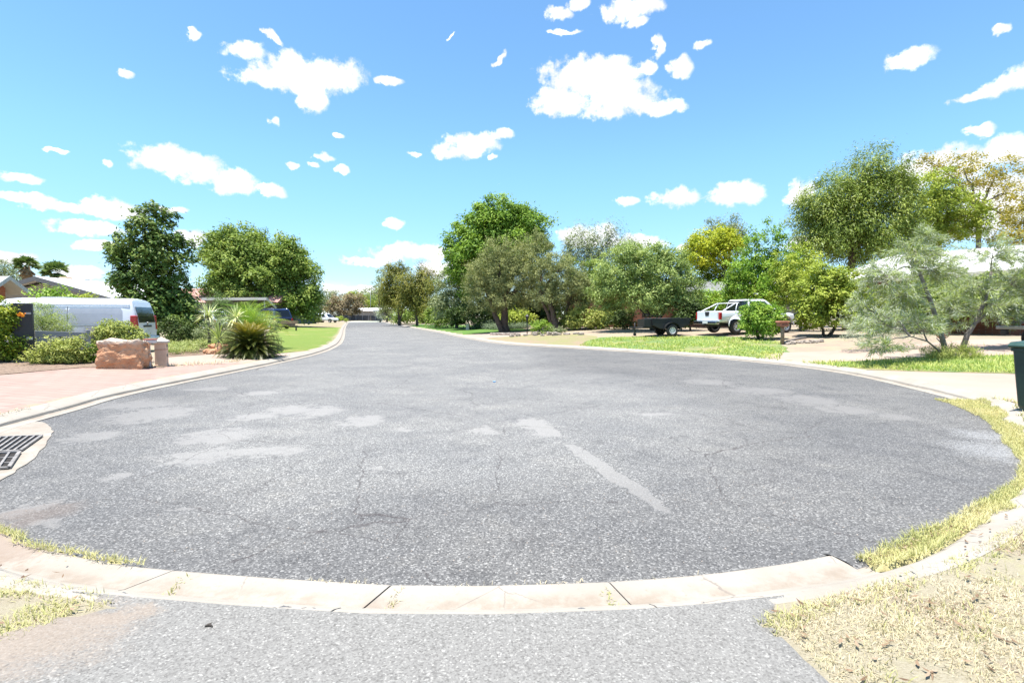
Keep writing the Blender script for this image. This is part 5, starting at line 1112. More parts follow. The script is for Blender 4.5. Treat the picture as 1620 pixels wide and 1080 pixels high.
# ---------------------------------------------------------------- white ute
def make_ute():
    root = empty('pickup_ute', (0, 0, 0), 0, 'white dual cab ute with chrome sports bar parked behind the round bush', 'ute')
    w = 0.925; st = [(-2.60, .88, .62, 1.14), (-2.52, .915, .58, 1.15), (-1.0, w, .50, 1.15), (-0.6, w, .48, 1.15), (0.9, w, .48, 1.14), (1.25, w * .99, .48, 1.12), (2.0, w * .96, .5, 1.06), (2.45, w * .88, .52, .98), (2.58, w * .75, .55, .85)]
    mb = MB(); loft(mb, [lower_ring(x, ww, zb, zt) for x, ww, zb, zt in st]); body = mb.build('body', WHITE, root)
    cut = []
    for x in (-1.55, 1.65):
        for s in (-1, 1): cut.append(arch_cutter(x, 0.42, 0.47, *((-1.3, -0.55) if s < 0 else (0.55, 1.3))))
    tub = MB(); tub.box((-1.68, 0, 1.0), (1.66, 1.56, 0.62)); cut.append(tub.build('cutter', BLACKP))
    boolean_cut(body, cut)
    greenhouse(root, WHITE, -0.78, 1.28, -0.68, 0.42, 1.12, 1.74, 0.875, 0.72, [(0.05, 0.42, 0.16, 0.86), (0.46, 0.84, 0.16, 0.86)], rear=(0.04, 0.96, 0.06, 0.93))
    for s in (-1, 1):
        for x in (-1.55, 1.65):          # flared arches
            g = MB(); pr = []
            for k in range(13):
                a = math.pi * k / 12 * 1.06 - 0.09; pr.append((x + 0.50 * math.cos(a), 0.42 + 0.50 * math.sin(a)))
            g.tube([(px_, s * 0.915, pz) for px_, pz in pr], 0.028, 6); g.build('arch_flare', WHITE, root)
        add_wheel(root, (-1.55, s * 0.80, 0.375), 0.375, 0.25, s, rimr=0.58); add_wheel(root, (1.65, s * 0.80, 0.375), 0.375, 0.25, s, rimr=0.58)
        g = MB(); g.box((-2.55, s * 0.86, 0.90), (0.14, 0.13, 0.36), bev=0.03); g.build('tail_light', REDLENS, root)
        g = MB(); g.tube([(-2.35, s * 0.80, 1.14), (-2.2, s * 0.78, 1.22), (-1.75, s * 0.72, 1.42), (-1.5, s * 0.69, 1.54), (-1.25, s * 0.68, 1.57)], 0.028, 8); g.tube([(-1.55, s * 0.80, 1.14), (-1.45, s * 0.74, 1.38), (-1.36, s * 0.69, 1.56)], 0.024, 8); g.build('sports_bar_leg', WHITE, root)
        g = MB(); g.box((0.75, s * 1.0, 1.20), (0.10, 0.22, 0.16), bev=0.04); g.build('mirror', WHITE, root)
        g = MB(); g.box((2.36, s * 0.74, 0.93), (0.30, 0.20, 0.17), bev=0.04); g.build('headlight', GLASS, root)
        for x in (-0.42, 0.55): g = MB(); g.box((x, s * 0.922, 0.98), (0.20, 0.03, 0.035), bev=0.01); g.build('door_handle', WHITE, root)
        for x in (-0.78, 0.05, 0.88): g = MB(); g.box((x, s * 0.9195, 0.83), (0.012, 0.012, 0.52)); g.build('door_seam', BLACKP, root)
        g = MB(); g.tube([(-0.95, s * 0.93, 0.44), (1.1, s * 0.93, 0.44)], 0.045, 8); g.build('side_step', BLACKP, root)
    g = MB(); g.tube([(-1.27, -0.68, 1.57), (-1.27, 0.68, 1.57)], 0.028, 8); g.build('sports_bar', WHITE, root)
    g = MB(); g.box((-2.615, 0, 0.90), (0.05, 1.56, 0.46), bev=0.012); tg = g.build('tailgate', WHITE, root)
    g = MB(); g.prism([(-0.17, 1.12), (0.17, 1.12), (0.12, 0.90), (-0.12, 0.90)], 'X', -2.652, -2.63); g.build('handle_panel', BLACKP, tg)
    g = MB(); g.box((-2.70, 0, 0.56), (0.20, 1.76, 0.17), bev=0.03); g.build('step_bumper', CHROME, root)
    g = MB(); g.box((-2.805, -0.05, 0.575), (0.015, 0.38, 0.12)); g.build('number_plate', PLATE, root)
    g = MB(); g.tube([(-2.75, 0, 0.46), (-2.95, 0, 0.46)], 0.035, 6); g.build('tow_bar', BLACKP, root)
    g = MB(); g.box((2.56, 0, 0.58), (0.16, 1.56, 0.28), bev=0.05); g.build('front_bumper', BLACKP, root)
    g = MB(); g.box((2.555, 0, 0.84), (0.06, 0.9, 0.2), bev=0.02); g.build('grille', BLACKP, root)
    g = MB(); g.box((-0.1, 0, 0.46), (4.6, 1.2, 0.18), bev=0.03); g.build('chassis', BLACKP, root)
    return root
ute = make_ute(); hx = Vector((0.935, 0.31, 0)).normalized(); left = Vector((-hx.y, hx.x, 0))
rc = P(1139, 520, 25.6); cen = Vector((rc.x, rc.y, 0)) + hx * 2.6 + left * 0.92; place(ute, (cen.x, cen.y, gz(cen.x, cen.y)), hx)

# ---------------------------------------------------------------- wagons seen further off
def make_wagon(name, label, paint, L=4.9, W=1.95, H=1.9, cat='car'):
    root = empty(name, (0, 0, 0), 0, label, cat); w = W / 2; h = L / 2; zt = H * 0.57
    st = [(-h, w * .90, .50, zt - .05), (-h + .12, w * .97, .42, zt), (-h * .4, w, .36, zt), (h * .35, w, .36, zt - .02), (h * .55, w * .98, .38, zt - .06), (h - .2, w * .9, .42, zt - .14), (h, w * .74, .48, zt - .3)]
    mb = MB(); loft(mb, [lower_ring(x, ww, zb, z_) for x, ww, zb, z_ in st]); body = mb.build('body', paint, root)
    cut = []
    for x in (-h * .60, h * .62):
        for s in (-1, 1): cut.append(arch_cutter(x, 0.38, 0.43, *((-1.3, -0.55) if s < 0 else (0.55, 1.3))))
    boolean_cut(body, cut)
    greenhouse(root, paint, -h + .06, h * .52, -h + .34, h * .16, zt - .02, H, w * .95, w * .76, [(0.05, 0.26, 0.15, 0.84), (0.30, 0.56, 0.15, 0.85), (0.59, 0.83, 0.15, 0.85)])
    for s in (-1, 1):
        for x in (-h * .60, h * .62): add_wheel(root, (x, s * w * .86, 0.36), 0.36, 0.24, s)
        g = MB(); g.box((-h + .07, s * w * .86, zt - .2), (0.16, 0.2, 0.26), bev=0.03); g.build('tail_light', REDLENS, root)
        g = MB(); g.tube([(-h + .5, s * w * .70, H + .06), (h * .1, s * w * .70, H + .06)], 0.022, 6); g.build('roof_rail', CHROME, root)
        g = MB(); ls = [(-h + .16, s * w * .965, zt + .05), (-h * .1, s * w * .965, zt + .05), (h * .45, s * w * .955, zt + .05)]; g.tube(ls, 0.018, 5); g.build('window_trim', CHROME, root)
    g = MB(); g.box((-h + .02, 0, 0.52), (0.20, W * .88, 0.24), bev=0.05); g.build('rear_bumper', paint, root)
    g = MB(); g.box((-h - .02, 0, zt - .32), (0.03, 0.45, 0.12)); g.build('number_plate', PLATE, root)
    return root
suv = make_wagon('parked_wagon', 'dark blue four wheel drive parked under the cream carport', BLUE)
hx = Vector((-0.80, 0.60, 0)).normalized(); c = P(428, 505, 50.5); place(suv, (c.x, c.y, gz(c.x, c.y)), hx)
car = make_wagon('parked_wagon', 'white car half hidden by the yuccas left of the carport', WHITE, 4.7, 1.85, 1.6)
c = P(312, 500, 44); place(car, (c.x, c.y, gz(c.x, c.y)), Vector((-1, 0.15, 0)))
car = make_wagon('parked_wagon', 'far white vehicle with open bonnet line behind the teal fence', WHITE, 4.9, 1.9, 1.8)
c = P(516, 505, 104); place(car, (c.x, c.y, gz(c.x, c.y)), Vector((0.95, -0.3, 0)))
bpy.data.objects[car.name]['label'] = 'far white vehicle parked between the dark fences left of the road'

# ---------------------------------------------------------------- trailers
tr = empty('box_trailer', (0, 0, 0), 0, 'black box trailer with one white wheel parked beside the white ute', 'trailer')
g = MB(); L0, L1 = -1.05, 0.95
g.prism([(L0, 0.62), (-0.62, 0.42), (0.55, 0.42), (L1 + .1, 0.66), (L1 + .25, 1.0), (L0 - .02, 1.0)], 'Y', -0.72, -0.68); g.prism([(L0, 0.62), (-0.62, 0.42), (0.55, 0.42), (L1 + .1, 0.66), (L1 + .25, 1.0), (L0 - .02, 1.0)], 'Y', 0.68, 0.72)
g.box((0, 0, 0.60), (1.9, 1.34, 0.05)); g.box((L0 - .0, 0, 0.80), (0.04, 1.34, 0.40)); g.box((L1 + .16, 0, 0.82), (0.04, 1.34, 0.36)); g.build('tub', DARKPAINT, tr, bevel=0.008)
for s in (-1, 1):
    g = MB(); g.tube([(L0 - .1, s * 0.72, 1.0), (L1 + .28, s * 0.72, 1.0)], 0.025, 6); g.build('top_rail', DARKPAINT, tr)
    a = [(0.02 + 0.46 * math.cos(t), s * 0.80, 0.34 + 0.44 * math.sin(t)) for t in np.linspace(0.15, math.pi - .15, 9)]
    g = MB(); vs = []; fs = []
    for i, p in enumerate(a): vs += [(p[0], s * 0.70, p[2]), (p[0], s * 0.93, p[2]), (p[0], s * 0.93, p[2] + .015), (p[0], s * 0.70, p[2] + .015)]
    for i in range(8):
        for k in range(4): fs.append((i * 4 + k, i * 4 + (k + 1) % 4, (i + 1) * 4 + (k + 1) % 4, (i + 1) * 4 + k))
    g.add(vs, fs); g.build('mudguard', DARKPAINT, tr); add_wheel(tr, (0.02, s * 0.82, 0.33), 0.33, 0.2, s, RIMW, 0.58, 8)
g = MB(); g.box((-1.28, 0, 0.74), (0.42, 1.1, 0.44), bev=0.01); g.build('toolbox', DARKPAINT, tr)
g = MB(); g.tube([(-0.9, -0.55, 0.48), (-2.0, 0, 0.46)], 0.04, 6); g.tube([(-0.9, 0.55, 0.48), (-2.0, 0, 0.46)], 0.04, 6); g.box((-2.05, 0, 0.48), (0.25, 0.1, 0.1), bev=0.02); g.build('drawbar', DARKPAINT, tr)
g = MB(); g.tube([(-1.85, 0, 0.05), (-1.85, 0, 0.75)], 0.03, 6); g.lathe((-1.85, 0, 0.09), [(0, -.03), (0.09, -.03), (0.09, .03), (0, .03)], 12, 'Y'); g.build('jockey_wheel', DARKPAINT, tr)
c = P(1053, 515, 27.6); place(tr, (c.x, c.y, gz(c.x, c.y)), Vector((1, 0.12, 0))); tr.scale = (0.93, 0.93, 0.93)
ft = empty('flatbed_trailer', (0, 0, 0), 0, 'dark flatbed trailer with steel hoop cut off by the right edge above the bin', 'trailer')
g = MB(); g.box((1.0, 0, 0.66), (2.2, 1.7, 0.10), bev=0.015); g.build('deck', GALV, ft)
for yy in (-0.6, 0.6):
    g = MB(); g.box((-0.02, yy, 0.52), (0.10, 0.22, 0.16), bev=0.02); g.build('tail_light', BLACKP, ft)
g = MB(); g.tube([(-0.02, -0.8, 0.72), (-0.08, -0.82, 0.95)], 0.03, 6); g.tube([(-0.02, 0.8, 0.72), (-0.08, 0.82, 0.95)], 0.03, 6); g.tube([(-0.02, -0.8, 0.80), (2.0, -0.8, 0.86)], 0.035, 6); g.tube([(-0.02, 0.8, 0.80), (2.0, 0.8, 0.86)], 0.035, 6); g.tube([(0.05, -0.8, 0.84), (0.05, 0.8, 0.84)], 0.03, 6); g.build('side_rails', GREYTRIM, ft)
add_wheel(ft, (0.95, -0.72, 0.33), 0.33, 0.2, -1, RIMW, 0.55, 6); add_wheel(ft, (0.95, 0.72, 0.33), 0.33, 0.2, 1, RIMW, 0.55, 6)
c = P(1648, 540, 15.2); place(ft, (c.x, c.y + 0.6, gz(c.x, c.y)), Vector((1, -0.10, 0)))

# ---------------------------------------------------------------- wheelie bin
bn = empty('wheelie_bin', (0, 0, 0), 0, 'dark green wheelie bin standing on the kerb at the right edge', 'bin')
g = MB(); rg = []
for z, a, b in ((0.06, 0.21, 0.23), (0.10, 0.225, 0.245), (0.55, 0.255, 0.285), (0.90, 0.275, 0.315), (0.905, 0.295, 0.335), (0.95, 0.297, 0.338)):
    row = []
    for cx_, cy_ in ((-1, -1), (1, -1), (1, 1), (-1, 1)):
        for k in range(4):
            t = math.atan2(cy_, cx_) - math.pi / 4 + k * math.pi / 6; rr = 0.06; row.append((cx_ * (a - rr) + rr * math.cos(t), cy_ * (b - rr) + rr * math.sin(t), z))
    rg.append(row)
n = len(rg[0]); g.add([p for r_ in rg for p in r_], [(i * n + k, i * n + (k + 1) % n, (i + 1) * n + (k + 1) % n, (i + 1) * n + k) for i in range(len(rg) - 1) for k in range(n)] + [tuple(range(n))[::-1], tuple(range((len(rg) - 1) * n, len(rg) * n))])
g.build('body', BINGREEN, bn)
g = MB(); g.prism([(-0.34, 0.955), (0.34, 0.955), (0.345, 0.985), (0.30, 1.03), (0.0, 1.055), (-0.30, 1.04), (-0.37, 0.985)], 'X', -0.305, 0.305); g.build('lid', BINLID, bn, bevel=0.018)
g = MB(); g.tube([(-0.26, 0.36, 0.97), (-0.26, 0.45, 1.0), (0.26, 0.45, 1.0), (0.26, 0.36, 0.97)], 0.02, 8); g.build('handle', BINGREEN, bn)
for s in (-1, 1):
    g = MB(); g.lathe((s * 0.27, 0.24, 0.10), [(0, -.03), (0.1, -.03), (0.1, .03), (0, .03)], 18, 'X'); g.build('wheel', RUBBER, bn)
g = MB(); g.tube([(-0.27, 0.24, 0.10), (0.27, 0.24, 0.10)], 0.015, 6); g.build('axle', GALV, bn)
c = P(1657, 600, 7.4); bn.location = (c.x, c.y, gz(c.x, c.y) - 0.01); bn.rotation_euler = (0, 0, R(-72))

# ---------------------------------------------------------------- left entry: pillar, rail wall, boulder, letterboxes
pb = onground(36, 14.2); pr = empty('entry_pillar', pb, R(33), 'tall charcoal entry pillar beside the flowering bush', 'pillar')
g = MB(); g.box((0, 0, 0.80), (0.42, 0.20, 1.62), bev=0.008); g.build('pillar_body', CHARCOAL, pr)
g = MB(); g.box((0, 0, 0.03), (0.50, 0.28, 0.08), bev=0.01); g.build('footing', STONE, pr)
g = MB(); g.box((0.135, -0.104, 1.33), (0.12, 0.012, 0.05), bev=0.003); g.build('mail_slot', GALV, pr)
g = MB(); g.box((0.14, -0.104, 0.64), (0.125, 0.012, 0.07), bev=0.003); g.build('name_plate', PLATE, pr)
rw = empty('rail_wall', onground(54, 14.6), 0, 'low grey horizontal rail wall running from the charcoal pillar', 'fence')
d = onground(135, 15.6) - rw.location; ang = math.atan2(d.y, d.x); ln = math.hypot(d.x, d.y); rw.rotation_euler = (0, 0, ang)
for k in range(4):
    g = MB(); g.prism([(0, 0.05 + k * 0.20), (ln, 0.05 + k * 0.20 - 0.01), (ln, 0.215 + k * 0.20 - 0.02 * k), (0, 0.235 + k * 0.20)], 'Y', -0.03, 0.03); g.build('rail', GREYRAIL, rw, bevel=0.008)
for x in (0.1, ln * .5): g = MB(); g.box((x, 0.06, 0.4), (0.08, 0.05, 0.8)); g.build('post', GREYTRIM, rw)
g = MB(); g.box((ln + .04, 0, 0.40), (0.10, 0.12, 0.86), bev=0.01); g.build('post', GREYRAIL, rw)
def boulder(name, label, u, Y, sx, sy, sz, seed, mat, sink=0.06, rz=0.0, rough=0.16, cat='boulder', group=None, boxy=0.55):
    bm = bmesh.new(); bmesh.ops.create_icosphere(bm, subdivisions=5, radius=1.0)
    for v in bm.verts:
        p = v.co.copy(); mx = max(abs(p.x), abs(p.y), abs(p.z)); q = p.lerp(p / mx * 0.9, boxy)
        nz = mnoise.fractal(q * 1.5 + Vector((seed, 0, 0)), 0.8, 2.1, 5) * rough + mnoise.noise(q * 7 + Vector((seed, 3, 0))) * 0.03
        vz = abs(mnoise.cell(q * 3.1)) * 0.02
        q = q * (1 + nz + vz); v.co = Vector((q.x * sx / 2, q.y * sy / 2, q.z * sz / 2))
    mb = MB(); mb.bm(bm, False); b = onground(u, Y); o = mb.build(name, mat); o.location = (b.x, b.y, b.z + sz * 0.45 - sink); o.rotation_euler = (0, 0, rz); return tag(o, label, cat, group)
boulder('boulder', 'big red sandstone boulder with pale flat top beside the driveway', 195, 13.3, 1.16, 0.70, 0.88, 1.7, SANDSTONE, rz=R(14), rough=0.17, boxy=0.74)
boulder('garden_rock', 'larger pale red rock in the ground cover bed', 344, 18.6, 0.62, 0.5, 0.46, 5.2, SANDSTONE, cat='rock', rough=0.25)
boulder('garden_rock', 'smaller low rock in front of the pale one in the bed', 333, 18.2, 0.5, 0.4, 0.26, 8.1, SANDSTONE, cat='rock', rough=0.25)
lb = empty('letterbox_pillar', onground(253.5, 14.05), R(24), 'cream rendered letterbox pillar with peaked cap', 'letterbox')
g = MB(); g.box((0, 0, 0.32), (0.27, 0.27, 0.66), bev=0.012); g.build('pillar_body', CREAM, lb)
g = MB(); g.box((0, 0, 0.02), (0.30, 0.30, 0.06), bev=0.008); g.build('plinth', CREAM, lb)
g = MB(); g.box((0, 0, 0.467), (0.276, 0.276, 0.012)); g.build('groove', TERRACOTTA, lb)
g = MB(); g.add([(-.175, -.175, .65), (.175, -.175, .65), (.175, .175, .65), (-.175, .175, .65), (-.175, -.175, .70), (.175, -.175, .70), (.175, .175, .70), (-.175, .175, .70), (0, 0, .80)], [(3, 2, 1, 0), (0, 1, 5, 4), (1, 2, 6, 5), (2, 3, 7, 6), (3, 0, 4, 7), (4, 5, 8), (5, 6, 8), (6, 7, 8), (7, 4, 8)]); g.build('cap', CREAMCAP, lb)
for z in (0.56, 0.30): g = MB(); g.box((0.137, -0.02, z), (0.012, 0.12, 0.07), bev=0.004); g.build('mail_slot', GREYTRIM, lb)
sp_ = empty('slim_letterbox', onground(234.5, 13.6), R(24), 'slim white post with a faded red top beside the boulder', 'letterbox')
g = MB(); g.box((0, 0, 0.32), (0.045, 0.045, 0.66)); g.build('post', WHITEPOST, sp_)
g = MB(); g.box((0, 0, 0.015), (0.26, 0.10, 0.03), bev=0.005); g.build('foot', GREYTRIM, sp_)
g = MB(); g.box((0.03, 0.0, 0.70), (0.26, 0.22, 0.09), bev=0.01); g.build('box', WHITEPOST, sp_)
g = MB(); g.box((0.03, 0.0, 0.757), (0.29, 0.25, 0.024), bev=0.004); g.build('lid', REDPAINT, sp_)
# right mailbox
mbx = empty('brick_mailbox', onground(1238.5, 21.2), R(-6), 'terracotta topped mailbox on a timber post by the right lawn', 'letterbox')
g = MB(); g.tube([(0, 0, -0.05), (0.01, 0, 0.35), (-0.01, 0, 0.76)], [0.085, 0.075, 0.08], 8); g.build('post', TIMBER, mbx)
g = MB(); g.box((0, 0, 0.82), (0.34, 0.40, 0.16), bev=0.015); g.build('box', TERRACOTTA, mbx); g = MB(); g.prism([(-0.21, 0.90), (0.21, 0.90), (0.19, 0.97), (-0.19, 0.97)], 'Y', -0.24, 0.24); g.build('lid', TERRACOTTA, mbx, bevel=0.012)
g = MB(); g.box((0, -0.203, 0.83), (0.2, 0.01, 0.03)); g.build('mail_slot', BLACKP, mbx)
rng = np.random.default_rng(12)
for i in range(13):
    u = 1243 + i * 4.6 + rng.uniform(-2, 2); Y = 21.2 - 0.02 * i + rng.uniform(-.2, .25)
    boulder('edging_stone', 'pale edging stone in the row right of the brick mailbox', u, Y, rng.uniform(.16, .3), rng.uniform(.14, .22), rng.uniform(.1, .18), float(i), STONE, 0.02, rng.uniform(0, 3), 0.25, 'stone', 'edging stones beside the mailbox')
for i in range(11):
    u = 812 + i * 11 + rng.uniform(-4, 4); Y = 33.4 + rng.uniform(-.5, .6) - i * 0.25
    boulder('edging_stone', 'grey edging stone along the garden bed right of the brick drive', u, Y, rng.uniform(.25, .5), rng.uniform(.2, .35), rng.uniform(.16, .3), 20.0 + i, STONE, 0.02, rng.uniform(0, 3), 0.25, 'stone', 'edging stones of the right garden bed')
for i in range(9):
    u = 778 + i * 4.5; Y = 36.5 - 0.16 * i
    boulder('edging_stone', 'edging stone along the curved bed under the dark trunks', u, Y, .34, .26, .2, 50.0 + i, STONE, 0.02, rng.uniform(0, 3), 0.25, 'stone', 'edging stones of the curved bed')
lg = MB(); a = onground(1246, 21.6, .06); b = onground(1276, 22.4, .09); lg.tube([a, (a + b) / 2 + Vector((0, 0, .03)), b], [0.06, 0.055, 0.04], 8); tag(lg.build('fallen_branch', BARK_G), 'grey fallen branch lying behind the edging stones', 'branch')
# rusty ball ornament on a stake
rb = empty('ball_ornament', onground(1492, 16.6), 0, 'rusty wire ball ornament on a stake behind the nearer acacia', 'ornament')
g = MB(); g.tube([(0, 0, -.05), (0, 0, 0.42)], 0.012, 6); g.build('stake', RUST, rb)
g = MB(); rr = np.random.default_rng(2)
for i in range(9):
    ax = sphere_dirs(1, rr)[0]; u_ = unit(np.cross(ax, (0.3, 0.5, 0.8))[None])[0]; v_ = np.cross(ax, u_)
    g.tube([np.array((0, 0, 0.56)) + 0.17 * (u_ * math.cos(t) + v_ * math.sin(t)) for t in np.linspace(0, 2 * math.pi, 19)], 0.010, 5, caps=False)
g.build('ball', RUST, rb)
# small roadside things on the far right lawn
sg = empty('small_sign', onground(714, 57), 0, 'small white sign on a stake at the edge of the far lawn', 'sign'); g = MB(); g.tube([(0, 0, -.05), (0, 0, 0.85)], 0.03, 6); g.build('stake', TIMBER, sg); g = MB(); g.box((0, -0.03, 1.0), (0.32, 0.03, 0.36), bev=0.006); g.build('panel', WHITEPOST, sg)
ub = empty('utility_box', onground(739.5, 49), 0, 'small pale utility box standing on the far right lawn', 'box'); g = MB(); g.box((0, 0, 0.28), (0.30, 0.26, 0.58), bev=0.02); g.build('cabinet', CREAMCAP, ub); g = MB(); g.box((0, 0, 0.59), (0.34, 0.30, 0.06), bev=0.015); g.build('lid', CREAMCAP, ub)
gl = empty('garden_lamp', onground(834, 34.3), 0, 'slim dark garden lamp post at the end of the brick drive', 'lamp'); g = MB(); g.tube([(0, 0, -.05), (0, 0, 1.0)], 0.035, 8); g.build('post', BLACKP, gl); g = MB(); g.lathe((0, 0, 1.0), [(0, 0), (0.06, 0), (0.11, 0.24), (0.16, 0.26), (0.03, 0.38), (0, 0.40)], 6, 'Z', False); g.build('lantern', BLACKP, gl)
# bench by the carport
bq = empty('garden_bench', onground(456, 46), R(10), 'small dark bench on the dry strip beside the blue four wheel drive', 'bench'); g = MB(); g.box((0, 0, 0.45), (1.5, 0.4, 0.05)); g.build('seat', TIMBER, bq)
g = MB(); g.box((0, 0.22, 0.75), (1.5, 0.04, 0.3)); g.build('backrest', TIMBER, bq)
for sx_ in (-.65, .65): g = MB(); g.box((sx_, 0, 0.22), (0.06, 0.36, 0.44)); g.build('leg', BLACKP, bq)

# ---------------------------------------------------------------- carport
cp = empty('carport', onground(372, 50), 0, 'flat roofed carport with cream fascia and dark underside', 'carport'); o = cp.location
A = P(320, 472.5, 50) - o; B = P(421, 472, 50) - o; Cc = P(436, 487, 56.5) - o; D = P(335, 487, 56.5) - o
g = MB(); g.add([A, B, Cc, D, A + Vector((0, 0, .05)), B + Vector((0, 0, .05)), Cc + Vector((0, 0, .05)), D + Vector((0, 0, .05))], [(0, 1, 2, 3), (7, 6, 5, 4), (0, 4, 5, 1), (1, 5, 6, 2), (2, 6, 7, 3), (3, 7, 4, 0)]); g.build('roof', GREYTRIM, cp)
def plank(a, b, h, t):
    a, b = Vector(a), Vector(b); d = (b - a).normalized(); n = Vector((-d.y, d.x, 0)).normalized() * t
    vs = [a - n, b - n, b + n, a + n]; return [v + Vector((0, 0, -h)) for v in vs] + [v + Vector((0, 0, 0.09)) for v in vs]
BX = [(3, 2, 1, 0), (4, 5, 6, 7), (0, 1, 5, 4), (1, 2, 6, 5), (2, 3, 7, 6), (3, 0, 4, 7)]
g = MB(); g.add(plank(A + Vector((0, -.06, 0)), B + Vector((0.05, -.06, 0)), 0.16, 0.04), BX); g.add(plank(B + Vector((.06, -0.02, 0)), Cc + Vector((.06, 0, 0)), 0.16, 0.04), BX); g.build('fascia', CREAMROOF, cp)
for u, Y, zt in ((419, 50.3, 0), (338, 50.3, 0), (433, 56.2, 0), (350, 56.2, 0)):
    b = onground(u, Y) - o; top = A.z if Y < 52 else Cc.z; g = MB(); g.box((b.x, b.y, (b.z + top) / 2), (0.10, 0.10, top - b.z)); g.build('post', GREYRAIL, cp)
wl = empty('house', onground(385, 60), 0, 'dark walled house with pink tiled roof behind the carport', 'house'); o = wl.location
g = MB(); g.box((-2, 0, 1.3), (14, 5, 2.7)); g.build('wall', GREYTRIM, wl)
g = MB(); g.prism([(-3.2, 2.7), (3.2, 2.7), (0, 4.4)], 'X', -9.5, 5.5); g.build('roof', PINKTILE, wl)
# ---------------------------------------------------------------- left houses
hb = empty('house', (0, 0, 0), 0, 'grey rendered gable house with white steel roof behind the van', 'house')
rx = P(57, 437, 34); gx_, gy_ = rx.x, 34.0; zb = gz(gx_, gy_); hb.location = (gx_, gy_, zb); rh = rx.z - zb; er = P(178, 471, 34); ew = er.x - gx_; eh = er.z - zb
hb.rotation_euler = (0, 0, 0)
g = MB(); g.prism([(-ew + .5, 0), (ew - .5, 0), (ew - .5, eh + .1), (0, rh - .32), (-ew + .5, eh + .1)], 'Y', 0.9, 9.2); g.build('wall', GREYWALL, hb)
for s in (-1, 1):
    g = MB(); vs = [(0, -0.1, rh), (s * ew, -0.1, eh), (s * ew, 9.6, eh), (0, 9.6, rh)]; g.add(vs + [(x, y, z - .05) for x, y, z in vs], [(0, 1, 2, 3), (7, 6, 5, 4), (0, 4, 5, 1), (1, 5, 6, 2), (2, 6, 7, 3), (3, 7, 4, 0)]); rf = g.build('roof', WHITEROOF, hb)
    g = MB(); sl = (eh - rh) / ew
    g.add([(0, -.16, rh - .01), (s * ew, -.16, eh - .01), (s * ew, -.16, eh - .30), (0, -.16, rh - .30), (0, -.11, rh - .01), (s * ew, -.11, eh - .01), (s * ew, -.11, eh - .30), (0, -.11, rh - .30)], BX); g.build('barge_board', GREYTRIM, hb)
    for k in range(24):
        if k: g2 = None
g = MB()
for k in range(16):
    y = 0.2 + k * 0.6; g.add([(0.02, y, rh + .012), (ew, y, eh + .012), (ew, y + .05, eh + .012), (0.02, y + .05, rh + .012), (0.02, y, rh - .01), (ew, y, eh - .01), (ew, y + .05, eh - .01), (0.02, y + .05, rh - .01)], BX)
g.build('roof_ribs', WHITEROOF, hb)
g = MB(); g.box((0, 1.2, eh * .5 + .2), (1.8, 0.7, 1.1)); g.build('window', GLASS, hb)
vt = P(104, 441, 37) - hb.location; g = MB(); g.box((vt.x, vt.y, vt.z - .1), (0.6, 0.5, 0.42), bev=0.05); g.build('roof_vent', CREAM, hb)
an = empty('tv_antenna', P(143, 456, 42), R(8), 'thin television antenna on the grey house roof', 'antenna'); g = MB(); g.tube([(0, 0, -1.3), (0, 0, 0.62)], 0.022, 6); g.build('mast', GALV, an)
g = MB(); g.tube([(-1.15, 0, 0.62), (0.3, 0, 0.60)], 0.018, 5)
for k in range(9): x = -1.1 + k * .16; l_ = 0.34 - k * 0.018; g.tube([(x, -l_, 0.62), (x, l_, 0.62)], 0.010, 4)
g.box((-0.2, 0, 0.62), (0.34, 0.05, 0.14)); g.build('elements', GALV, an)
ha = empty('house', (0, 0, 0), 0, 'pale green trimmed gable porch with brick column at the left edge', 'house')
pk = P(14, 437, 25); zb = gz(pk.x, 25); ha.location = (pk.x, 25, zb); rh = pk.z - zb
def wallpt(u, v):
    d = ray(u, v); t = pk.x / d.x; return d.y * t - 25, CAMH + d.z * t - zb
yf, zf = wallpt(48, 463); sl = (zf - rh) / yf; yn = -1.9; zn = rh + sl * 1.05 * -yn
g = MB()
for (ye, ze) in ((yn, zn), (yf, zf)):
    vs = [(0, 0, rh), (0, ye, ze), (-8, ye, ze), (-8, 0, rh)]; g.add(vs + [(x, y, z - .05) for x, y, z in vs], [(0, 1, 2, 3), (7, 6, 5, 4), (0, 4, 5, 1), (1, 5, 6, 2), (2, 6, 7, 3), (3, 7, 4, 0)])
g.build('roof', WHITEROOF, ha)
for (ye, ze) in ((yn, zn), (yf, zf)):
    g = MB(); g.add([(0.01, 0, rh + .03), (0.01, ye, ze + .03), (0.01, ye, ze - .17), (0.01, 0, rh - .17), (0.06, 0, rh + .03), (0.06, ye, ze + .03), (0.06, ye, ze - .17), (0.06, 0, rh - .17)], BX); g.build('barge_board', PALEGREEN, ha)
    g = MB(); g.add([(0, 0, rh - .12), (0, ye, ze - .12), (-1.1, ye, ze - .12), (-1.1, 0, rh - .12), (0, 0, rh - .07), (0, ye, ze - .07), (-1.1, ye, ze - .07), (-1.1, 0, rh - .07)], BX); g.build('soffit', SOFFIT, ha)
g = MB(); g.prism([(yn, 0), (yf - .15, 0), (yf - .15, zf - .1), (0, rh - .13), (yn, zn - .1)], 'X', -1.3, -1.1); g.build('wall', SOFFIT, ha)
bc = P(-1, 470, 25.4) - ha.location; g = MB(); g.box((bc.x - .05, bc.y, 1.35), (0.36, 0.36, 2.7)); g.build('column', BRICK, ha)
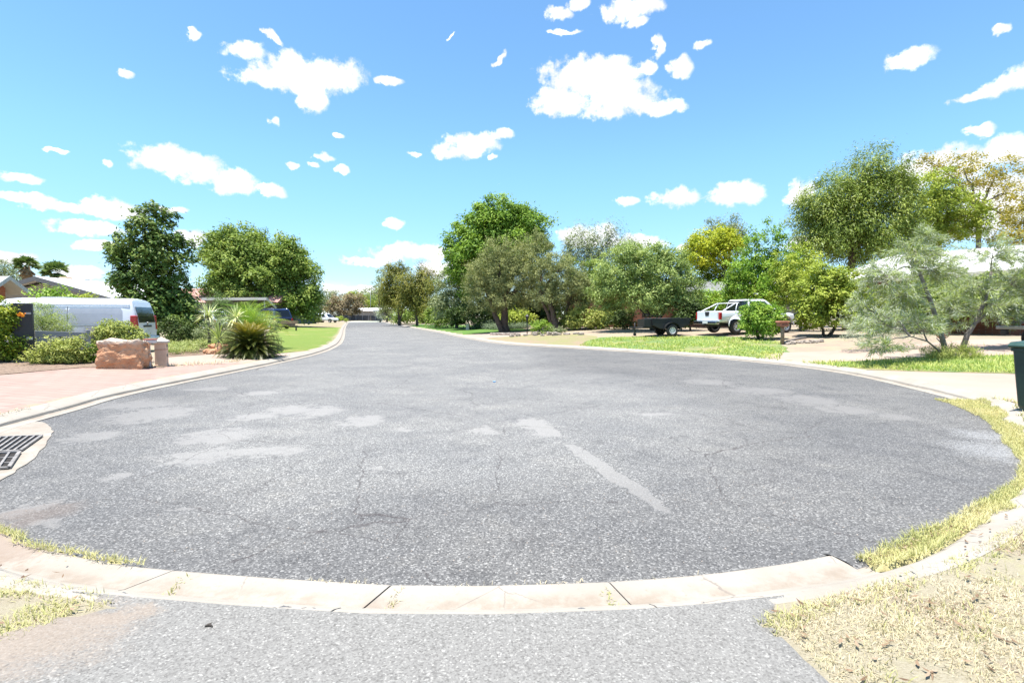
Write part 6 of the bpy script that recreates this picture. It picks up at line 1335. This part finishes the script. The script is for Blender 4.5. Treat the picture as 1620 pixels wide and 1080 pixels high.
# ---------------------------------------------------------------- right: white roofed house and brick house
hr = empty('house', (0, 0, 0), 0, 'white steel roofed house behind the wispy acacias on the right', 'house')
E0 = P(1286, 449, 31.5); E1 = P(1680, 424, 22.0); dv = Vector((E1.x - E0.x, E1.y - E0.y, 0)).normalized(); nv = Vector((-dv.y, dv.x, 0))
if nv.y < 0: nv = -nv
hr.location = (E0.x, E0.y, gz(E0.x, E0.y)); o = hr.location
R0 = E0 + nv * 4.5 + dv * 2.2 + Vector((0, 0, 1.75)); R1 = E1 + nv * 4.5 + Vector((0, 0, 1.55))
g = MB(); vs = [E0 - o, E1 - o, R1 - o, R0 - o]; g.add(vs + [v - Vector((0, 0, .06)) for v in vs], [(0, 1, 2, 3), (7, 6, 5, 4), (0, 4, 5, 1), (1, 5, 6, 2), (2, 6, 7, 3), (3, 7, 4, 0)])
bk0 = E0 + nv * 9; bk1 = E1 + nv * 9; vs = [R0 - o, R1 - o, bk1 - o, bk0 - o]; g.add(vs + [v - Vector((0, 0, .06)) for v in vs], [(0, 1, 2, 3), (7, 6, 5, 4), (0, 4, 5, 1), (1, 5, 6, 2), (2, 6, 7, 3), (3, 7, 4, 0)])
vs = [bk0 - o, E0 - o, R0 - o]; g.add(vs + [v - Vector((0, 0, .06)) for v in vs], [(0, 1, 2), (5, 4, 3), (0, 3, 4, 1), (1, 4, 5, 2), (2, 5, 3, 0)]); g.build('roof', WHITEROOF, hr)
g = MB(); n = 40
for k in range(1, n):
    a = E0.lerp(E1, k / n) - o; b = R0.lerp(R1, max(0, (k / n - 0.05) / 0.95)) - o; w_ = dv * 0.02; up_ = Vector((0, 0, .022)); g.add([a - w_, a + w_, b + w_, b - w_, a - w_ + up_, a + w_ + up_, b + w_ + up_, b - w_ + up_], BX)
g.build('roof_ribs', WHITEROOF, hr)
g = MB(); g.add(plank(E0 - o - nv * .05, E1 - o - nv * .05, 0.14, 0.05), BX); g.build('gutter', CREAMCAP, hr)
w0 = E0 - o + nv * 1.4 + dv * 1.0; w1 = E1 - o + nv * 1.4; g = MB(); hh = w0.z + .1
g.add([(w0.x, w0.y, 0), (w1.x, w1.y, 0), (w1.x + nv.x * .3, w1.y + nv.y * .3, 0), (w0.x + nv.x * .3, w0.y + nv.y * .3, 0), (w0.x, w0.y, hh), (w1.x, w1.y, w1.z + .1), (w1.x + nv.x * .3, w1.y + nv.y * .3, w1.z + .1), (w0.x + nv.x * .3, w0.y + nv.y * .3, hh)], BX); g.build('wall', BRICK, hr)
for f in (0.25, 0.55, 0.8):
    p = w0.lerp(w1, f) - nv * 0.03; g = MB(); g.box((p.x, p.y, 1.45), (1.6, 0.08, 1.2), rz=math.atan2(dv.y, dv.x)); g.build('window', GLASS, hr)
hbk = empty('house', onground(1010, 40), R(0), 'red brick house with silver roof behind the black trailer', 'house'); o = hbk.location
g = MB(); g.box((1.5, 2.6, 1.35), (13, 4, 2.7)); g.build('wall', BRICK, hbk)
for x in (3.0, 6.8, -3.6): g = MB(); g.box((x, 0.3, 1.3), (0.52, 0.36, 2.6)); g.build('column', BRICK, hbk)
g = MB(); g.prism([(-0.7, 2.62), (5.4, 2.62), (5.4, 2.8), (2.4, 3.7), (-0.7, 2.8)], 'X', 1.5, 7.6); g.build('roof', GALV, hbk)
g = MB(); g.prism([(0.2, 2.68), (5.2, 2.68), (5.2, 2.8), (0.2, 2.8)], 'X', -5.5, 1.45); g.build('verandah_roof', GREYTRIM, hbk)
for x in (-2, 1.2, 5.0): g = MB(); g.box((x, 0.58, 1.4), (1.5, 0.06, 1.2)); g.build('window', GLASS, hbk)
hs = empty('house', onground(1130, 52), R(0), 'pale roofed house glimpsed behind the golden tree', 'house'); g = MB(); g.box((1, 2.6, 1.4), (16, 4, 2.8)); g.build('wall', GREYWALL, hs); g = MB(); g.prism([(-0.5, 2.82), (5.6, 2.82), (2.5, 4.5)], 'X', -8, 10); g.build('roof', WHITEROOF, hs)
# ---------------------------------------------------------------- fences and buildings at the end of the street
def panel_fence(name, label, u0, Y0, u1, Y1, h, mat, npan, cat='fence', postmat=None, group=None):
    a = onground(u0, Y0); b = onground(u1, Y1); d = b - a; ln = math.hypot(d.x, d.y); root = empty(name, (a.x, a.y, min(a.z, b.z)), math.atan2(d.y, d.x), label, cat, group)
    for k in range(npan):
        g = MB(); x0 = ln * k / npan + .05; x1 = ln * (k + 1) / npan - .05; nr = 14; pts = []
        for i in range(nr + 1): pts.append((x0 + (x1 - x0) * i / nr, 0.03 if i % 2 else -0.03))
        vs = [(x, y, 0.0) for x, y in pts] + [(x, y, h) for x, y in pts]; n = len(pts); g.add(vs, [(i, i + 1, n + i + 1, n + i) for i in range(n - 1)])
        g.box(((x0 + x1) / 2, 0, h), (x1 - x0, 0.09, 0.07)); g.build('panel', mat, root)
    for k in range(npan + 1): g = MB(); g.box((ln * k / npan, 0, h / 2 + .02), (0.10, 0.10, h + .1)); g.build('post', postmat or mat, root)
    return root
panel_fence('steel_fence', 'dark grey steel fence across the far end of the street', 553, 139, 604, 139, 1.45, FENCEM, 5, postmat=GREYRAIL)
panel_fence('steel_fence', 'dark grey steel fence left of the far white vehicle', 496, 100, 511, 106, 1.6, FENCEM, 2)
panel_fence('steel_fence', 'teal steel fence under the spreading shade tree', 452, 78, 500, 88, 1.9, TEAL, 6)
panel_fence('steel_fence', 'dark fence behind the round yellow bush at the street end', 522, 128, 551, 132, 1.4, FENCEM, 4)
fb_ = empty('white_building', onground(582, 170), 0, 'low white roofed building beyond the end of the street', 'building'); g = MB(); g.box((0, 0, 1.4), (14, 8, 2.8)); g.build('wall', GREYWALL, fb_); g = MB(); g.prism([(-4.6, 2.8), (4.6, 2.8), (0, 3.9)], 'X', -8, 8); g.build('roof', WHITEROOF, fb_)
for u, Y, h in ((563, 142, 6.0), (586.5, 138, 8.5)):
    b = onground(u, Y); pl_ = empty('street_pole', b, 0, 'thin grey pole at the far end fence, ' + ('the shorter left one' if u < 570 else 'the taller right one'), 'pole', 'thin poles at the street end'); g = MB(); g.tube([(0, 0, 0), (0, 0, h)], [0.09, 0.05], 6); g.build('shaft', GALV, pl_); g = MB(); g.tube([(0, 0, h - .1), (0.9, 0, h + .1)], 0.04, 5); g.build('arm', GALV, pl_)
cbx = empty('meter_box', onground(552.5, 131), 0, 'dark bin-like box beside the far fence end', 'box'); g = MB(); g.box((0, 0, .5), (.6, .6, 1.0), bev=.05); g.build('cabinet', BLACKP, cbx); g = MB(); g.box((0, 0, 1.03), (.64, .64, .08), bev=.02); g.build('lid', GREYTRIM, cbx)
# ---------------------------------------------------------------- drain inlet on the left
dr_c = [gp(5, 735), gp(62, 690)]
ap = tp  # concrete apron of the pit laid on the asphalt
apron = MB(); poly = px((-120, 800), (-60, 812), (0, 762), (38, 738), (64, 714), (82, 687), (76, 673), (58, 668)) + [(-7.05, 7.0), (-6.6, 5.4), (-5.7, 4.6)]
poly = [tuple(p) for p in wobble(resample([tuple(p) for p in smooth_path(poly + poly[:1], 0.1)][:-1], 0.05), 0.03, 5.0)]; apron.prism(poly, 'Z', -0.03, 0.009); ao = apron.build('drain_apron', CONC); ao['kind'] = 'structure'
def grate(label, pxs, bars, cross):
    p = [gp(u, v, 0.016) for u, v in pxs]; o = sum(p, Vector()) / 4; root = empty('drain_grate', (o.x, o.y, 0.016), 0, label, 'drain grate', 'drain grates at the left kerb'); q = [v - o for v in p]
    g = MB(); vs = [(v.x, v.y, 0.001) for v in q] + [(v.x, v.y, 0.003) for v in q]; g.add(vs, BX); g.build('pit', PIT_SHADE, root)  # flat dark plate, no recess: the shade below the bars is its colour
    g = MB()
    def bar(a, b, w_, z0=0.004, z1=0.020):
        d = (b - a).normalized(); n = Vector((-d.y, d.x, 0)) * w_ / 2; vs = [a - n, b - n, b + n, a + n]; g.add([(v.x, v.y, z0) for v in vs] + [(v.x, v.y, z1) for v in vs], BX)
    for k in range(bars + 1): t = k / bars; bar(q[0].lerp(q[1], t), q[3].lerp(q[2], t), 0.020)
    g.build('bars', IRON, root); g = MB(); bar(q[0], q[1], 0.03, 0.004, 0.022); bar(q[3], q[2], 0.03, 0.004, 0.022); bar(q[1], q[2], .03, .004, .022); bar(q[0], q[3], .03, .004, .022)
    for k in range(1, cross + 1): t = k / (cross + 1); bar(q[0].lerp(q[3], t), q[1].lerp(q[2], t), 0.018, 0.002, 0.012)
    g.build('frame', IRON, root); return root
grate('upper iron drain grate in the concrete pit at the left edge', [(-42, 694), (66, 690), (32, 714), (-80, 719)], 10, 0)
grate('lower iron drain grate nearer the camera at the left edge', [(-84, 722), (31, 716), (14, 741), (-104, 747)], 7, 2)
sl_ = MB(); a = gp(-45, 716, 0.02); b = gp(28, 671, 0.02)
# ================================================================ GRASS, LITTER
LM['green_grass'] = leafmat('grass_green', [(0.165, 0.190, 0.085), (0.235, 0.250, 0.120), (0.295, 0.292, 0.165), (0.33, 0.32, 0.215)], 0.35, 0.8, 0.2, (1.05, 1.06, 0.85))
LM['lawn_grass'] = leafmat('grass_lawn', [(0.11, 0.17, 0.045), (0.17, 0.23, 0.065), (0.24, 0.28, 0.10), (0.30, 0.29, 0.14)], 0.4, 0.7)
LM['dry_grass'] = leafmat('grass_dry', [(0.245, 0.235, 0.155), (0.295, 0.276, 0.20), (0.33, 0.31, 0.25), (0.36, 0.345, 0.295)], 0.35, 0.85, 0.15, (1.05, 1.02, 0.9))
LM['dead_leaf'] = leafmat('dead_leaf', [(0.05, 0.032, 0.022), (0.085, 0.058, 0.04), (0.13, 0.095, 0.068), (0.19, 0.155, 0.125)], 0.1, 0.7)
def blades(name, polys, dens, L, W, mat, label, seed, zf=None, lean=0.9, patch=None, cat='grass', jit=0.5):
    """short curved grass blades (two faces each) over ground polygons"""
    rng = np.random.default_rng(seed); PTS = []
    for poly in polys:
        poly = np.array(poly); mn, mx = poly.min(0), poly.max(0); n = int((mx[0] - mn[0]) * (mx[1] - mn[1]) * dens); p = rng.uniform(mn, mx, size=(n, 2)); p = p[inside(p, poly)]
        if patch is not None:
            nzv = np.array([mnoise.noise(Vector((q[0] * patch[0], q[1] * patch[0], seed))) + 0.5 * mnoise.noise(Vector((q[0] * patch[0] * 3.1, q[1] * patch[0] * 3.1, seed + 5))) for q in p]); p = p[nzv > patch[1] + 0.35 * (rng.random(len(p)) - 0.5)]
        PTS.append(p)
    p = np.concatenate(PTS); n = len(p); z = zf(p) if zf is not None else gzs(p); B = np.stack([p[:, 0], p[:, 1], z], 1)
    th = rng.uniform(0, 2 * math.pi, n); le = lean * rng.random(n) ** 0.7; d = np.stack([np.cos(th) * np.sin(le), np.sin(th) * np.sin(le), np.cos(le)], 1); ln = (L * (1 - jit + 2 * jit * rng.random(n)))[:, None]
    side = np.stack([-np.sin(th + rng.normal(size=n) * .6), np.cos(th), np.zeros(n)], 1) * (W * (0.7 + 0.6 * rng.random(n)))[:, None] / 2
    mid = B + d * ln * 0.55; tip = B + d * ln + np.stack([np.cos(th), np.sin(th), -0.9 * np.ones(n)], 1) * ln * 0.22 * rng.random(n)[:, None]
    tip[:, 2] = np.maximum(tip[:, 2], B[:, 2] + 0.003)
    V = np.empty((n, 8, 3)); V[:, 0] = B - side; V[:, 1] = B + side; V[:, 2] = mid + side * .8; V[:, 3] = mid - side * .8
    V[:, 4] = mid - side * .8; V[:, 5] = mid + side * .8; V[:, 6] = tip + side * 0.1; V[:, 7] = tip - side * 0.1
    var = np.repeat(np.clip(0.25 + 0.5 * np.array([mnoise.noise(Vector((q[0] * 1.3, q[1] * 1.3, 2.0))) for q in p]) + 0.5 * rng.random(n), 0, 1), 2)
    o = quads_obj(name, V.reshape(-1, 3), 4, LM[mat], None, var); return tag(o, label, cat, kind='stuff')
def mat_sheet(name, poly, z, matr):   # matted soil and thatch under the overgrown grass
    lp = wobble(resample(poly, 0.05), 0.05, 3.0); lp = lp + (wobble(lp, 0.03, 11.0) - lp); mn, mx = lp.min(0), lp.max(0)
    gx_, gy_ = np.meshgrid(np.arange(mn[0], mx[0], .07), np.arange(mn[1], mx[1], .07)); g = np.stack([gx_.ravel(), gy_.ravel()], 1) + 0.003; g = g[inside(g, lp)]
    return cdt_sheet(name, lp, g, z, matr, skirt=0.045), lp
hz = lambda A: np.array([max(0.005, zz) for zz in gutter_z(A)])
def gutter_z(A):
    d = gdist(A); base = np.interp(d, [-0.5, -0.12, -0.04, 0.0, 0.21, 0.235, 0.26, 0.46, 0.6], [0.006, 0.006, 0.020, 0.030, 0.030, 0.052, 0.066, 0.12, 0.12])
    return base + 0.005 * np.array([mnoise.noise(Vector((a[0] * 6, a[1] * 6, 1.0))) for a in A])
def gseg(s0, s1, d, step=0.25):
    n = max(2, int((s1 - s0) / step)); out = []
    for i in range(n + 1):
        p, nr = at_s(s0 + (s1 - s0) * i / n); dd = d(i / n) if callable(d) else d; out.append(p + nr * dd)
    return out
SOIL = plain('thatch_soil', (0.34, 0.30, 0.14), 0.95, var=0.35, scale=9, bump=0.8, bscale=50)
# right-hand gutter, overgrown from the broken end of the tray round to the crossover
r0 = s_of(gp(1355, 893)); r1 = s_of(gp(1560, 650)) 
inner = px((1352, 890), (1400, 868), (1450, 848), (1510, 820), (1560, 796), (1608, 764), (1612, 735), (1582, 692), (1552, 662), (1515, 643), (1480, 632))
outer_ = gseg(r0, r1 + 0.9, lambda t: 0.27 + 0.035 * math.sin(t * 40) + 0.03 * math.sin(t * 97))
poly_r = [tuple(p) for p in inner] + [tuple(p) for p in outer_[::-1]]
o, lp_r = mat_sheet('overgrown_gutter', poly_r, gutter_z, SOIL); o['kind'] = 'structure'
blades('gutter_grass', [lp_r], 9500, 0.045, 0.0045, 'green_grass', 'yellow-green grass overgrowing the gutter at the right', 11, gutter_z, 1.1)
# left gutter
l0 = s_of((-5.0, 4.45)); l1 = s_of(gp(235, 898))
inner = px((235, 899), (150, 884), (90, 872), (50, 858), (0, 836), (-60, 800), (-120, 775))
poly_l = [tuple(p) for p in inner] + [tuple(p) for p in gseg(l0, l1, lambda t: 0.02 + 0.05 * (1 - t))]
o, lp_l = mat_sheet('overgrown_gutter', poly_l, lambda A: gutter_z(A) - 0.004, SOIL); o['kind'] = 'structure'
blades('gutter_grass', [lp_l], 9000, 0.04, 0.0045, 'green_grass', 'short grass strip along the gutter at the left', 12, gutter_z, 1.1)
# near right verge: dry couch grass with bare patches
nearR = tp((1195, 985), (1320, 940), (1450, 905), (1540, 868), (1640, 820), (1760, 860), (1760, 1090), (1330, 1090), (1280, 1040), (1240, 1005))
zt = lambda A: gzs(A)
m, nt, bs = material('straw_ground'); pos = coords(nt); mp = nt.new('ShaderNodeMapping'); nt.put(mp.inputs[0], pos); mp.inputs['Rotation'].default_value = (0, 0, 0.5); mp.inputs['Scale'].default_value = (1, 2.6, 1)
n1 = nt.noise(pos, 1.7, 6, 0.65); n2 = nt.noise(mp.outputs[0], 55.0, 4, 0.75); n3 = nt.noise(pos, 6.0, 5, 0.7)
base = nt.ramp(n2, [(0.25, (0.20, 0.170, 0.115)), (0.45, (0.32, 0.28, 0.195)), (0.7, (0.40, 0.36, 0.27))])
base = nt.mix(nt.smooth(n1, 0.52, 0.66, 0, 0.75), base, nt.ramp(n3, [(0.3, (0.20, 0.150, 0.112)), (0.7, (0.30, 0.24, 0.19))])); base = nt.mix(nt.smooth(n3, 0.52, 0.7, 0, 0.45), base, (0.34, 0.33, 0.15))
nt.put(bs.inputs['Base Color'], base); bs.inputs['Roughness'].default_value = 0.95; bs.inputs['Specular IOR Level'].default_value = 0.1; nt.put(bs.inputs['Normal'], nt.bump(n2, 0.9, 0.012)); STRAW = m
nr_poly = kseg(gp(1050, 905), gp(1700, 700), KW - 0.04) + [(6.5, 3.0), (6.0, -1.0), (0.3, -1.5), (0.5, 1.6)]
region('dry_verge_near', nr_poly, 0.005, STRAW, 0.15, minz=0.09)
region('dry_verge_near', kseg(gp(60, 905), gp(300, 905), KW - 0.04)[::-1] + [(-4.6, 3.4), (-4.6, -1), (-1.2, -1), (-1.0, 2.0)], 0.005, STRAW, 0.15, minz=0.09)
blades('verge_grass', [nearR], 11000, 0.030, 0.0034, 'dry_grass', 'dry straw coloured grass on the verge at the right foreground', 13, zt, 1.3, (1.6, -0.30))
blades('verge_grass', [tp((1190, 985), (1330, 938), (1450, 903), (1640, 822), (1640, 860), (1450, 935), (1330, 965), (1230, 1010))], 6500, 0.036, 0.004, 'green_grass', 'greener grass edging the kerb at the right foreground', 14, zt, 1.1, (2.3, -0.1))
blades('verge_grass', [nearR], 1500, 0.045, 0.004, 'green_grass', 'scattered green tufts in the dry verge', 18, zt, 0.8, (3.2, 0.22))
nearL = tp((-60, 895), (20, 905), (100, 930), (180, 955), (150, 965), (100, 985), (40, 1010), (-40, 1030), (-90, 960))
blades('verge_grass', [nearL], 9000, 0.035, 0.004, 'green_grass', 'pale grass patch behind the kerb at the left foreground', 15, zt, 1.15, (2.6, -0.22))
# right: beyond the kerb by the bin
binG = tp((1545, 641), (1600, 664), (1640, 690), (1720, 690), (1720, 650), (1610, 637))
blades('verge_grass', [binG], 900, 0.08, 0.012, 'green_grass', 'grass between the kerb and the paved crossover beside the bin', 16, zt, 1.0, (1.8, -0.3))
isl = tp((1262, 580), (1325, 588), (1440, 587), (1560, 590), (1700, 593), (1760, 575), (1660, 561), (1450, 567), (1330, 574))
blades('island_grass', [isl], 420, 0.10, 0.018, 'lawn_grass', 'grass of the island under the wispy acacia', 17, lambda A: gzs(A) + .015, 1.0, (0.7, -0.5))
lawnR = tp((915, 551.5), (1100, 564), (1232, 574), (1243, 553), (1233, 541), (1180, 534.5), (1100, 533), (1020, 533), (952, 534.5), (928, 541))
blades('lawn_grass', [lawnR], 160, 0.09, 0.03, 'lawn_grass', 'short grass blades over the right lawn', 19, lambda A: gzs(A) + .008, 1.1, (0.5, -0.3))
lft = tp((2, 672), (30, 661), (62, 653), (40, 650), (-60, 668), (-60, 690))
blades('verge_grass', [lft], 1500, 0.06, 0.010, 'dry_grass', 'yellow grass wedge between the paving and the left kerb', 20, zt, 1.0)
blades('verge_grass', [tp((268, 577), (330, 575), (470, 571), (470, 573.5), (330, 579.5), (268, 580))], 260, 0.12, 0.015, 'dry_grass', 'dry weeds along the joint between paving and pale driveway', 21, zt, 0.9, (1.5, 0.0))
# weeds in the kerb joints
for (u0, v0, u1, v1) in ((298, 906, 258, 940), (632, 928, 612, 962), (960, 925, 968, 955), (968, 952, 1002, 968)):
    a, b = gp(u0, v0, .02), gp(u1, v1, .05); d = (b - a); n = Vector((-d.y, d.x, 0)).normalized() * 0.022
    blades('joint_weeds', [[tuple((a - n).xy), tuple((b - n).xy), tuple((b + n).xy), tuple((a + n).xy)]], 5200, 0.03, 0.006, 'green_grass', 'weeds growing in an open joint of the near kerb', 30 + int(u0), lambda A: np.interp(gdist(A), [0, .24, .33, .5], [0.004, 0.0, .05, .09]), 1.3, cat='weeds')
kl = [tuple(p) for p in gseg(s_of(gp(620, 928)) - 0.5, s_of(gp(1330, 898)), -0.025, .1)] + [tuple(p) for p in gseg(s_of(gp(620, 928)) - 0.5, s_of(gp(1330, 898)), 0.02, .1)[::-1]]
blades('joint_weeds', [kl], 2600, 0.022, 0.005, 'dry_grass', 'dry weeds along the edge between asphalt and kerb', 51, lambda A: np.full(len(A), 0.006), 1.3, (2.5, 0.1), cat='weeds')
# fallen leaves
rng = np.random.default_rng(71); LC, LA = [], []
for poly, n in ((nearR, 170), (px((1365, 890), (1440, 862), (1520, 835), (1560, 815), (1530, 850), (1450, 880), (1380, 903)), 260), (nearL, 30), (binG, 25), (isl, 40)):
    poly = np.array(poly); mn, mx = poly.min(0), poly.max(0); p = rng.uniform(mn, mx, size=(n * 3, 2)); p = p[inside(p, poly)][:n]; zz = np.maximum(gzs(p), gutter_z(p)); LC.append(np.stack([p[:, 0], p[:, 1], zz + 0.012 + 0.01 * rng.random(len(p))], 1))
LC = np.concatenate(LC); n = len(LC); LA = np.stack([rng.normal(size=n), rng.normal(size=n), rng.normal(size=n) * .06], 1)
V = leaf_quads(LC, LA, 0.045 * rng.uniform(.5, 1.4, n), 0.012 * rng.uniform(.6, 1.4, n), rng, np.array((0, 0, 1.0)) + rng.normal(size=(n, 3)) * .15, fold=0.25)
tag(quads_obj('fallen_leaves', V, 4, LM['dead_leaf'], None, rng.random(n)), 'brown fallen leaves scattered on the verge and in the gutter', 'leaf litter', kind='stuff')
# loose gravel and crumbs of asphalt along the near kerb
m, nt, bs = material('asphalt_crumbs'); pos = coords(nt); nt.put(bs.inputs['Base Color'], nt.ramp(nt.noise(pos, 30, 3), [(0.3, (0.045, 0.045, 0.047)), (0.7, (0.15, 0.15, 0.15))])); bs.inputs['Roughness'].default_value = 0.9; CRUMB = m
def lip_strip(u0, u1, seed):
    """ragged lip of driveway asphalt broken over the back of the kerb"""
    a = s_of(gp(u0, 905)); b = s_of(gp(u1, 905)); n = int((b - a) / 0.012); top, bot = [], []
    for i in range(n + 1):
        s_ = a + (b - a) * i / n; env = max(0.0, math.sin(math.pi * i / n)) ** 0.4; p, nr = at_s(s_)
        w_ = env * (0.020 + 0.022 * (mnoise.noise(Vector((s_ * 9, seed, 0))) + 0.5 * mnoise.noise(Vector((s_ * 40, seed, 3)))))
        top.append(tuple(p + nr * (0.455 - max(0.004, w_ * 1.6)))); bot.append(tuple(p + nr * 0.47))
    o = cdt_sheet('driveway_lip', top + bot[::-1], [], lambda A: 0.121 + 0.006 * np.array([mnoise.noise(Vector((q[0] * 30, q[1] * 30, seed))) for q in A]), CRUMB, skirt=0.014)
    return o
for u0, u1, sd_ in ((215, 372, 1.0), (488, 583, 2.0), (842, 978, 3.0), (1012, 1052, 4.0)): lip_strip(u0, u1, sd_)
rg = np.random.default_rng(8); C = []
for poly, n in ((drv, 500), (px((0, 800), (200, 870), (600, 915), (1200, 895), (1340, 880), (1500, 800), (1300, 760), (300, 760)), 420)):
    poly = np.array(poly); mn, mx = poly.min(0), poly.max(0); p = rg.uniform(mn, mx, size=(n * 3, 2)); p = p[inside(p, poly) & (p[:, 1] > 1.6)][:n]; z = np.where(gdist(p) > 0.3, gzs(p) + .014, 0.002); C.append(np.stack([p[:, 0], p[:, 1], z], 1))
C = np.concatenate(C); mb = MB(); base_ = bmesh.new(); bmesh.ops.create_icosphere(base_, subdivisions=1, radius=1.0); bv = np.array([v.co for v in base_.verts]); bf = [[v.index for v in f.verts] for f in base_.faces]; base_.free()
for c in C:
    r = rg.uniform(.0025, .0065); mb.add(bv * rg.uniform(.7, 1.2, size=bv.shape) * np.array((r, r, r * .7)) + c, bf)
tag(mb.build('loose_gravel', STONE), 'loose pale chippings scattered on the asphalt', 'gravel', kind='stuff')
cpv = gp(782, 604.5); g = MB(); g.lathe((0, 0, 0), [(0, 0.002), (0.03, 0.002), (0.034, 0.02), (0.028, 0.026), (0, 0.026)], 14, 'Z', False); o = g.build('plastic_scrap', plain('blue_plastic', (0.16, 0.36, 0.62), 0.5)); o.location = (cpv.x, cpv.y, 0.002); tag(o, 'tiny bright blue plastic scrap lying in the middle of the asphalt', 'litter')
tw = gpt(331, 997); g = MB(); g.tube([(-.03, 0, 0.012), (0, 0.01, 0.022), (0.03, -0.008, 0.016)], [0.010, 0.013, 0.005], 6); g.tube([(0, 0.01, .022), (0.008, 0.03, .03)], [.005, .002], 5); o = g.build('seed_pod', BARK_D); o.location = (tw.x, tw.y, tw.z + .012); o.scale = (0.6, 0.6, 0.6); tag(o, 'small dark twiggy seed pod on the near driveway', 'seed pod')
